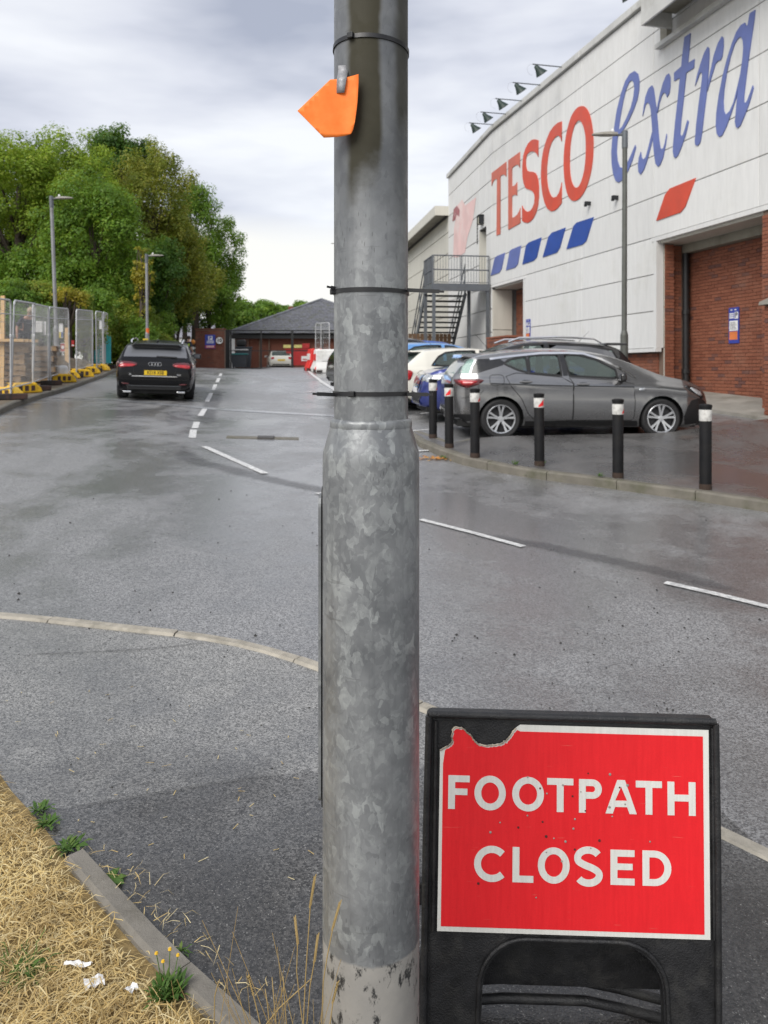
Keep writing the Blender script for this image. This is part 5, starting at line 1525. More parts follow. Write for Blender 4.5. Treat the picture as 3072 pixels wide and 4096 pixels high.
class Car:
    def __init__(s, name, label, sp, m_paint, loc, heading, roll=0.0, pitch=0.0, group=None, cat='car'):
        s.sp = sp; s.mp = m_paint
        s.root = empty(name, loc, 0, label, cat, group)
        s.root.rotation_euler = (roll, pitch, heading)
        s.body()
    def hw(s, x): return lerp_list(s.sp['hw'], x)
    def body(s):
        sp = s.sp
        top = smooth_poly(sp['top'], 2, False)
        acc = [0.0]
        for i in range(len(top) - 1): acc.append(acc[-1] + sqrt((top[i + 1][0] - top[i][0]) ** 2 + (top[i + 1][1] - top[i][1]) ** 2))
        N = sp.get('n', 130)
        A = np.linspace(0, acc[-1], N)
        tx = np.interp(A, acc, [p[0] for p in top]); tz = np.interp(A, acc, [p[1] for p in top])
        s.tx, s.tz = tx, tz
        lowf = [(.84, .0), (.89, .03), (.925, .09), (.955, .18), (.985, .32), (.998, .46), (.998, .60), (.992, .70), (.996, .77), (1.006, .83), (.998, .90), (.972, .965), (.952, 1.0)]
        # crease the flank: a slight shelf under the belt
        NU, NR = 10, 9
        tum = sp.get('tumble', .36); crown = sp.get('crown', .12)
        rows = len(lowf) + NU + NR
        s.nl, s.nu, s.nr, s.rows = len(lowf), NU, NR, rows
        P = []
        for i in range(N):
            x, zt = float(tx[i]), float(tz[i]); w = s.hw(x)
            z0 = min(lerp_list(sp['zb'], x), zt - .04)
            zb = min(lerp_list(sp['belt'], x), zt - .035); zb = max(zb, z0 + .02)
            ring = [(w * f, z0 + (zb - z0) * g) for f, g in lowf]
            h = zt - zb; y0 = w * .952
            ye = max(y0 - .02 - tum * h, w * .35); ze = zb + h * (1 - crown)
            for k in range(1, NU + 1):
                q = k / NU
                ring.append((y0 + (ye - y0) * (q ** 1.12), zb + (ze - zb) * (1 - (1 - q) ** 1.12)))
            for k in range(1, NR + 1):
                a = pi / 2 * k / NR
                ring.append((ye * (1 - (k / NR) ** 1.25) if k < NR else 0.0, ze + (zt - ze) * sin(a) ** .8))
            P.append(ring)
        # twin-sided grid
        R2 = rows * 2 - 1
        V = []
        for i in range(N):
            r = P[i]
            full = [(y, z) for y, z in r] + [(-y, z) for y, z in r[-2::-1]]
            for y, z in full: V.append([float(tx[i]), y, z])
        F = []; info = []
        for i in range(N - 1):
            for j in range(R2 - 1):
                F.append((i * R2 + j, i * R2 + j + 1, (i + 1) * R2 + j + 1, (i + 1) * R2 + j)); info.append((i, j))
        for e_ in (0, N - 1):
            for j in range(R2 // 2):
                a = e_ * R2
                q = (a + j, a + j + 1, a + R2 - 2 - j, a + R2 - 1 - j)
                F.append(q if e_ else q[::-1]); info.append((-1, j))
        s.bvh = BVHTree.FromPolygons([Vector(v) for v in V], F)
        # which faces become glass or holes
        win = sp.get('win', []); arch = sp['arch']
        glass_f = {}; drop = set(); cut = {}
        for fi, (i, j) in enumerate(info):
            if i < 0: continue
            jj = j if j < rows - 1 else R2 - 2 - j           # mirrored row index
            c = [sum(V[k][a] for k in F[fi]) / 4 for a in range(3)]
            if jj >= s.nl + NU - 1 + 1:
                for nm in ('screen', 'back'):
                    a, b_ = sp[nm]
                    if a <= c[0] <= b_: glass_f.setdefault(nm, []).append(fi); drop.add(fi)
            elif s.nl - 2 <= jj < s.nl + NU + 1:
                for wi, w in enumerate(win):
                    if in_poly1(c[0], c[2], w): drop.add(fi); cut.setdefault(('w', wi), []).append(fi)
            if jj < s.nl + 1:
                for ai, (ax, az, ar) in enumerate(arch):
                    if (c[0] - ax) ** 2 + (c[2] - az) ** 2 < ar * ar: drop.add(fi); cut.setdefault(('a', ai), []).append(fi)
        keep_v = set(k for fi in range(len(F)) if fi not in drop for k in F[fi])
        s.moved = {}
        for key, fl_ in cut.items():
            for k in set(k for fi in fl_ for k in F[fi]) & keep_v:
                x, y, z = V[k]
                if key[0] == 'w':
                    d, q = snap_poly(x, z, win[key[1]])
                    if d < .05:
                        V[k] = [q[0], y - (1 if y > 0 else -1) * tum * (q[1] - z), q[1]]
                else:
                    ax, az, ar = arch[key[1]]; d = Vector((x - ax, z - az))
                    if abs(d.length - ar) < .06: d = d.normalized() * ar; V[k] = [ax + d.x, y, az + d.y]
        def sub(faces, name, m, parent, sm=35):
            used = sorted(set(k for fi in faces for k in F[fi])); mp_ = {k: n for n, k in enumerate(used)}
            return MB().add([V[k] for k in used], [[mp_[k] for k in F[fi]] for fi in faces]).build(name, m, parent, smooth=sm)
        s.bodyo = sub([fi for fi in range(len(F)) if fi not in drop], 'body', s.mp, s.root)
        s.glass = {}
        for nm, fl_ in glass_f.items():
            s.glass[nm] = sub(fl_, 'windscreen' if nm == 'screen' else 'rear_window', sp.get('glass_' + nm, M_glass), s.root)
        # dark tub and seats inside
        L0, L1 = sp['hw'][0][0], sp['hw'][-1][0]
        wmin = max(h for _, h in sp['hw']) - .24
        MB().lohi((L0 + .25, -wmin, .17), (L1 - .25, wmin, .60)).build('underbody', M_under, s.root)
        MB().lohi((L0 + .14, -wmin - .04, .20), (L1 - .14, wmin + .04, .30)).build('floor_pan', M_under, s.root)
        if win:
            b = MB(); cab = sp['cab']
            for y in (-.36, .36):
                bx = cab[1]
                b.box((bx, y, .86), (.16, .46, .56)); b.box((bx - .03, y, 1.22), (.10, .26, .17))
            b.box((cab[0], 0, .86), (.16, 1.2, .50))
            for y in (-.38, .38): b.box((cab[0] - .02, y, 1.16), (.09, .24, .15))
            bevel(b.build('seats', M_seat, s.root, kind='stuff'), .04)
            MB().lohi((cab[1] + .62, -.62, .7), (cab[1] + .98, .62, .93)).build('dashboard', M_seat, s.root)
        for wi, w in enumerate(win):
            g = M_glass_d if wi in sp.get('dark_win', ()) else M_glass
            for sd_ in (1, -1):
                s.decal('window', smooth_poly(w, 1), 'y', sd_, -.004, g)
                s.stripe('window_frame', w + [w[0]], .034, sd_, .003, M_gasket)
    def hit(s, a, c, axis, side):
        if axis == 'y': r = s.bvh.ray_cast(Vector((a, side * 2.0, c)), Vector((0, -side, 0)))
        elif axis == 'x': r = s.bvh.ray_cast(Vector((side * 4.0, a, c)), Vector((-side, 0, 0)))
        else: r = s.bvh.ray_cast(Vector((a, c, 3)), Vector((0, 0, -1)))
        if r[0] is None:
            p = Vector((a, side * .5, c)) if axis == 'y' else (Vector((side * 2.0, a, c)) if axis == 'x' else Vector((a, c, .5)))
            r = s.bvh.find_nearest(p)
        n = r[1]
        d = Vector((0, side, 0)) if axis == 'y' else (Vector((side, 0, 0)) if axis == 'x' else Vector((0, 0, 1)))
        if n.dot(d) < 0: n = -n
        return r[0], n
    def decal(s, name, poly, axis, side, off, m, parent=None, cuts=.06, thick=.0):
        bm = bmesh.new()
        bm.faces.new([bm.verts.new((p[0], p[1], 0)) for p in poly])
        for ax in (0, 1):
            lo_, hi_ = min(p[ax] for p in poly), max(p[ax] for p in poly)
            k = floor(lo_ / cuts) + 1
            while k * cuts < hi_:
                pt = [0, 0, 0]; pt[ax] = k * cuts; no = [0, 0, 0]; no[ax] = 1
                bmesh.ops.bisect_plane(bm, geom=bm.verts[:] + bm.edges[:] + bm.faces[:], dist=1e-5, plane_co=pt, plane_no=no); k += 1
        for v in bm.verts:
            p, n = s.hit(v.co.x, v.co.y, axis, side); v.co = p + n * off
        d = Vector((0, side, 0)) if axis == 'y' else (Vector((side, 0, 0)) if axis == 'x' else Vector((0, 0, 1)))
        bm.normal_update()
        if sum((f.normal.dot(d) for f in bm.faces)) < 0: bmesh.ops.reverse_faces(bm, faces=bm.faces[:])
        me = bpy.data.meshes.new(name); bm.to_mesh(me); bm.free()
        o = link_mesh(name, me, m, parent or s.root, smooth=40)
        if thick:
            sd = o.modifiers.new('thick', 'SOLIDIFY'); sd.thickness = thick; sd.offset = 1
        return o
    def stripe(s, name, pts, w, side, off, m, axis='y', parent=None, step=.05):
        P = []
        for i in range(len(pts) - 1):
            a, c = Vector(pts[i]), Vector(pts[i + 1]); n = max(1, int((c - a).length / step))
            P += [a.lerp(c, k / n) for k in range(n)]
        P.append(Vector(pts[-1])); closed = (P[0] - P[-1]).length < 1e-6
        V = []; F = []
        for i, p in enumerate(P):
            a = P[i - 1] if i else (P[-2] if closed else P[0]); c = P[i + 1] if i < len(P) - 1 else (P[1] if closed else P[-1])
            d = (c - a).normalized(); n = Vector((-d.y, d.x))
            for o_ in (-.5, .5):
                q = p + n * o_ * w; h, nn = s.hit(q.x, q.y, axis, side); V.append(h + nn * off)
        for i in range(len(P) - 1): F.append((i * 2, i * 2 + 1, (i + 1) * 2 + 1, (i + 1) * 2))
        return MB().add(V, F).build(name, m, parent or s.root, smooth=40)
    def door(s, poly, side, handle=None):
        big = []; c = Vector((sum(p[0] for p in poly) / len(poly), sum(p[1] for p in poly) / len(poly)))
        d = s.decal('door', poly, 'y', side, .0022, s.mp, cuts=.08)
        s.stripe('door_seam', poly + [poly[0]], .011, side, .003, M_seam, parent=d)
        if handle:
            p, n = s.hit(handle[0], handle[1], 'y', side)
            h = bevel(MB().box((p.x, p.y + side * .022, p.z), (.20, .022, .034)).build('handle', s.mp, d), .009, 3)
            s.decal('handle_recess', [(handle[0] + .09 * cos(a), handle[1] - .005 + .032 * sin(a)) for a in np.linspace(0, 2 * pi, 14, endpoint=False)], 'y', side, .0036, M_trim, parent=d)
        return d
    def mirror(s, x, z, side, m=None, out=.12):
        p, n = s.hit(x, z, 'y', side)
        b = MB(); b.box((0, 0, 0), (.10, .22, .14))
        o = b.build('mirror', m or s.mp, s.root); o.location = (x, p.y + side * out, z + .02); o.rotation_euler = (0, 0, side * .2); bevel(o, .04, 3)
        st_ = MB().beam((x, p.y - side * .02, z - .03), (x, p.y + side * .07, z - .02), .06, .03).build('mirror_arm', M_trim, s.root)
        g = MB().box((-.052, 0, .0), (.004, .17, .10)).build('mirror_glass', M_glass_d, o)
    def plate(s, end, y, z, txt=None, m=None, w=.52, h=.11):
        p, n = s.hit(y, z, 'x', end)
        M = Matrix.Translation((p.x + end * .018, y, z)) @ Matrix(((0, 0, end, 0), (end, 0, 0, 0), (0, 1, 0, 0), (0, 0, 0, 1)))
        pl_ = MB().prism([(-w / 2, -h / 2), (w / 2, -h / 2), (w / 2, h / 2), (-w / 2, h / 2)], M @ Matrix.Translation((0, 0, -.008)), .008).build('number_plate', m or M_yplate, s.root)
        if txt:
            link_mesh('registration', text_mesh('registration', txt, .115, M @ Matrix.Translation((0, 0, .0015)), bold=.0022, sx=.82), M_seam, pl_)
        return pl_
    def lamp(s, name, poly, axis, side, m, off=.006, parent=None): return s.decal(name, smooth_poly(poly, 1), axis, side, off, m, thick=.004, parent=parent)

HEAD_P = ROT                 # nose towards the store
HEAD_R = ROT + pi / 2        # nose up the road

def park(t_rear, s_mid, length, nose_in=True):
    t_ = t_rear + length / 2
    x, y = xy(t_, s_mid); return Vector((x, y, zroad(x, y) - .005))

# --- grey hatchback, side on behind the bollards
G = dict(top=[(-2.13, .32), (-2.185, .45), (-2.19, .62), (-2.18, .80), (-2.165, .95), (-2.12, 1.05), (-2.02, 1.19), (-1.90, 1.325), (-1.74, 1.385), (-1.45, 1.432), (-1.05, 1.475), (-.6, 1.492), (-.2, 1.487), (.2, 1.45), (.6, 1.36), (1.0, 1.19), (1.32, 1.04), (1.62, .985), (1.88, .91), (2.06, .82), (2.14, .73), (2.18, .58), (2.17, .32)],
         hw=[(-2.2, .60), (-2.14, .70), (-2.0, .80), (-1.75, .870), (-1.4, .903), (0, .905), (1.2, .90), (1.7, .865), (1.95, .79), (2.1, .68), (2.19, .58)],
         zb=[(-2.2, .36), (-1.9, .24), (-1.0, .20), (1.0, .18), (1.8, .17), (2.19, .24)],
         belt=[(-2.2, 1.0), (-1.9, 1.02), (-1.2, 1.02), (-.3, .98), (.6, .945), (1.3, .92), (1.8, .85), (2.2, .69)],
         arch=[(-1.377, .325, .375), (1.285, .325, .375)], screen=(.60, 1.28), back=(-2.12, -1.90), glass_back=mat_glass('sky_tone_rear_glass', (.24, .27, .27), .9, .06), cab=(-.95, -.15),  # rear glass: sky reflection painted in as a lighter base colour
         win=[[(-1.32, 1.225), (-1.24, 1.285), (-.94, 1.35), (-.93, 1.075), (-1.10, 1.125)], [(-.90, 1.355), (-.66, 1.372), (-.40, 1.378), (-.375, 1.03), (-.90, 1.072)], [(-.315, 1.378), (-.05, 1.37), (.22, 1.30), (.535, 1.13), (.55, .985), (-.245, 1.025)]])
M_pgrey = paint('graphite_paint', (.235, .235, .24), .8, .18)
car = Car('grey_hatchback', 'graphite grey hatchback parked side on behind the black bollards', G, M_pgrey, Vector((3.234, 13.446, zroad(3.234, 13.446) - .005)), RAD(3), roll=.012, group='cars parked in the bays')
for sd_ in (1, -1):
    car.door([(-1.13, 1.075), (-.38, 1.005), (-.20, .90), (-.20, .30), (-.80, .28), (-.94, .42), (-1.05, .66), (-1.22, .86), (-1.30, 1.02)], sd_, (-.98, .935))
    car.door([(-.19, .90), (-.25, .995), (.54, .955), (.80, .90), (.83, .62), (.82, .34), (.78, .30), (-.19, .30)], sd_, (-.035, .895))
    car.stripe('chrome_strip', [(-1.54, 1.30), (-1.36, 1.325), (-1.1, 1.355), (-.7, 1.395), (-.25, 1.402), (.03, 1.39), (.33, 1.295), (.62, 1.145), (.86, 1.0)], .034, sd_, .010, M_chrome)
    car.stripe('pillar_trim', [(-.345, 1.405), (-.31, 1.03)], .075, sd_, .005, M_trim)
    car.decal('quarter_trim', [(-1.86, 1.06), (-1.76, 1.07), (-1.34, 1.20), (-1.30, 1.25), (-1.38, 1.30), (-1.56, 1.305), (-1.74, 1.30), (-1.82, 1.18)], 'y', sd_, .0045, M_trim)
    car.decal('rear_window_edge', [(-2.11, 1.065), (-1.89, 1.065), (-1.85, 1.17), (-1.78, 1.30), (-1.88, 1.30), (-2.00, 1.18)], 'y', sd_, .0045, M_glass)
    car.lamp('tail_lamp', [(-2.14, .985), (-1.64, .975), (-1.72, .90), (-1.88, .84), (-1.98, .835), (-2.10, .90)], 'y', sd_, M_lampdark)
    car.lamp('tail_lamp_glow', [(-2.08, .955), (-1.74, .95), (-1.80, .905), (-1.89, .87), (-1.97, .868), (-2.04, .91)], 'y', sd_, M_lampred, .0115)
    car.stripe('fuel_flap', [(-1.45 + .115 * (abs(cos(a)) ** .5) * (1 if cos(a) > 0 else -1), .96 + .085 * (abs(sin(a)) ** .5) * (1 if sin(a) > 0 else -1)) for a in np.linspace(0, 2 * pi, 33)], .008, sd_, .003, M_seam) if sd_ == -1 else None
    car.lamp('side_repeater', [(.88, .82), (1.0, .835), (1.0, .79), (.89, .785)], 'y', sd_, M_lampclear)
    car.lamp('headlamp', [(1.66, .885), (1.92, .825), (2.08, .71), (2.04, .63), (1.92, .70), (1.74, .79)], 'y', sd_, M_trim, .004)
    car.lamp('headlamp_lens', [(1.76, .845), (1.95, .78), (2.03, .71), (1.98, .68), (1.82, .765)], 'y', sd_, M_lampclear, .010)
    car.decal('front_bumper_trim', [(1.80, .62), (1.98, .66), (2.10, .60), (2.16, .50), (2.16, .26), (1.70, .22), (1.67, .36), (1.72, .5)], 'y', sd_, .004, M_gasket)
    car.decal('sill', [(-.98, .29), (.88, .29), (.90, .20), (-.98, .21)], 'y', sd_, .006, M_gasket)
    car.stripe('bumper_seam', [(-1.66, .80), (-1.74, .72), (-2.02, .66)], .008, sd_, .003, M_seam)
    car.decal('rear_bumper_trim', [(-2.16, .40), (-1.84, .40), (-1.80, .24), (-2.10, .30)], 'y', sd_, .004, M_gasket)
    car.stripe('waist_crease', [(-1.55, .905), (-1.0, .885), (-.2, .862), (.80, .845)], .022, sd_, .0032, M_trim)
    car.mirror(.60, .985, sd_, M_trim)
    for ax in (-1.377, 1.285): wheel(car.root, ax, sd_ * .775, .325, .232, 5, sd_)
b = MB(); b.prism([(-.54, 0), (-.50, .045), (.50, .045), (.54, 0), (.50, -.02), (-.50, -.02)], Matrix(((0, 0, 1, -1.97), (1, 0, 0, 0), (0, 1, 0, 1.345), (0, 0, 0, 1))), .42)
bevel(b.build('spoiler', M_pgrey, car.root), .012)
MB().lohi((-1.99, -.52, 1.318), (-1.72, .52, 1.337)).build('spoiler_lip', M_trim, car.root)
MB().path([(-1.35, 0, 1.41), (-1.50, 0, 1.56), (-1.66, 0, 1.74)], [.006, .004, .002], 5).build('aerial', M_trim, car.root)
bevel(MB().box((-1.30, 0, 1.44), (.16, .06, .05)).build('aerial_base', M_trim, car.root), .015)
car.plate(1, 0, .45, m=M_white)
car.lamp('reflector', [(-.62, .42), (-.40, .42), (-.40, .38), (-.62, .38)], 'x', -1, M_lampred)

# --- blue crossover, nose towards the road
B = dict(top=[(-2.12, .38), (-2.18, .52), (-2.19, .72), (-2.14, .95), (-2.08, 1.06), (-1.86, 1.38), (-1.74, 1.50), (-1.3, 1.575), (-.6, 1.61), (0, 1.60), (.40, 1.54), (.78, 1.37), (1.16, 1.13), (1.30, 1.09), (1.7, 1.05), (1.95, .98), (2.08, .88), (2.14, .74), (2.18, .55), (2.16, .36)],
         hw=[(-2.2, .72), (-2.0, .85), (-1.5, .915), (0, .92), (1.3, .915), (1.8, .86), (2.05, .76), (2.19, .62)],
         zb=[(-2.2, .42), (-1.9, .28), (-1.0, .24), (1.0, .24), (1.8, .24), (2.19, .32)],
         belt=[(-2.2, 1.06), (-1.5, 1.07), (0, 1.04), (1.2, 1.0), (1.8, .94), (2.2, .74)],
         arch=[(-1.33, .34, .40), (1.31, .34, .40)], screen=(.44, 1.14), back=(-2.06, -1.78), cab=(-.8, 0.0),
         win=[[(-1.72, 1.22), (-1.62, 1.40), (-1.15, 1.49), (-.35, 1.52), (-.33, 1.10), (-1.3, 1.12)], [(-.27, 1.52), (.16, 1.49), (.50, 1.33), (.86, 1.08), (-.25, 1.09)]], dark_win=(0,), tumble=.34)
M_pblue = paint('deep_blue_paint', (.016, .03, .19), .35, .28, two_tone=1.10)
M_pblack = paint('black_roof_paint', (.02, .02, .024), .2, .25)
car = Car('blue_crossover', 'deep blue crossover parked nose out beside the grey hatchback', B, M_pblue, Vector((2.80, 15.72, zroad(2.80, 15.72))), RAD(185), roll=-.012, group='cars parked in the bays')
for sd_ in (1, -1):
    car.lamp('headlamp', [(1.62, .98), (1.90, .93), (2.08, .86), (2.06, .76), (1.86, .80), (1.68, .88)], 'y', sd_, M_lampclear)
    car.lamp('headlamp_front', [(sd_ * .40, .90), (sd_ * .76, .94), (sd_ * .78, .80), (sd_ * .44, .78)], 'x', 1, M_lampclear)
    car.lamp('fog_lamp', [(sd_ * .48, .52), (sd_ * .66, .54), (sd_ * .66, .44), (sd_ * .50, .43)], 'x', 1, M_trim)
    car.decal('wheel_arch_trim', [(1.31 + .46 * cos(a), .34 + .46 * sin(a)) for a in np.linspace(0, pi, 14)] + [(1.31 + .40 * cos(a), .34 + .40 * sin(a)) for a in np.linspace(pi, 0, 14)], 'y', sd_, .005, M_gasket)
    car.lamp('tail_lamp', [(-2.14, 1.05), (-1.75, 1.02), (-1.80, .90), (-2.12, .90)], 'y', sd_, M_lampred)
    car.door([(-1.0, 1.08), (-.30, 1.06), (-.28, .35), (-.9, .36), (-1.08, .7)], sd_, (-.9, .98)); car.door([(-.27, 1.06), (.9, 1.04), (.92, .36), (-.27, .35)], sd_, (-.1, .97))
    for ax in (-1.33, 1.31): wheel(car.root, ax, sd_ * .79, .34, .235, 5, sd_)
    car.mirror(.74, 1.07, sd_, M_trim)
    MB().path([(-1.45, sd_ * .60, 1.55), (-1.3, sd_ * .60, 1.63), (-.6, sd_ * .61, 1.66), (.2, sd_ * .61, 1.64), (.42, sd_ * .60, 1.56)], .02, 8).build('roof_rail', M_chrome, car.root, smooth=50)
car.decal('roof_panel', [(-1.70, -.60), (.30, -.62), (.30, .62), (-1.70, .60)], 'z', 1, .004, M_pblack, cuts=.12)
car.decal('grille', [(-.40, .92), (.40, .92), (.34, .66), (-.34, .66)], 'x', 1, .006, M_trim, thick=.01)
g = car.stripe('grille_surround', [(-.40, .92), (.40, .92), (.34, .66), (-.34, .66), (-.40, .92)], .03, 1, .018, M_chrome, axis='x')
car.decal('lower_intake', [(-.55, .56), (.55, .56), (.50, .36), (-.50, .36)], 'x', 1, .006, M_gasket, thick=.008)
car.stripe('bumper_trim', [(-.62, .55), (-.50, .36), (.50, .36), (.62, .55)], .035, 1, .014, M_chrome, axis='x')
car.plate(1, 0, .60, m=M_white)
b = MB(); b.prism([(-.60, 0), (.60, 0), (.60, .05), (-.60, .05)], Matrix(((0, 0, 1, -1.98), (1, 0, 0, 0), (0, 1, 0, 1.50), (0, 0, 0, 1))), .45)
bevel(b.build('spoiler', M_pblack, car.root), .015)
MB().path([(-1.2, 0, 1.58), (-1.42, 0, 1.80)], [.006, .002], 5).build('aerial', M_trim, car.root)

# --- white three-door hatch
Wt = dict(top=[(-1.93, .36), (-1.98, .50), (-1.99, .70), (-1.93, .92), (-1.84, 1.0), (-1.56, 1.27), (-1.42, 1.36), (-1.0, 1.405), (-.4, 1.42), (.1, 1.40), (.5, 1.31), (.86, 1.14), (1.16, .98), (1.5, .91), (1.75, .82), (1.90, .70), (1.97, .52), (1.95, .32)],
          hw=[(-2.0, .66), (-1.85, .78), (-1.4, .865), (0, .87), (1.2, .86), (1.65, .79), (1.88, .67), (1.98, .56)],
          zb=[(-2.0, .38), (-1.7, .24), (-.9, .2), (1, .2), (1.7, .2), (1.98, .28)], belt=[(-2, .98), (-1.3, .96), (0, .925), (1.0, .89), (1.5, .82), (2, .62)],
          arch=[(-1.235, .31, .36), (1.235, .31, .36)], screen=(.52, 1.12), back=(-1.82, -1.46), cab=(-.7, .0),
          win=[[(-1.28, 1.0), (-1.10, 1.20), (-.92, 1.29), (-.62, 1.325), (-.22, 1.335), (-.20, .985)], [(-.10, 1.335), (.12, 1.315), (.40, 1.22), (.72, 1.02), (.70, .97), (-.08, .985)]])
M_pwhite = paint('cream_white_paint', (.74, .72, .64), 0, .28, .02)
car = Car('white_hatchback', 'cream white three door hatchback parked tail towards the road', Wt, M_pwhite, park(4.25, 17.15, 3.97), HEAD_P, roll=.012, group='cars parked in the bays')
for sd_ in (1, -1):
    car.lamp('tail_lamp', [(-1.97, .90), (-1.70, .90), (-1.74, .72), (-1.80, .66), (-1.97, .70)], 'y', sd_, M_lampred)
    car.door([(-.18, .94), (.80, .90), (.84, .34), (-.18, .33)], sd_, (-.02, .80))
    car.stripe('fuel_flap', [(-1.52 + .09 * cos(a), .80 + .09 * sin(a)) for a in np.linspace(0, 2 * pi, 25)], .007, sd_, .003, M_seam)
    for ax in (-1.235, 1.235): wheel(car.root, ax, sd_ * .74, .31, .215, 5, sd_)
    car.mirror(.62, .96, sd_); car.lamp('headlamp', [(1.46, .86), (1.78, .76), (1.86, .66), (1.6, .70)], 'y', sd_, M_lampclear)
b = MB(); b.prism([(-.58, 0), (.58, 0), (.56, .035), (-.56, .035)], Matrix(((0, 0, 1, -1.70), (1, 0, 0, 0), (0, 1, 0, 1.30), (0, 0, 0, 1))), .40)
bevel(b.build('spoiler', M_pwhite, car.root), .012)
MB().lohi((-1.69, -.5, 1.27), (-1.45, .5, 1.298)).build('spoiler_lip', M_trim, car.root)
MB().path([(-1.0, 0, 1.40), (-1.15, 0, 1.62)], [.006, .002], 5).build('aerial', M_trim, car.root)
car.plate(-1, 0, .55)

# --- light blue hatch, black people carrier and bright blue car further up
Lb = dict(Wt); Lb['top'] = [(x * 1.02, z * 1.07 if z > .6 else z) for x, z in Wt['top']]; Lb['hw'] = [(x * 1.02, h) for x, h in Wt['hw']]
Lb['belt'] = [(x, z * 1.05) for x, z in Wt['belt']]; Lb['win'] = [[(x, z * 1.065) for x, z in w] for w in Wt['win']]
M_plb = paint('sky_blue_paint', (.13, .32, .66), .2, .28)
car = Car('light_blue_hatchback', 'sky blue hatchback parked between the cream white car and the dark one', Lb, M_plb, park(4.15, 19.5, 4.05), HEAD_P, roll=.012, group='cars parked in the bays')
for sd_ in (1, -1):
    car.lamp('tail_lamp', [(-1.98, .98), (-1.74, .98), (-1.78, .72), (-1.98, .74)], 'y', sd_, M_lampred)
    car.door([(-.18, 1.0), (.80, .96), (.84, .34), (-.18, .33)], sd_, (-.02, .86))
    for ax in (-1.235, 1.235): wheel(car.root, ax, sd_ * .74, .31, .215, 5, sd_)
    car.mirror(.62, 1.02, sd_)
car.plate(-1, 0, .55)
Bk = dict(B); Bk['top'] = [(x, z * 1.02 if z > .9 else z) for x, z in B['top']]
car = Car('black_crossover', 'black crossover mostly hidden behind the column, parked past the sky blue car', Bk, M_pblack, park(3.6, 21.9, 4.36), HEAD_P, roll=.012, group='cars parked in the bays')
for sd_ in (1, -1):
    car.lamp('tail_lamp', [(-2.14, 1.05), (-1.75, 1.02), (-1.80, .90), (-2.12, .90)], 'y', sd_, M_lampred)
    car.door([(-1.0, 1.08), (-.30, 1.06), (-.28, .35), (-.9, .36), (-1.08, .7)], sd_, (-.9, .98)); car.door([(-.27, 1.06), (.9, 1.04), (.92, .36), (-.27, .35)], sd_, (-.1, .97))
    for ax in (-1.33, 1.31): wheel(car.root, ax, sd_ * .79, .34, .235, 5, sd_)
    car.mirror(.74, 1.07, sd_)
M_pbb = paint('bright_blue_paint', (.03, .13, .55), .2, .28)
car = Car('bright_blue_hatchback', 'bright blue hatchback farthest along the bays below the steel stairs', Lb, M_pbb, park(4.3, 24.4, 4.05), HEAD_P + pi, roll=-.012, group='cars parked in the bays')
for sd_ in (1, -1):
    car.lamp('tail_lamp', [(-1.98, 1.20), (-1.62, 1.16), (-1.70, .92), (-1.98, .84)], 'y', sd_, M_lampred)
    for ax in (-1.235, 1.235): wheel(car.root, ax, sd_ * .74, .31, .215, 5, sd_)

# --- black estate driving away up the road
Au = dict(top=[(-2.40, .36), (-2.455, .48), (-2.46, .66), (-2.43, .84), (-2.36, .98), (-2.28, 1.04), (-2.02, 1.27), (-1.86, 1.38), (-1.4, 1.435), (-.6, 1.465), (0, 1.455), (.45, 1.38), (.9, 1.20), (1.3, 1.03), (1.7, .95), (2.1, .84), (2.35, .70), (2.44, .52), (2.42, .30)],
          hw=[(-2.47, .80), (-2.36, .86), (-2.1, .91), (-1.5, .935), (0, .937), (1.4, .93), (2.0, .86), (2.3, .74), (2.45, .6)],
          zb=[(-2.47, .30), (-2.1, .22), (-1, .18), (1, .18), (2, .18), (2.45, .26)], belt=[(-2.47, .99), (-1.5, 1.0), (0, .97), (1.2, .92), (1.9, .82), (2.45, .6)],
          arch=[(-1.44, .345, .39), (1.47, .345, .39)], screen=(.5, 1.26), back=(-2.24, -1.88), glass_back=M_glass_d, cab=(-.9, 0.0), tumble=.36, crown=.16,
          win=[[(-1.95, 1.08), (-1.75, 1.26), (-1.2, 1.345), (-.40, 1.375), (-.38, 1.02)], [(-.32, 1.375), (.2, 1.35), (.5, 1.24), (.85, 1.03), (.82, .99), (-.30, 1.02)]], dark_win=(0,))
M_paud = paint('black_car_paint', (.004, .004, .005), .0, .25, .06, .02, .12, .25)
ap = at(617, 1604); ax_, ay_ = ap.x, ap.y
s_, t_ = st(ax_, ay_); cxy = xy(t_, s_ + 2.3)
slope = (gprof(s_ + 4) - gprof(s_)) / 4
car = Car('black_estate', 'black estate car driving away up the road with red tail lamps and roof rails', Au, M_paud, Vector((cxy[0], cxy[1], zroad(*cxy))), HEAD_R, roll=.03, pitch=-slope)
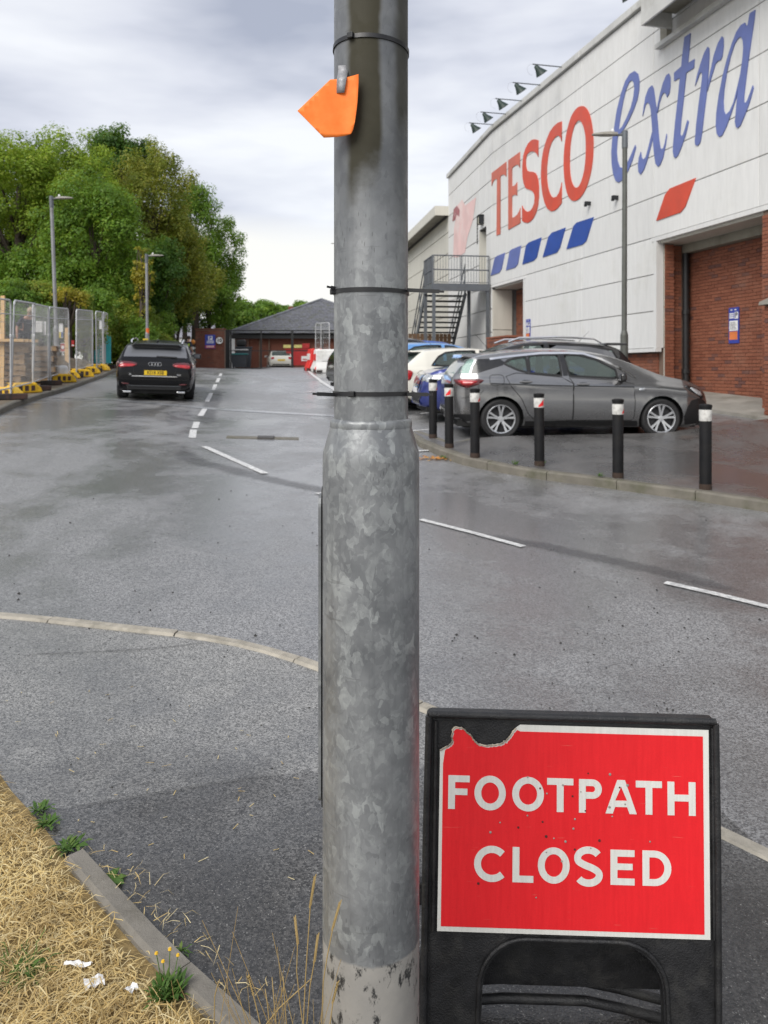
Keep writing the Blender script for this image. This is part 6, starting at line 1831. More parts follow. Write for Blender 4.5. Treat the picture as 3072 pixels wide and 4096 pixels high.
for sd_ in (1, -1):
    tl = [(sd_ * -.82, .945), (sd_ * -.62, .955), (sd_ * -.41, .925), (sd_ * -.41, .85), (sd_ * -.62, .82), (sd_ * -.83, .79)]
    car.lamp('tail_lamp', tl, 'x', -1, M_lampdark)
    car.lamp('tail_lamp_side', [(-2.42, .94), (-2.18, .95), (-2.10, .88), (-2.20, .81), (-2.44, .80)], 'y', sd_, M_lampdark)
    car.lamp('tail_lamp_glow', [(sd_ * -.81, .90), (sd_ * -.44, .895), (sd_ * -.44, .85), (sd_ * -.62, .83), (sd_ * -.82, .805)], 'x', -1, M_lampred, .0115)
    car.door([(-1.12, 1.03), (-.36, 1.0), (-.34, .28), (-.95, .30), (-1.15, .7)], sd_, (-1.0, .93)); car.door([(-.33, 1.0), (.9, .96), (.95, .30), (-.33, .28)], sd_, (-.2, .91))
    for ax in (-1.44, 1.47): wheel(car.root, ax, sd_ * .80, .345, .24, 5, sd_, w=.25)
    car.mirror(.80, 1.0, sd_, out=.10)
    MB().path([(-1.80, sd_ * .60, 1.39), (-1.70, sd_ * .61, 1.455), (-1.0, sd_ * .62, 1.49), (-.1, sd_ * .62, 1.49), (.22, sd_ * .61, 1.44)], .02, 8).build('roof_rail', M_chrome, car.root, smooth=50)
    bevel(MB().box((-2.43, sd_ * .62, .24), (.10, .19, .045)).build('exhaust_tip', M_chrome, car.root), .012)
    car.lamp('reflector', [(sd_ * .58, .44), (sd_ * .76, .45), (sd_ * .76, .42), (sd_ * .58, .41)], 'x', -1, M_lampdark)
car.plate(-1, -.02, .70, 'KS18 XSB')
car.stripe('chrome_strip', [(-.52, .615), (.52, .615)], .022, -1, .016, M_chrome, axis='x')
car.stripe('bumper_crease', [(-.86, .54), (-.5, .535), (.5, .535), (.86, .54)], .012, -1, .006, M_seam, axis='x')
car.decal('diffuser', [(-.66, .40), (.66, .40), (.60, .27), (-.60, .27)], 'x', -1, .006, M_gasket, thick=.008)
car.stripe('diffuser_strip', [(-.60, .405), (-.5, .385), (.5, .385), (.60, .405)], .014, -1, .016, M_steel, axis='x')
car.stripe('tailgate_seam', [(-.50, .80), (-.45, .60), (.45, .60), (.50, .80)], .010, -1, .005, M_seam, axis='x')
for k in range(4):
    p, n = car.hit(-.105 + k * .07, .905, 'x', -1)
    pts = [(p.x - .012, -.105 + k * .07 + .043 * cos(a), .905 + .043 * sin(a)) for a in np.linspace(0, 2 * pi, 19)]
    MB().path(pts, .007, 6, cap=False).build('emblem_ring', M_chrome, car.root, smooth=60)
p, n = car.hit(-.12, 1.10, 'x', -1)
MB().beam((p.x - .03, -.02, 1.085), (p.x - .06, -.50, 1.075), .02, .03).build('wiper', M_trim, car.root)
for y_, w_ in ((.56, .10), (-.56, .12)):
    p, n = car.hit(y_, .655, 'x', -1)
    link_mesh('badge', text_mesh('badge', 'S6' if y_ > 0 else 'TDI', .055, Matrix.Translation((p.x - .008, y_, .655)) @ Matrix(((0, 0, -1, 0), (-1, 0, 0, 0), (0, 1, 0, 0), (0, 0, 0, 1))), bold=.001), M_chrome, car.root)
b = MB(); b.prism([(-.60, 0), (-.52, .045), (.52, .045), (.60, 0), (.52, -.025), (-.52, -.025)], Matrix(((0, 0, 1, -2.12), (1, 0, 0, 0), (0, 1, 0, 1.335), (0, 0, 0, 1))), .32)
bevel(b.build('spoiler', M_paud, car.root), .012)
MB().lohi((-2.10, -.54, 1.29), (-1.85, .54, 1.312)).build('spoiler_lip', M_trim, car.root)
bevel(MB().box((-1.4, 0, 1.465), (.16, .05, .06)).build('aerial_fin', M_trim, car.root), .015)

# --- small white car parked at the far end, and one half hidden up the road
fp = at(1119, 1478) if False else Vector(((1119 - CX) / FPX * 54, 54, 0))
fp.z = EYE + (CY - 1480) / FPX * 54
car = Car('white_hatchback', 'small white hatchback seen from behind before the far brick building', Wt, M_pwhite, Vector((fp.x - .3, fp.y + 2, fp.z)), HEAD_R - .03)
for sd_ in (1, -1):
    car.lamp('tail_lamp', [(sd_ * -.70, .92), (sd_ * -.48, .93), (sd_ * -.50, .76), (sd_ * -.72, .74)], 'x', -1, M_lampred)
    for ax in (-1.235, 1.235): wheel(car.root, ax, sd_ * .74, .31, .215, 5, sd_)
    car.mirror(.62, .96, sd_)
car.plate(-1, 0, .70); car.decal('bumper_trim', [(-.6, .42), (.6, .42), (.56, .34), (-.56, .34)], 'x', -1, .006, M_gasket)
wp = Vector(((792 - CX) / FPX * 47, 49, 0)); wp.z = zroad(wp.x, wp.y)
car = Car('white_car', 'white car half hidden behind the black estate, beside the brick sign wall', Wt, M_pwhite, Vector((wp.x - 1.75, wp.y + 3, wp.z)), HEAD_R + pi + .05)
for sd_ in (1, -1):
    car.lamp('headlamp', [(1.46, .86), (1.78, .76), (1.86, .66), (1.6, .70)], 'y', sd_, M_lampclear)
    for ax in (-1.235, 1.235): wheel(car.root, ax, sd_ * .74, .31, .215, 5, sd_)
    car.mirror(.62, .96, sd_)

# ------------------------------------------------------------------ bollards
M_boll = simple('bollard_black', (.008, .008, .009), .6, 0, .4, 8, .2, 60, dirt=(.016, .014, .012), spec=.25)
M_bband = simple('scuffed_white_band', (.58, .57, .54), .55, 0, .2, 18, dirt=(.24, .22, .20))
M_rust = simple('rusty_foot', (.045, .026, .017), .8, 0, .4, 12, dirt=(.02, .015, .012))
BOL = [((2822, 1958), 'nearest black bollard, at the right edge of the pavement with a clean white band', 0), ((2472, 1911), 'second bollard from the right picture edge, before the grey car front door and wheel', 1),
       ((2158, 1863), 'black bollard in front of the grey car door, weeds at its foot', 2), ((1900, 1830), 'black bollard in front of the grey car rear wheel', 3),
       ((1797, 1791), 'second bollard from the column, before the grey car tail lamp', 4), ((1732, 1752), 'farthest black bollard, next to the galvanised column', 5)]
bol0 = None
def bollard():
    r = empty('bollard', (0, 0, 0))
    R = .065
    MB().lathe([(R, -.05), (R, .93), (R - .004, .945), (R - .02, .952), (.001, .955)], 28, cap=False).build('post', M_boll, r, smooth=40)
    MB().lathe([(R + .001, .0), (R + .003, .02), (R + .001, .065)], 28, cap=False).build('foot', M_rust, r, smooth=40)
    MB().lathe([(R + .0015, .765), (R + .003, .77), (R + .003, .885), (R + .0015, .89)], 28, cap=False).build('reflective_band', M_bband, r, smooth=40)
    MB().lathe([(R + .004, .915), (R + .006, .925), (R + .004, .945)], 28, cap=False).build('cap', M_boll, r, smooth=40)
    a0, a1 = -2.2, -.5
    V = []; F = []
    n = 10
    for k in range(n + 1):
        a = -1.5 + 1.1 * k / n; rr = R + .0038
        q = k / n
        V += [(rr * cos(a), rr * sin(a), .772 + .02 * q), (rr * cos(a), rr * sin(a), .79 + .085 * q)]
    for k in range(n): F.append((2 * k, 2 * k + 2, 2 * k + 3, 2 * k + 1))
    MB().add(V, F).build('red_stripe', M_sred, r)
    return r
for i, ((u, v), lb, _) in enumerate(BOL):
    if bol0 is None: bol0 = bollard(); o = bol0
    else: o = copy_tree(bol0)
    p = at(u, v, zf=zpave)
    o.location = p; o.rotation_euler = (random.uniform(-.008, .008), random.uniform(-.01, .01), random.uniform(-.9, .9)); tag(o, lb, 'bollard', 'bollards along the pavement edge')
# weeds and leaves along the right kerb
for (u, v), r, nl, lb in (((2165, 1864), .10, 40, 'green weeds growing at the foot of the bollard before the grey car door'), ((2060, 1862), .10, 26, 'thin weed on the pavement edge between two bollards'),
                          ((2400, 1910), .08, 30, 'low weed behind the kerb left of the yellow scuffed bollard')):
    rosette('weed', at(u, v, zf=zpave), r, nl, lb, leaf=(.08, .2), up=(.3, 1.2), group='weeds along the right kerb')
rosette('weed', at(2110, 1908), .10, 24, 'weed growing out of the kerb joint on the road side', leaf=(.1, .25), up=(.4, 1.2), group='weeds along the right kerb')
M_leaf_o = mat_blade('fallen_leaf', [(.55, .26, .05), (.45, .18, .04), (.60, .36, .10), (.30, .16, .05)], .1)
lf = MB(); c = at(1735, 1838)
for i in range(130):
    x, y = random.gauss(c.x, .22), random.gauss(c.y + .02, .08); z = zroad(x, y) + random.uniform(.008, .03); a = random.uniform(0, 6.3); r = random.uniform(.015, .035)
    lf.add([(x + r * cos(a), y + r * sin(a), z + random.uniform(0, .012)), (x + r * .6 * cos(a + 1.6), y + r * .6 * sin(a + 1.6), z), (x - r * cos(a), y - r * sin(a), z + random.uniform(0, .012)), (x + r * .6 * cos(a - 1.6), y + r * .6 * sin(a - 1.6), z)], [(0, 1, 2, 3)])
o = lf.build('fallen_leaves', M_leaf_o, kind='stuff'); tag(o, 'orange fallen leaves in the gutter beside the column', 'leaves')
rosette('weed', Vector((c.x + .15, c.y + .05, c.z)), .10, 26, 'green weed among the orange leaves in the gutter', leaf=(.15, .3), up=(.2, .9), group='weeds along the right kerb')
# ------------------------------------------------------------------ street lamps
def street_lamp(base, top, head_dir, label, h_door=1.5, r0=.084, r1=.057):
    r = empty('street_lamp', base, 0, label, 'street lamp', 'street lamps')
    t_ = Vector(top) - Vector(base); d = t_.normalized()
    MB().path([(0, 0, -.1), d * h_door], r0, 14).build('base_section', M_galv_far, r, smooth=40)
    MB().path([d * h_door, d * (h_door + .08), d * (h_door + .1)], [r0, r1 + .005, r1], 14).build('shoulder', M_galv_far, r, smooth=40)
    MB().path([d * (h_door + .1), t_], [r1, r1 * .92], 14).build('shaft', M_galv_far, r, smooth=40)
    MB().path([t_ - d * .35, t_ + d * .02], r1 * 1.12, 14).build('sleeve', M_steel, r, smooth=40)
    hd = Vector(head_dir).normalized()
    MB().path([t_ - d * .06, t_ - d * .06 + hd * .2], .026, 8).build('arm', M_steel, r, smooth=40)
    sd_ = Vector((-hd.y, hd.x, 0)); b = MB(); c = t_ - d * .05
    prof = [(.16, .05, .04), (.30, .10, .05), (.50, .10, .04), (.70, .05, .02)]
    V = []
    for a, w, th in prof: V += [c + hd * a + sd_ * w - Vector((0, 0, th * .4)), c + hd * a - sd_ * w - Vector((0, 0, th * .4)), c + hd * a - sd_ * w * .7 + Vector((0, 0, th)), c + hd * a + sd_ * w * .7 + Vector((0, 0, th))]
    F = [(0, 1, 2, 3), (15, 14, 13, 12)]
    for i in range(3):
        for j in range(4): F.append((i * 4 + j, (i + 1) * 4 + j, (i + 1) * 4 + (j + 1) % 4, i * 4 + (j + 1) % 4))
    b.add(V, F); o = b.build('lantern', M_conc, r)
    MB().lathe([(.03, 0), (.035, .05), (.02, .075), (.001, .08)], 10, Matrix.Translation(c + hd * .26 + Vector((0, 0, .045)))).build('photocell', M_white, r)
    return r
k = (2496 - CX) / FPX; Yl = 8.9 / (DY * k - DX); x_ = k * Yl
M_keep = M_galv_far; M_galv_far = simple('aged_grey_column', (.105, .11, .10), .55, .2, .2, 2.5, dirt=(.07, .068, .05))
street_lamp((x_, Yl, zroad(x_, Yl)), (x_ + .02, Yl, EYE + (CY - 528) / FPX * Yl), (-1, .05, .0), 'tall grey street lamp in front of the white wall, rising behind the parked cars', 1.58)
M_galv_far = M_keep
p = ray(231, 1490, 24.7); p.z = zroad(p.x, p.y) + .1; q = ray(205, 787, 24.7)
lamp1 = street_lamp(p, q, (1, -.05, 0), 'grey street lamp among the site fence panels at the left', 1.5)
p = ray(590, 1460, 31.5); p.z = zroad(p.x, p.y); q = ray(586, 1018, 31.5)
lamp2 = street_lamp(p, q, (1, -.05, 0), 'grey street lamp with an orange band behind the black estate car', 1.5)
M_oband = simple('orange_band', (.80, .16, .03), .5); M_yband = simple('yellow_notice', (.65, .50, .04), .5)
zz = EYE + (CY - 1330) / FPX * 31.5 - p.z
MB().lathe([(.062, zz - .17), (.066, zz - .17), (.066, zz + .17), (.062, zz + .17)], 14, Matrix.Translation((-.0, 0, 0))).build('orange_band', M_oband, lamp2)
MB().lohi((-.16, -.09, zz - .52), (.06, -.075, zz - .25)).build('notice', M_yband, lamp2)
# lamp top showing left of the column, far away
p = ray(1352, 1440, 75); p.z = zroad(p.x, p.y); q = ray(1352, 972, 75)
street_lamp(p, q, (-1, .05, 0), 'distant street lamp almost hidden behind the galvanised column', 1.5)

# ------------------------------------------------------------------ site fence
M_fgalv = simple('fence_tube', (.50, .51, .52), .45, .3, .12, 6)
M_fwire = simple('fence_wire', (.46, .47, .47), .5, .3)
M_fyel = simple('yellow_block', (.85, .52, .015), .55, 0, .15, 5, dirt=(.50, .31, .03))
M_rub = simple('rubber_block', (.035, .03, .028), .85, 0, .3, 6, dirt=(.13, .06, .045))
def zf_(x, y): return zroad(x, y) + .11
def fence_panel(a, c, label, h=2.0, mid=None, lean=0.0):
    a = Vector((a[0], a[1], zf_(*a[:2]))); c = Vector((c[0], c[1], zf_(*c[:2])))
    r = empty('site_fence', a, 0, label, 'fence panel', 'site fences on the left pavement')
    e = c - a; e_ = Vector((e.x, e.y, 0)).normalized(); nrm = Vector((-e_.y, e_.x, 0))
    def P(q, z): return e * q + Vector((0, 0, z + .12)) + nrm * lean * z
    rr = .021; L = e.length; cr = .09 / L
    MB().path([P(.005, 0), P(.005, h - .12), P(.005 + cr * .3, h - .04), P(.005 + cr, h), P(.995 - cr, h), P(.995 - cr * .3, h - .04), P(.995, h - .12), P(.995, 0)], rr, 8).build('frame', M_fgalv, r, smooth=50)
    MB().path([P(.005, .12), P(.995, .12)], .016, 6).build('bottom_tube', M_fgalv, r)
    MB().path([P(.005, h - .3), P(.995, h - .3)], .012, 6).build('brace_tube', M_fgalv, r)
    if mid: MB().path([P(mid, .0), P(mid, h)], .018, 8).build('upright', M_fgalv, r)
    b = MB(); n = int(L / .085)
    for i in range(1, n):
        q = i / n; b.path([P(q, .12), P(q, h)], .0042, 3, cap=False)
    for i in range(1, 8): b.path([P(.005, .12 + (h - .12) * i / 8), P(.995, .12 + (h - .12) * i / 8)], .0042, 3, cap=False)
    b.build('wire_mesh', M_fwire, r, kind='stuff')
    for q in (0.005, .995):
        bevel(MB().box(P(q, h * .62), (.05, .05, .07)).build('clamp', M_fgalv, r), .008)
    return r
def fpt(u, Y): return ((u - CX) / FPX * Y, Y)
FA, FB, FC, FD, FE, FF, FG, FH = fpt(44, 16.5), fpt(131, 18.4), fpt(194, 20.9), fpt(279, 23.3), fpt(305, 24.0), fpt(371, 26.9), fpt(413, 27.8), fpt(430, 30.2)
fence_panel(fpt(-160, 13.8), FA, 'nearest site fence panel, cut off by the left edge of the picture')
fence_panel(FA, FB, 'short fence panel in front of the pallets, second from the left', lean=-.03)
fence_panel(FB, FC, 'fence panel holding the white notices, beside the pallet stacks')
fence_panel((FC[0] + .04, FC[1] + .03), FD, 'fence panel in front of the street lamp foot', lean=.02)
fence_panel(FE, FF, 'fence panel before the dark hedge, with rounded top corners', mid=.97)
fence_panel((FF[0] + .1, FF[1] + .1), FG, 'narrow looking fence panel in front of the turquoise banner', lean=.02)
fence_panel(FG, FH, 'last fence panel, turned away at the end of the row')
# plastic feet
def foot_block():
    r = empty('ballast_block', (0, 0, 0))
    b = MB()
    b.prism([(-.36, 0), (.36, 0), (.33, .07), (.22, .15), (-.22, .15), (-.33, .07)], Matrix(((1, 0, 0, 0), (0, 0, 1, -.13), (0, 1, 0, 0), (0, 0, 0, 1))), .26)
    bevel(b.build('block', M_fyel, r), .018, 2)
    for i in range(3):
        MB().lohi((-.15 + i * .13, -.134, .03), (-.07 + i * .13, -.129, .11)).build('slot', M_rub, r)
    MB().lohi((-.30, -.09, .150), (.20, .09, .156)).build('tread_pad', M_fyel, r)
    return r
fb0 = foot_block()
FT = [((14, 1598), 'yellow fence foot half cut by the left picture edge'), ((92, 1578), 'yellow fence foot under the pallet stack panel'), ((244, 1530), 'yellow fence foot near the street lamp, front one of the pair'),
      ((266, 1512), 'yellow fence foot behind another near the street lamp'), ((322, 1504), 'large yellow fence foot below the dark hedge panel'), ((352, 1496), 'yellow fence foot just beyond the large one below the hedge'),
      ((392, 1486), 'bright yellow fence foot below the turquoise banner'), ((360, 1482), 'orange yellow fence foot left of the brightest one by the banner')]
YS = [16.7, 18.2, 22.0, 23.4, 24.4, 25.8, 27.6, 27.2]
for i, ((u, v), lb) in enumerate(FT):
    o = fb0 if i == 0 else copy_tree(fb0)
    x, y = fpt(u, YS[i]); o.location = (x, y, zf_(x, y)); o.rotation_euler = (random.uniform(-.03, .03), random.uniform(-.05, .05), random.uniform(-.5, .5) + .4); o.scale = (1.12, 1.25, 1.55)
    tag(o, lb, 'fence foot', 'yellow plastic fence feet')
RBK = [(48, 16.4, 'dark rubber block under the nearest fence panels'), (150, 18.9, 'brown rubber block under the pallet stack panel'), (205, 20.9, 'rubber block with a reddish end at the fence corner'),
       (286, 23.6, 'black rubber block by the kerb below the street lamp'), (312, 24.1, 'rubber block before the hedge panel'), (378, 26.8, 'black rubber block below the banner panel'), (436, 29.8, 'reddish rubber block at the end of the fence')]
rb0 = None
for i, (u, Y, lb) in enumerate(RBK):
    x, y = fpt(u, Y)
    if rb0 is None:
        o = bevel(MB().lohi((-.30, -.12, 0), (.30, .12, .13)).build('rubber_block', M_rub), .02); rb0 = o
    else: o = rb0.copy(); COL.objects.link(o)
    o.location = (x, y, zf_(x, y)); o.rotation_euler = (0, 0, .5 + i * .4); tag(o, lb, 'rubber block', 'rubber blocks under the fence')

# notices on the fence
def notice(name, crop, Y, m, label, stripes=None, lean=0, yaw=.2, cat='notice', th=.01):
    x0, y0, x1, y1 = crop
    a, c = ray(x0 / 3.318, 1150 + y1 / 3.318, Y), ray(x1 / 3.318, 1150 + y0 / 3.318, Y)
    r = empty(name, ((a.x + c.x) / 2, Y, a.z), yaw, label, cat)
    w, h = c.x - a.x, c.z - a.z
    o = MB().lohi((-w / 2, -th / 2, 0), (w / 2, th / 2, h)).build('sheet', m, r)
    for sx0, sx1, sy0, sy1, sm in (stripes or []):
        MB().lohi(((sx0 - .5) * w, -th / 2 - .006, sy0 * h), ((sx1 - .5) * w, -th / 2 - .001, sy1 * h)).build('print', sm, r)
    return r
M_teal = simple('turquoise_board', (.05, .48, .52), .45, 0, .08, 3)
M_pred = simple('notice_red', (.45, .03, .03), .5)
M_pblue2 = simple('notice_blue', (.04, .10, .36), .5)
notice('notice', (465, 445, 560, 592), 20.0, M_white, 'square white notice tied to the fence beside the pallets')
notice('notice', (578, 450, 610, 632), 20.3, M_white, 'narrow white notice hanging at a slant on the fence', yaw=.5)
notice('notice', (786, 480, 834, 668), 23.0, M_white, 'white notice with yellow and blue foot on the lamp side fence panel', [(.05, .5, .0, .42, M_yband), (.5, .95, .05, .4, M_pblue2)])
notice('notice', (1318, 440, 1352, 552), 27.5, M_white, 'slim white notice above the turquoise banner', yaw=.4)
notice('notice', (806, 738, 860, 852), 25.5, M_pred, 'small red notice with white border low on the fence', [(.0, 1, .0, .06, M_white), (.0, 1, .94, 1, M_white), (.2, .8, .3, .7, M_white)])
notice('notice', (950, 700, 985, 785), 23.8, M_pred, 'tilted red and white notice low on the fence corner', [(.1, .9, .1, .3, M_white)], yaw=.6)
ban = notice('site_banner', (1258, 630, 1468, 1005), 29.2, M_teal, 'turquoise site banner with white upright lettering behind the last panels', cat='banner', th=.03)
bw = 210 / 3.318 / FPX * 29.2; bh = 375 / 3.318 / FPX * 29.2
for i, (z0, z1) in enumerate(((.05, .12), (.15, .22), (.26, .38), (.42, .50), (.54, .62), (.66, .78), (.81, .93))):
    MB().lohi((-.16 * bw, -.022, z0 * bh), (.05 * bw, -.016, z1 * bh)).build('print', M_white, ban)
    MB().lohi((-.06 * bw, -.0265, (z0 + .02) * bh), (.01 * bw, -.0225, (z1 - .02) * bh)).build('print', M_teal, ban)

# ------------------------------------------------------------------ pallets, planks, earth
def mat_pallet():
    t = NT('pallet_wood'); v = t.co('World')
    r = t.math('FRACT', t.math('MULTIPLY', t.objrand(), 5.7))
    c = t.mix(r, (.28, .185, .11), (.46, .31, .175))
    c = t.mix(t.rng(t.noise(t.co('Object', scale=(2, 20, 20)), 3, 4, .6), .35, .75, 0, .6), c, (.12, .085, .06))
    t.set(base=c, rough=.85); return t.m
M_wood = mat_pallet()
M_wood2 = simple('fresh_timber', (.58, .38, .18), .75, 0, .15, 6, .3, 60)
def pallet(m):
    r = empty('pallet', (0, 0, 0))
    for i in range(6): MB().lohi((-.6 + i * .216, -.5, .118), (-.6 + i * .216 + .12, .5, .140)).build('slat', m, r)
    for y in (-.49, -.02, .45): MB().lohi((-.6, y, .0225), (.6, y + .04, .1175)).build('stringer', m, r)
    for x in (-.6, -.06, .48): MB().lohi((x, -.5, 0), (x + .12, .5, .022)).build('slat', m, r)
    return r
pal0 = pallet(M_wood); first = True
ORD = ['bottom', 'second', 'third', 'fourth', 'fifth', 'sixth', 'seventh', 'top']
for si, (u, Y, n, nm) in enumerate(((18, 19.6, 8, 'the stack at the left picture edge'), (128, 21.6, 7, 'the right stack behind the fence'))):
    x, y = fpt(u, Y); z = zf_(x, y)
    for i in range(n):
        o = pal0 if first else copy_tree(pal0); first = False
        o.location = (x + random.uniform(-.11, .11), y + random.uniform(-.09, .09), z + i * .1445); o.rotation_euler = (0, 0, .25 + random.uniform(-.10, .10))
        w_ = ORD[i] if i < n - 1 else 'top'
        tag(o, '%s weathered wooden pallet of %s' % (w_, nm), 'pallet', 'stacked wooden pallets')
x, y = fpt(50, 19.3); z = zf_(x, y) + 8 * .1445 + .01
for i in range(4):
    o = MB().lohi((-.5, -.045, 0), (.5, .045, .07)).build('timber_length', M_wood2); o.location = (x - .1 + .05 * i, y - .3 + i * .14, z + .0); o.rotation_euler = (0, 0, .15 + i * .03)
    tag(o, ['front pale timber length on top of the left pallet stack', 'second pale timber length on the left pallet stack', 'third pale timber length on the left pallet stack', 'rear pale timber length on the left pallet stack'][i], 'timber', 'pale timber on the pallets')
for (u, Y, L, w, yaw, lb) in ((8, 19.0, 2.35, .10, 0, 'upright pale plank at the left picture edge'), (268, 24.6, 1.55, .13, .0, 'pale plank leaning behind the fence near the street lamp')):
    x, y = fpt(u, Y); o = MB().lohi((-w / 2, -.02, 0), (w / 2, .02, L)).build('plank', M_wood2)
    o.location = (x, y, zf_(x, y)); o.rotation_euler = (-.12, -.05, yaw); tag(o, lb, 'plank')
def mound(name, c, r, h, m, label, seed):
    b = MB(); n, k = 26, 9; V = [(0, 0, h)]
    for j in range(1, k + 1):
        for i in range(n):
            a = 2 * pi * i / n; q = j / k; rr = r * q * (1 + .25 * noise.noise(Vector((cos(a) * 1.5, sin(a) * 1.5, seed))))
            zz_ = h * (1 - q * q) ** 1.2 * (1 + .4 * noise.noise(Vector((cos(a) * rr * 1.2, sin(a) * rr * 1.2, seed + 5)))) - (.12 if j == k else 0)
            V.append((rr * cos(a), rr * sin(a), zz_))
    F = [(0, 1 + i, 1 + (i + 1) % n) for i in range(n)]
    for j in range(k - 1):
        for i in range(n): F.append((1 + j * n + i, 1 + (j + 1) * n + i, 1 + (j + 1) * n + (i + 1) % n, 1 + j * n + (i + 1) % n))
    b.add(V, F); o = b.build(name, m, smooth=True); o.location = (c[0], c[1], zf_(*c)); return tag(o, label, 'earth heap')
mound('earth_heap', fpt(225, 27.0), 1.5, .55, M_dirt, 'brown heap of earth and dead grass at the foot of the street lamp', 2)
mound('earth_heap', fpt(150, 25.0), 1.6, .8, M_dirt, 'low brown earth heap behind the right pallet stack', 7)
xb, yb = fpt(190, 22.2); b = MB(); b.lohi((-.55, -.4, 0), (.55, .4, .45)); o = bevel(b.build('aggregate_bag', M_white), .09, 3); o.location = (xb, yb, zf_(xb, yb)); o.rotation_euler = (0, 0, .4)
tag(o, 'pale builders bag on the ground beside the pallets', 'bag')

# ------------------------------------------------------------------ people
def person(name, base, pose, radii, mats, label, hair, rz=0.0, hair_r=.105, clothes=()):
    """pose: joint table; one skinned body, clothing as further skins over it"""
    r = empty(name, base, rz, label, 'person')
    J = pose
    def skin(nm, chain_list, m, grow=0.0):
        names = []; edges = []
        for ch in chain_list:
            for a, c in zip(ch[:-1], ch[1:]):
                for k_ in (a, c):
                    if k_ not in names: names.append(k_)
                edges.append((names.index(a), names.index(c)))
        me = bpy.data.meshes.new(nm); me.from_pydata([J[k_] for k_ in names], edges, [])
        o = bpy.data.objects.new(nm, me); COL.objects.link(o); o.parent = r
        o.modifiers.new('skin', 'SKIN'); sv = me.skin_vertices[0].data
        for i, k_ in enumerate(names):
            q = radii[k_] + grow; sv[i].radius = (q, q)
        sv[0].use_root = True
        ss = o.modifiers.new('sub', 'SUBSURF'); ss.levels = 1; ss.render_levels = 2
        me.materials.append(m); return o
    body = [['pelvis', 'waist', 'chest', 'neck', 'chin', 'crown']]
    for s_ in 'lr':
        body += [['chest', 'sh' + s_, 'el' + s_, 'wr' + s_, 'hand' + s_], ['pelvis', 'hip' + s_, 'kn' + s_, 'an' + s_, 'toe' + s_]]
    skin('body', body, mats[0])
    skin('top', [['waist', 'chest'], ['chest', 'shl', 'ell'], ['chest', 'shr', 'elr'], ['waist', 'pelvis']], mats[1], .022)
    skin('trousers', [['pelvis', 'hipl', 'knl', 'anl'], ['pelvis', 'hipr', 'knr', 'anr']], mats[2], .02)
    for c_ in clothes: skin(c_[0], c_[1], c_[2], c_[3])
    c = Vector(J['crown']).lerp(Vector(J['chin']), .35)
    d = (Vector(J['crown']) - Vector(J['chin'])).normalized()
    R = d.to_track_quat('Z', 'Y').to_matrix().to_4x4()
    prof = [(.02, -.07), (hair_r * .85, -.03), (hair_r, .03), (hair_r * .92, .08), (hair_r * .6, .125), (.001, .14)]
    MB().lathe(prof, 14, Matrix.Translation(c - Vector((0, -.0, .0))) @ R).build('hair', hair, r, smooth=True)
    f_ = Vector((0, -1, 0)) if not hasattr(r, 'fwd') else r.fwd
    return r
def joints(lean=0.0, armf=0.2, h=1.75):
    s = h / 1.75
    J = dict(pelvis=(0, 0, .95), waist=(0, 0, 1.1), chest=(0, -.02, 1.32), neck=(0, -.02, 1.5), chin=(0, -.03, 1.58), crown=(0, -.02, 1.70),
             shl=(.17, -.01, 1.40), ell=(.24, .02, 1.12), wrl=(.25, -.12, .90), handl=(.24, -.17, .82), shr=(-.17, -.01, 1.40), elr=(-.24, .02, 1.12), wrr=(-.25, -.12, .90), handr=(-.24, -.17, .82),
             hipl=(.09, 0, .90), knl=(.11, -.03, .50), anl=(.12, .02, .09), toel=(.13, -.16, .04), hipr=(-.09, 0, .90), knr=(-.11, -.02, .50), anr=(-.12, .05, .09), toer=(-.13, -.13, .04))
    if lean:
        for k_ in J:
            x, y, z = J[k_]
            if z > .96 or k_.startswith(('wr', 'hand', 'el')):
                v = Matrix.Rotation(lean, 3, 'X') @ Vector((x, y, z - .95)); J[k_] = (v.x, v.y, v.z + .95)
    return {k_: tuple(c * s for c in v) for k_, v in J.items()}
RADII = dict(pelvis=.13, waist=.125, chest=.135, neck=.055, chin=.075, crown=.07, **{a + b_: v for b_ in 'lr' for a, v in dict(sh=.065, el=.045, wr=.033, hand=.038, hip=.085, kn=.06, an=.042, toe=.035).items()})
M_skin = simple('skin', (.48, .28, .20), .55); M_navy = simple('navy_fleece', (.02, .022, .035), .85); M_hiviz = simple('hi_vis_yellow', (.50, .75, .03), .6)
M_hairg = simple('fair_grey_hair', (.40, .31, .22), .8, 0, .3, 30); M_haird = simple('dark_hair', (.035, .025, .02), .8)
x, y = fpt(96, 22.9)
person('person', (x, y, zf_(x, y) + .42), joints(.55), RADII, (M_skin, M_navy, M_navy), 'person in dark clothes with fair hair bending over behind the pallets', M_hairg, rz=.9)
mound('earth_heap', (x, y + .1), 1.5, .50, M_dirt, 'brown earth heap under the person behind the pallets', 12)
x, y = fpt(752, 43.5)
person('person', (x, y, zroad(x, y)), joints(.05), RADII, (M_skin, M_navy, M_navy), 'person in dark clothes and a yellow hi-vis vest standing beyond the black estate', M_haird, rz=2.6,
       clothes=[('hi_vis_vest', [['waist', 'chest'], ['chest', 'shl'], ['chest', 'shr']], M_hiviz, .034)])

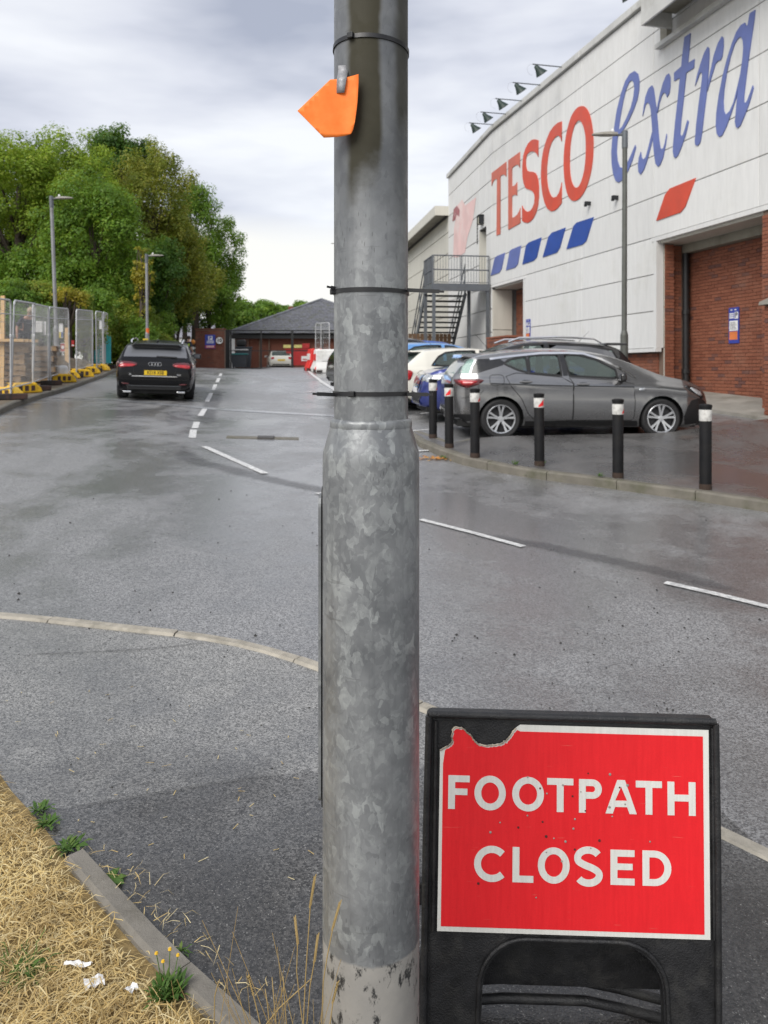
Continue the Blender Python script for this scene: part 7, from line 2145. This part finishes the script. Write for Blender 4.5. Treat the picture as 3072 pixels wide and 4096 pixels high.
# ------------------------------------------------------------------ far end: sign wall, gate, brick building
def c3(x, y): return (700 + x / 2.592, 1150 + y / 2.592)
def box_px(x0, x1, Y, z0, z1, depth, dz=0):
    a, c = (c3(x0, 0)[0] - CX) / FPX * Y, (c3(x1, 0)[0] - CX) / FPX * Y
    return (a, Y, z0), (c, Y + depth, z1)
def zpx(y, Y): return EYE + (CY - c3(0, y)[1]) / FPX * Y
Yw = 46.0
lo_, hi_ = box_px(213, 512, Yw, zroad(-10, Yw) - .3, zpx(437, Yw), .34)
sw = empty('sign_wall', (lo_[0], Yw, 0), 0, 'square end of a dark red brick wall carrying the blue parking board', 'brick wall')
o_ = Vector((lo_[0], Yw, 0))
MB().lohi(Vector(lo_) - o_, Vector(hi_) - o_).build('core', M_mortar, sw)
b = MB(); W_ = hi_[0] - lo_[0]; n = int((hi_[2] - lo_[2]) / .075)
for r_ in range(n):
    z = lo_[2] + .0375 + r_ * .075; x = -.1125 if r_ % 2 else 0
    while x < W_:
        a, c = max(x, 0), min(x + .215, W_)
        if c - a > .03: b.box(((a + c) / 2, .012 + random.uniform(-.003, .003), z), (c - a, .05, .065))
        x += .225
b.build('brickwork', M_brick2, sw, kind='stuff')
MB().lohi((-.04, -.05, hi_[2] - .0), (W_ + .04, .38, hi_[2] + .07)).build('coping', M_brick2, sw)
ps = empty('parking_board', (0, 0, 0), 0, 'blue parking board with white P panel and red foot on the brick wall end', 'sign')
def plate_px(name, x0, x1, y0, y1, Y, m, parent, th=.02):
    return MB().lohi(((c3(x0, 0)[0] - CX) / FPX * Y, Y - th, zpx(y1, Y)), ((c3(x1, 0)[0] - CX) / FPX * Y, Y - .001, zpx(y0, Y))).build(name, m, parent)
plate_px('board', 313, 418, 490, 632, Yw - .04, M_signblue, ps, .03)
plate_px('symbol_panel', 345, 388, 503, 545, Yw - .072, M_white, ps, .006)
for y_ in (552, 562, 572): plate_px('text_line', 330, 402, y_, y_ + 5, Yw - .072, M_white, ps, .004)
plate_px('red_panel', 316, 415, 600, 628, Yw - .072, M_pred, ps, .004)
for y_ in (604, 615): plate_px('text_line', 325, 405, y_, y_ + 5, Yw - .0785, M_white, ps, .004)
UP = Matrix(((1, 0, 0, 0), (0, 0, -1, 0), (0, 1, 0, 0), (0, 0, 0, 1)))
pc = ray(*c3(366, 525), Yw - .085); link_mesh('symbol', text_mesh('symbol', 'P', .26, Matrix.Translation(pc) @ UP, bold=.012), M_signblue, ps)
rd = empty('speed_roundel', ray(*c3(461, 550), Yw - .05), 0, 'round white sign reading 10 beside the blue parking board', 'sign')
MB().lathe([(.001, 0), (.22, 0), (.22, .02), (.001, .02)], 28, Matrix.Rotation(RAD(90), 4, 'X')).build('disc', M_white, rd, smooth=40)
link_mesh('number', text_mesh('number', '10', .30, Matrix.Translation((0, -.026, 0)) @ UP, bold=.012), M_seam, rd)
MB().lathe([(.20, .021), (.22, .021), (.22, .024), (.20, .024)], 28, Matrix.Rotation(RAD(90), 4, 'X'), cap=False).build('border', M_seam, rd)

Yg = 50.0
gate = empty('railing_gate', (0, 0, 0), 0, 'tall black steel frame gates across the yard before the brick building', 'gate')
zg0 = zroad(-8, Yg) - .1
for x0, x1, y0 in ((510, 566, 437), (572, 584, 440), (886, 898, 445), (1204, 1226, 445), (1525, 1540, 445), (1850, 1870, 445)):
    a = (c3(x0, 0)[0] - CX) / FPX * Yg; c = (c3(x1, 0)[0] - CX) / FPX * Yg
    MB().lohi((a, Yg, zg0), (c, Yg + .12, zpx(y0, Yg))).build('post', M_black, gate)
for y0, y1 in ((440, 452), (652, 660), (832, 842)):
    MB().lohi(((c3(566, 0)[0] - CX) / FPX * Yg, Yg + .03, zpx(y1, Yg)), ((c3(2100, 0)[0] - CX) / FPX * Yg, Yg + .09, zpx(y0, Yg))).build('rail', M_black, gate)
bar = MB().lohi(((c3(595, 0)[0] - CX) / FPX * Yg, Yg - .06, zpx(650, Yg)), ((c3(762, 0)[0] - CX) / FPX * Yg, Yg + .0, zpx(638, Yg))).build('grey_bar', M_fgalv, gate)

Yb = 58.0
XA, XB = (915 - CX) / FPX * Yb, 2.4
ze = zpx(470, Yb); zb0 = zroad(-6, Yb) - .3
bb = empty('brick_building', (0, 0, 0), 0, 'low dark red brick building with a grey tiled pyramid roof at the road end', 'building')
MB().lohi((XA + .35, Yb + .6, zb0), (XB - .3, Yb + 13, ze - .1)).build('wall', M_brick2, bb)
for x0 in (740, 860, 960, 620): MB().lohi(((c3(x0, 0)[0] - CX) / FPX * Yb, Yb + .45, zb0), ((c3(x0 + 10, 0)[0] - CX) / FPX * Yb, Yb + .595, zpx(530, Yb))).build('pier', M_mortar, bb)
MB().lohi((XA + .1, Yb + .2, zpx(528, Yb)), (XB, Yb + .595, ze - .12)).build('fascia', M_black, bb)
ap_ = Vector(((1286 - CX) / FPX * 64.6, 64.6, EYE + (CY - 1200) / FPX * 64.6))
M_tile = simple('grey_roof_tile', (.17, .175, .20), .7, 0, .3, 4, .3, 40, dirt=(.12, .13, .08), world=True)
EL_, ER_ = Vector((XA, Yb, ze)), Vector((XB, Yb, ze)); BL_, BR_ = Vector((XA, Yb + 13.6, ze)), Vector((XB, Yb + 13.6, ze))
dn = Vector((0, 0, .03))
MB().add([EL_ - dn, ER_ - dn, BR_ - dn, BL_ - dn, ap_ - dn * 2], [(0, 1, 4), (1, 2, 4), (2, 3, 4), (3, 0, 4), (3, 2, 1, 0)]).build('roof', M_tile, bb)
b = MB(); nr = 30
for (p0, p1) in ((EL_, ER_), (BL_, EL_), (ER_, BR_)):
    for i in range(nr):
        a0, c0 = p0.lerp(ap_, i / nr), p1.lerp(ap_, i / nr); a1, c1 = p0.lerp(ap_, (i + 1) / nr), p1.lerp(ap_, (i + 1) / nr)
        nt = max(2, int((c0 - a0).length / .33)); up_ = Vector((0, 0, .055))
        for k_ in range(nt):
            q0, q1 = (k_ + .04) / nt, (k_ + .96) / nt; j = Vector((0, 0, random.uniform(-.012, .012)))
            P = [a0.lerp(c0, q0) + up_ + j, a0.lerp(c0, q1) + up_ + j, a1.lerp(c1, q1) + j, a1.lerp(c1, q0) + j]
            b.add(P + [P[0] - up_ - j, P[1] - up_ - j], [(0, 1, 2, 3), (0, 4, 5, 1)])
b.build('roof_tile', M_tile, bb, kind='stuff')
for p0 in (EL_, ER_): MB().path([p0 + Vector((0, 0, .06)), ap_ + Vector((0, 0, .06))], .11, 6).build('hip_tile', M_tile, bb)
for i, (x0, x1) in enumerate(((1123, 1202), (1234, 1316))):
    o = plate_px('yellow_notice', x0, x1, 594, 626, Yb + .42, simple('pale_yellow_%d' % i, (.66, .60, .22), .5), None)
    o.name = 'yellow_notice'; tag(o, ['pale yellow notice board left of the thick gate post', 'pale yellow notice board right of the thick gate post'][i], 'notice', 'yellow notices on the brick building')
for i, (y0, y1) in enumerate(((580, 628), (636, 682))):
    o = plate_px('red_notice', 1320, 1395, y0, y1, Yb + .42, M_pred, None); tag(o, ['upper red notice on the brick building above the red bin', 'lower red notice on the brick building above the red bin'][i], 'notice', 'red notices on the brick building')
# bins in the yard
M_bred = simple('red_bin_steel', (.42, .02, .02), .5, 0, .15, 4)
M_bgrey = simple('grey_bin_plastic', (.05, .055, .065), .55); M_bteal = simple('teal_bin_lid', (.03, .20, .20), .5)
Yy = 54.5
x, y = fpt(1211, Yy); z = zroad(x, y)
rb_ = empty('waste_skip', (x, y, z), 0, 'red steel waste container with a white label behind the barriers', 'waste bin')
b = MB(); b.prism([(-1.0, .15), (1.0, .15), (1.2, 1.25), (-1.2, 1.25)], Matrix(((1, 0, 0, 0), (0, 0, 1, 0), (0, 1, 0, 0), (0, 0, 0, 1))), 1.2); b.build('body', M_bred, rb_)
MB().lohi((-1.25, -.05, 1.25), (1.25, 1.25, 1.33)).build('rim', M_bred, rb_)
MB().lohi((-.1, -.015, .45), (.7, -.002, .80)).build('label_plate', M_white, rb_)
MB().lohi((.0, -.02, .52), (.6, -.016, .60)).build('print', M_pred, rb_)
for s_ in (-.7, .7): MB().lathe([(.001, -.05), (.09, -.05), (.09, .05), (.001, .05)], 12, Matrix.Translation((s_, .2, .07)) @ Matrix.Rotation(RAD(90), 4, 'Y')).build('wheel', M_tyre, rb_)
def wbin(u, Y, mb, ml, h, lb):
    x, y = fpt(u, Y); r = empty('wheelie_bin', (x, y, zroad(x, y)), .1, lb, 'bin', 'bins in the yard')
    b = MB(); b.prism([(-.46, .08), (.46, .08), (.55, h), (-.55, h)], Matrix(((1, 0, 0, 0), (0, 0, 1, 0), (0, 1, 0, 0), (0, 0, 0, 1))), .7); bevel(b.build('body', mb, r), .02)
    bevel(MB().lohi((-.6, -.05, h), (.6, .75, h + .1)).build('lid', ml, r), .03)
    for s_ in (-.4, .4): MB().lathe([(.001, -.03), (.08, -.03), (.08, .03), (.001, .03)], 10, Matrix.Translation((s_, .1, .08)) @ Matrix.Rotation(RAD(90), 4, 'Y')).build('wheel', M_tyre, r)
wbin(956, 53.5, M_bgrey, M_bteal, .95, 'dark wheeled bin with a teal lid beside the gate'); wbin(974, 54.6, M_bgrey, M_bgrey, 1.45, 'taller grey wheeled bin behind the teal lidded one')
o = bevel(MB().lohi((-.35, -.3, 0), (.35, .3, .5)).build('rubbish_bag', M_black), .15, 3); x, y = fpt(962, 54.7); o.location = (x, y + .3, zroad(x, y) + 1.56); tag(o, 'black rubbish bag on top of the taller grey bin', 'bag')

# water filled barriers
M_bar_r = simple('barrier_red', (.66, .03, .025), .5, 0, .1, 3); M_bar_w = simple('barrier_white', (.70, .70, .68), .5, 0, .08, 3, dirt=(.5, .49, .45))
def barrier(u, Y, yaw, m, mband, lb, L=1.5):
    x, y = fpt(u, Y); r = empty('plastic_barrier', (x, y, zroad(x, y)), yaw, lb, 'barrier', 'red and white plastic barriers')
    b = MB(); b.prism([(-.25, 0), (.25, 0), (.25, .18), (.13, .45), (.10, .92), (.06, 1.0), (-.06, 1.0), (-.10, .92), (-.13, .45), (-.25, .18)], Matrix(((0, 0, 1, -L / 2), (1, 0, 0, 0), (0, 1, 0, 0), (0, 0, 0, 1))), L)
    bevel(b.build('body', m, r), .03, 2)
    for s_ in (-.4, .4): MB().lohi((s_ * L - .12, -.27, .02), (s_ * L + .12, .27, .12)).build('fork_slot', M_rub, r)
    MB().lohi((-L * .32, -.155, .50), (L * .32, .155, .78)).build('recess_panel', mband, r)
    MB().lohi((L / 2 - .02, -.07, .25), (L / 2 + .09, .07, .9)).build('end_lug', m, r)
    return r
barrier(1246, 35.0, HEAD_R, M_bar_r, M_bar_w, 'red plastic barrier with white panel, end on, farthest of the group', 1.2)
barrier(1272, 33.6, HEAD_R, M_bar_w, M_bar_r, 'white plastic barrier with red panel in the middle of the group', 1.2)
barrier(1283, 32.8, HEAD_R - .15, M_bar_r, M_bar_r, 'red plastic barrier at the front corner of the group', .8)
barrier(1326, 32.4, .12, M_bar_w, M_bar_w, 'white plastic barrier set broadside and partly behind the column', 1.3)
barrier(1420, 32.6, .12, M_bar_r, M_bar_w, 'red plastic barrier hidden mostly behind the column', 1.3)
a = fpt(1262, 37.0); c = fpt(1318, 36.0)
r = fence_panel(a, c, 'lone mesh fence panel standing behind the red and white barriers', mid=.4); r['group'] = 'mesh panels by the barriers'; r.location.z -= .0
# belisha beacon
x, y = fpt(772, 49); bel = empty('belisha_beacon', (x, y, zroad(x, y)), 0, 'orange globe beacon on a striped pole left of the brick sign wall', 'beacon')
M_globe = simple('orange_globe', (.85, .30, .04), .35); hz = EYE + (CY - 1368) / FPX * 49 - zroad(x, y)
MB().lathe([(.001, hz - .15)] + [(.15 * cos(q), hz + .15 * sin(q)) for q in np.linspace(-1.4, 1.4, 10)] + [(.001, hz + .15)], 16, cap=False).build('globe', M_globe, bel, smooth=True)
for i in range(9): MB().tube((0, 0, i * (hz - .15) / 9), (0, 0, (i + 1) * (hz - .15) / 9), .055, n=10).build('band', M_white if i % 2 else M_black, bel)
# houses and roofs beyond
M_render = simple('white_render', (.62, .61, .58), .8, 0, .08, 1); M_slate = simple('slate_roof', (.20, .20, .225), .7, 0, .2, 2); M_win = simple('window_glass', (.05, .06, .07), .1)
def house(x0, x1, Y, ztop, zeave, dep, mw, lb, gable=False, z0=1.0):
    r = empty('house', ((x0 + x1) / 2, Y, z0), 0, lb, 'house', 'houses beyond the trees'); w = (x1 - x0) / 2; ze_ = zeave - z0; zt = ztop - z0
    MB().lohi((-w, 0, -1), (w, dep, ze_)).build('wall', mw, r)
    MB().prism([(-.35, ze_ - .15), (dep + .35, ze_ - .15), (dep / 2, zt)], Matrix(((0, 0, 1, -w - .2), (1, 0, 0, 0), (0, 1, 0, 0), (0, 0, 0, 1))), 2 * w + .4).build('roof', M_slate, r)
    MB().lohi((w * .5, dep / 2 - .3, zt - .6), (w * .5 + .6, dep / 2 + .3, zt + .7)).build('chimney', M_brick2, r)
    nw = max(2, int(w / 1.3))
    for i in range(nw):
        xx = -w + (i + .5) * 2 * w / nw
        for z in ((1.0, ze_ - 1.5) if ze_ > 4 else (ze_ - 1.6,)):
            f = MB().lohi((xx - .5, -.06, z), (xx + .5, -.005, z + 1.1)).build('window', M_white, r); MB().lohi((xx - .42, -.075, z + .08), (xx + .42, -.062, z + 1.02)).build('pane', M_win, f)
    return r
def X(u, Y): return (u - CX) / FPX * Y
house(X(770, 78), X(890, 78), 78, EYE + (CY - 1268) / FPX * 80, EYE + (CY - 1325) / FPX * 78, 8, M_render, 'grey roofed house showing between the trees and the brick sign wall')
house(X(660, 95), X(765, 95), 95, EYE + (CY - 1300) / FPX * 99, EYE + (CY - 1345) / FPX * 95, 8, M_render, 'white rendered house glimpsed under the trees beyond the black estate')
house(X(990, 92), X(1190, 92), 92, EYE + (CY - 1248) / FPX * 95, EYE + (CY - 1300) / FPX * 92, 7, M_render, 'plain grey roof rising just behind the pyramid roof')
# ------------------------------------------------------------------ trees and shrubs
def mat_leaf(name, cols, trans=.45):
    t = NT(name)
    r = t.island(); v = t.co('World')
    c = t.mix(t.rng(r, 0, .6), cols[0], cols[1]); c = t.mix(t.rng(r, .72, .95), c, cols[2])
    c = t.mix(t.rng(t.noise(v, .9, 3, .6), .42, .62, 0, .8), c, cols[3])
    tr = t.n.new('ShaderNodeBsdfTranslucent'); t.l.new(t.mix(.35, c, (.30, .32, .03)), tr.inputs[0])
    ms = t.n.new('ShaderNodeMixShader'); ms.inputs[0].default_value = trans
    t.set(base=c, rough=.5, spec=.35)
    t.l.new(t.b.outputs[0], ms.inputs[1]); t.l.new(tr.outputs[0], ms.inputs[2]); t.l.new(ms.outputs[0], t.o.inputs['Surface'])
    return t.m
ML_a = mat_leaf('leaf_yellow_green', [(0.195, 0.330, 0.023), (0.312, 0.445, 0.039), (0.416, 0.488, 0.065), (0.130, 0.230, 0.020)])
ML_b = mat_leaf('leaf_mid_green', [(0.111, 0.237, 0.022), (0.182, 0.330, 0.032), (0.273, 0.388, 0.050), (0.075, 0.165, 0.017)])
ML_c = mat_leaf('leaf_olive', [(0.195, 0.243, 0.029), (0.299, 0.316, 0.043), (0.390, 0.344, 0.059), (0.130, 0.187, 0.022)])
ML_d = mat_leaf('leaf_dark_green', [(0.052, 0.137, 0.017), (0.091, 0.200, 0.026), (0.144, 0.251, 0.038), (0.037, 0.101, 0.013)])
ML_y = mat_leaf('leaf_autumn_yellow', [(0.390, 0.301, 0.022), (0.468, 0.373, 0.038), (0.286, 0.286, 0.032), (0.169, 0.200, 0.022)])
ML_h = mat_leaf('leaf_hedge', [(0.156, 0.243, 0.022), (0.260, 0.344, 0.032), (0.390, 0.358, 0.050), (0.085, 0.158, 0.016)])
M_bark = simple('bark', (.065, .05, .038), .9, 0, .3, 6, .5, 30)
def crown_mesh(name, c, rad, ncl, nlf, size, clr, m, droop=0.0, seed=0, shell=.55, parent=None, floor_z=None):
    g = np.random.default_rng(seed)
    d = g.normal(size=(ncl, 3)); d /= np.linalg.norm(d, axis=1)[:, None]
    q = g.uniform(shell, 1.0, ncl) ** .8
    # uneven outline: each direction has its own reach
    reach = np.array([1 + .32 * noise.noise(Vector((a * 1.6 + seed, b_ * 1.6, c_ * 1.6))) for a, b_, c_ in d])
    cc = np.array(c) + d * np.array(rad) * (q * reach)[:, None]
    if floor_z is not None: cc = cc[cc[:, 2] > floor_z]; ncl = len(cc)
    cr = g.uniform(clr[0], clr[1], ncl)
    per = np.maximum(1, (nlf * cr ** 2 / (cr ** 2).sum()).astype(int)); idx = np.repeat(np.arange(ncl), per); n = len(idx)
    o_ = g.normal(size=(n, 3)); o_ /= np.linalg.norm(o_, axis=1)[:, None]
    rr = g.uniform(.25, 1.0, n) ** .5
    off = o_ * (rr * cr[idx])[:, None] * np.array([1, 1, .72])
    off[:, 2] -= droop * cr[idx] * g.uniform(0, 1.4, n) ** 2
    P = cc[idx] + off
    nrm = o_ * .9 + g.normal(size=(n, 3)) * .34 + np.array([-.15, -.25, .6]); nrm /= np.linalg.norm(nrm, axis=1)[:, None]
    a = np.cross(nrm, g.normal(size=(n, 3))); a /= np.linalg.norm(a, axis=1)[:, None]; b_ = np.cross(nrm, a)
    L = g.uniform(size[0], size[1], n)[:, None]; w = L * g.uniform(.42, .62, n)[:, None]
    V = np.empty((n, 4, 3)); V[:, 0] = P - a * L / 2; V[:, 1] = P + b_ * w / 2 + nrm * L * .10; V[:, 2] = P + a * L / 2; V[:, 3] = P - b_ * w / 2 + nrm * L * .10
    me = bpy.data.meshes.new(name); me.vertices.add(n * 4); me.vertices.foreach_set('co', V.reshape(-1))
    me.loops.add(n * 4); me.loops.foreach_set('vertex_index', np.arange(n * 4, dtype=np.int32))
    me.polygons.add(n); me.polygons.foreach_set('loop_start', np.arange(0, n * 4, 4, dtype=np.int32)); me.update(calc_edges=True)
    return link_mesh(name, me, m, parent, kind='stuff'), cc
def tree(name, label, u, v, rx, ry, Y, m, nlf, ncl=90, size=(.10, .18), clr=(.35, .7), droop=0.2, seed=1, shell=.5, trunk_u=None, ry_dep=None, cat='tree', group='trees on the left bank', dz0=0):
    if cat == 'tree' and Y < 60: Y *= 1.3; size = (size[0] * 1.22, size[1] * 1.22); clr = (clr[0] * 1.3, clr[1] * 1.3)
    c = ray(u * D, v * D, Y); RX, RZ = rx * 1.1 * D / FPX * Y, ry * 1.08 * D / FPX * Y
    nlf = int(nlf * 2.1); ncl = int(ncl * 1.35)
    bx = (trunk_u * D - CX) / FPX * Y if trunk_u else c.x
    z0 = zroad(bx, Y) + .1 + dz0
    r = empty(name, (bx, Y, z0), 0, label, cat, group)
    lc = c - r.location
    cm, cc = crown_mesh('crown', lc, (RX, ry_dep or RX * .9, RZ), ncl, nlf, size, clr, m, droop, seed, shell, r)
    g = random.Random(seed); H = max(lc.z, .8)
    b = MB(); tr0 = .05 + H * .022
    pts = [Vector((0, 0, -.2)), Vector((lc.x * .2 + g.uniform(-.1, .1), 0, H * .35)), Vector((lc.x * .6, lc.y * .6, H * .7)), Vector((lc.x, lc.y, H))]
    b.path(pts, [tr0 * 1.25, tr0, tr0 * .75, tr0 * .45], 8); b.build('trunk', M_bark, r, smooth=True)
    b = MB()
    for k_ in range(16):
        e_ = Vector(cc[g.randrange(len(cc))]); q = g.uniform(.3, .85); p0 = Vector((lc.x * q, lc.y * q, H * (.25 + .7 * q)))
        mid_ = p0.lerp(e_, .5) + Vector((g.uniform(-.2, .2), g.uniform(-.2, .2), .15)); b.path([p0, mid_, e_], [tr0 * .38, tr0 * .24, .012], 5)
    b.build('branches', M_bark, r, smooth=True)
    return r
tree('tree', 'tall yellow green tree at the left edge, above the pallets', 40, 405, 120, 105, 31, ML_a, 15000, 110, seed=11, size=(.09, .17))
tree('tree', 'dark leafy tree at the left picture edge behind the yellow green one', 15, 440, 85, 110, 36, ML_b, 9000, 90, (.10, .18), (.35, .7), .3, 31)
tree('tree', 'yellow green tree behind the left lamp, with an uneven bright top', 150, 430, 105, 128, 33, ML_a, 15000, 110, seed=12, size=(.09, .17))
tree('tree', 'dark green round topped tree rising highest, behind the others', 258, 345, 66, 62, 42, ML_d, 9000, 70, seed=13, size=(.12, .22), trunk_u=262)
tree('tree', 'dense mid green tree just right of the left street lamp', 205, 520, 100, 125, 29, ML_b, 15000, 100, seed=14, size=(.09, .16))
tree('tree', 'tall olive brown willow in the middle of the bank', 318, 445, 84, 130, 36, ML_c, 15000, 120, (.09, .17), (.3, .6), .8, 15)
tree('tree', 'lower olive willow drooping above the black estate car', 372, 555, 70, 112, 38, ML_c, 13000, 110, (.10, .18), (.3, .6), 1.0, 16)
tree('tree', 'tall green tree with loose top at the right of the bank', 422, 500, 50, 105, 46, ML_b, 9000, 80, (.12, .2), (.35, .65), .4, 17)
tree('tree', 'airy outermost tree with ragged edge towards the open sky', 472, 575, 50, 108, 48, ML_b, 8500, 85, (.11, .2), (.3, .6), .6, 18, shell=.5)
tree('tree', 'spreading low tree leaning out over the road near the brick wall', 452, 645, 62, 52, 47, ML_b, 5500, 55, (.11, .2), (.3, .55), .5, 19)
tree('tree', 'dark green tree behind the second street lamp', 342, 590, 48, 72, 34, ML_d, 7500, 60, (.10, .17), (.3, .55), .3, 20)
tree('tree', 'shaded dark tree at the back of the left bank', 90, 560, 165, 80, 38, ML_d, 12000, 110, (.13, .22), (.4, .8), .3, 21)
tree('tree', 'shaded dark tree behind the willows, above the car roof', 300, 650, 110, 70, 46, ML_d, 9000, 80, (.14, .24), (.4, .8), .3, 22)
tree('tree', 'low leafy tree filling the bank between the lamp and the banner', 185, 610, 95, 62, 30, ML_b, 9000, 80, (.09, .16), (.3, .6), .3, 23)
tree('tree', 'low green tree at the left edge just above the fence tops', 40, 590, 95, 62, 30, ML_b, 8000, 70, (.09, .16), (.3, .6), .3, 24)
tree('tree', 'drooping olive tree between the second lamp and the sign wall', 400, 610, 62, 62, 43, ML_c, 8000, 70, (.11, .19), (.3, .55), .8, 25)
tree('tree', 'middle green tree under the olive willows left of the second lamp', 268, 590, 60, 80, 33, ML_b, 8000, 70, (.09, .16), (.3, .55), .4, 26)
# shrubs
SH = [(20, 640, 55, 35, 27, ML_b, 'green shrub at the left edge behind the fence top'), (90, 640, 50, 32, 28, ML_h, 'yellowish shrub behind the second fence panel'), (150, 655, 45, 34, 29, ML_h, 'yellow green shrub just right of the left lamp column'),
      (205, 665, 50, 36, 33, ML_b, 'green shrub behind the fence end'), (250, 700, 45, 48, 35, ML_h, 'tall yellow green shrub beside the turquoise banner'), (300, 700, 42, 46, 36, ML_h, 'yellow green shrub right above the estate car roof'),
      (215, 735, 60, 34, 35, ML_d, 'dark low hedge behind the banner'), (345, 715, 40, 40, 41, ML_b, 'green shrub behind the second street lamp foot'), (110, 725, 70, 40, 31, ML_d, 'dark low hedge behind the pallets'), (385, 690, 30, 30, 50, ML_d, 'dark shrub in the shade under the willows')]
SH += [(236, 742, 36, 42, 34.0, ML_h, 'yellow green hedge bush right beside the last fence panel'), (272, 752, 36, 40, 34.5, ML_h, 'yellow green hedge bush left of the estate car mirror'),
       (305, 730, 34, 40, 34, ML_b, 'green hedge bush behind the estate car window'), (60, 690, 60, 26, 26.5, ML_b, 'green bush behind the bending person'), (180, 712, 44, 34, 28.5, ML_h, 'yellow green bush behind the lamp side fence panel'),
       (340, 745, 30, 26, 38, ML_h, 'low yellow green bush on the bank beyond the estate car')]
for i, (u, v, rx, ry, Y, m, lb) in enumerate(SH):
    tree('shrub', lb, u, v, rx, ry, Y, m, 4200, 45, (.08, .15), (.22, .45), .2, 40 + i, .2, cat='shrub', group='shrubs along the site fence')
tree('shrub', 'thin yellow leaved sapling beside the second street lamp', 306, 620, 20, 88, 35, ML_y, 900, 34, (.09, .15), (.14, .28), .3, 60, .2, cat='shrub', group='yellow saplings')
tree('shrub', 'yellow leaved bush in front of the dark trees right of the left lamp', 150, 638, 34, 16, 27.5, ML_y, 700, 22, (.08, .13), (.14, .28), .3, 61, .2, cat='shrub', group='yellow saplings')
# distant trees on the skyline
for i, (u, v, rx, ry, Y, lb) in enumerate(((575, 668, 22, 17, 95, 'small round distant tree on the skyline left of the pyramid roof'), (612, 672, 26, 13, 100, 'low distant tree half behind the pyramid roof'), (545, 690, 30, 28, 85, 'distant green tree between the willow bank and the grey roof'), (650, 668, 24, 14, 100, 'distant tree just showing over the roof slope'), (512, 680, 30, 34, 70, 'green tree behind the brick sign wall'))):
    tree('tree', lb, u, v, rx, ry, Y, ML_b, 3200, 40, (.2, .4), (.5, .9), .2, 70 + i, .3, group='distant trees on the skyline')
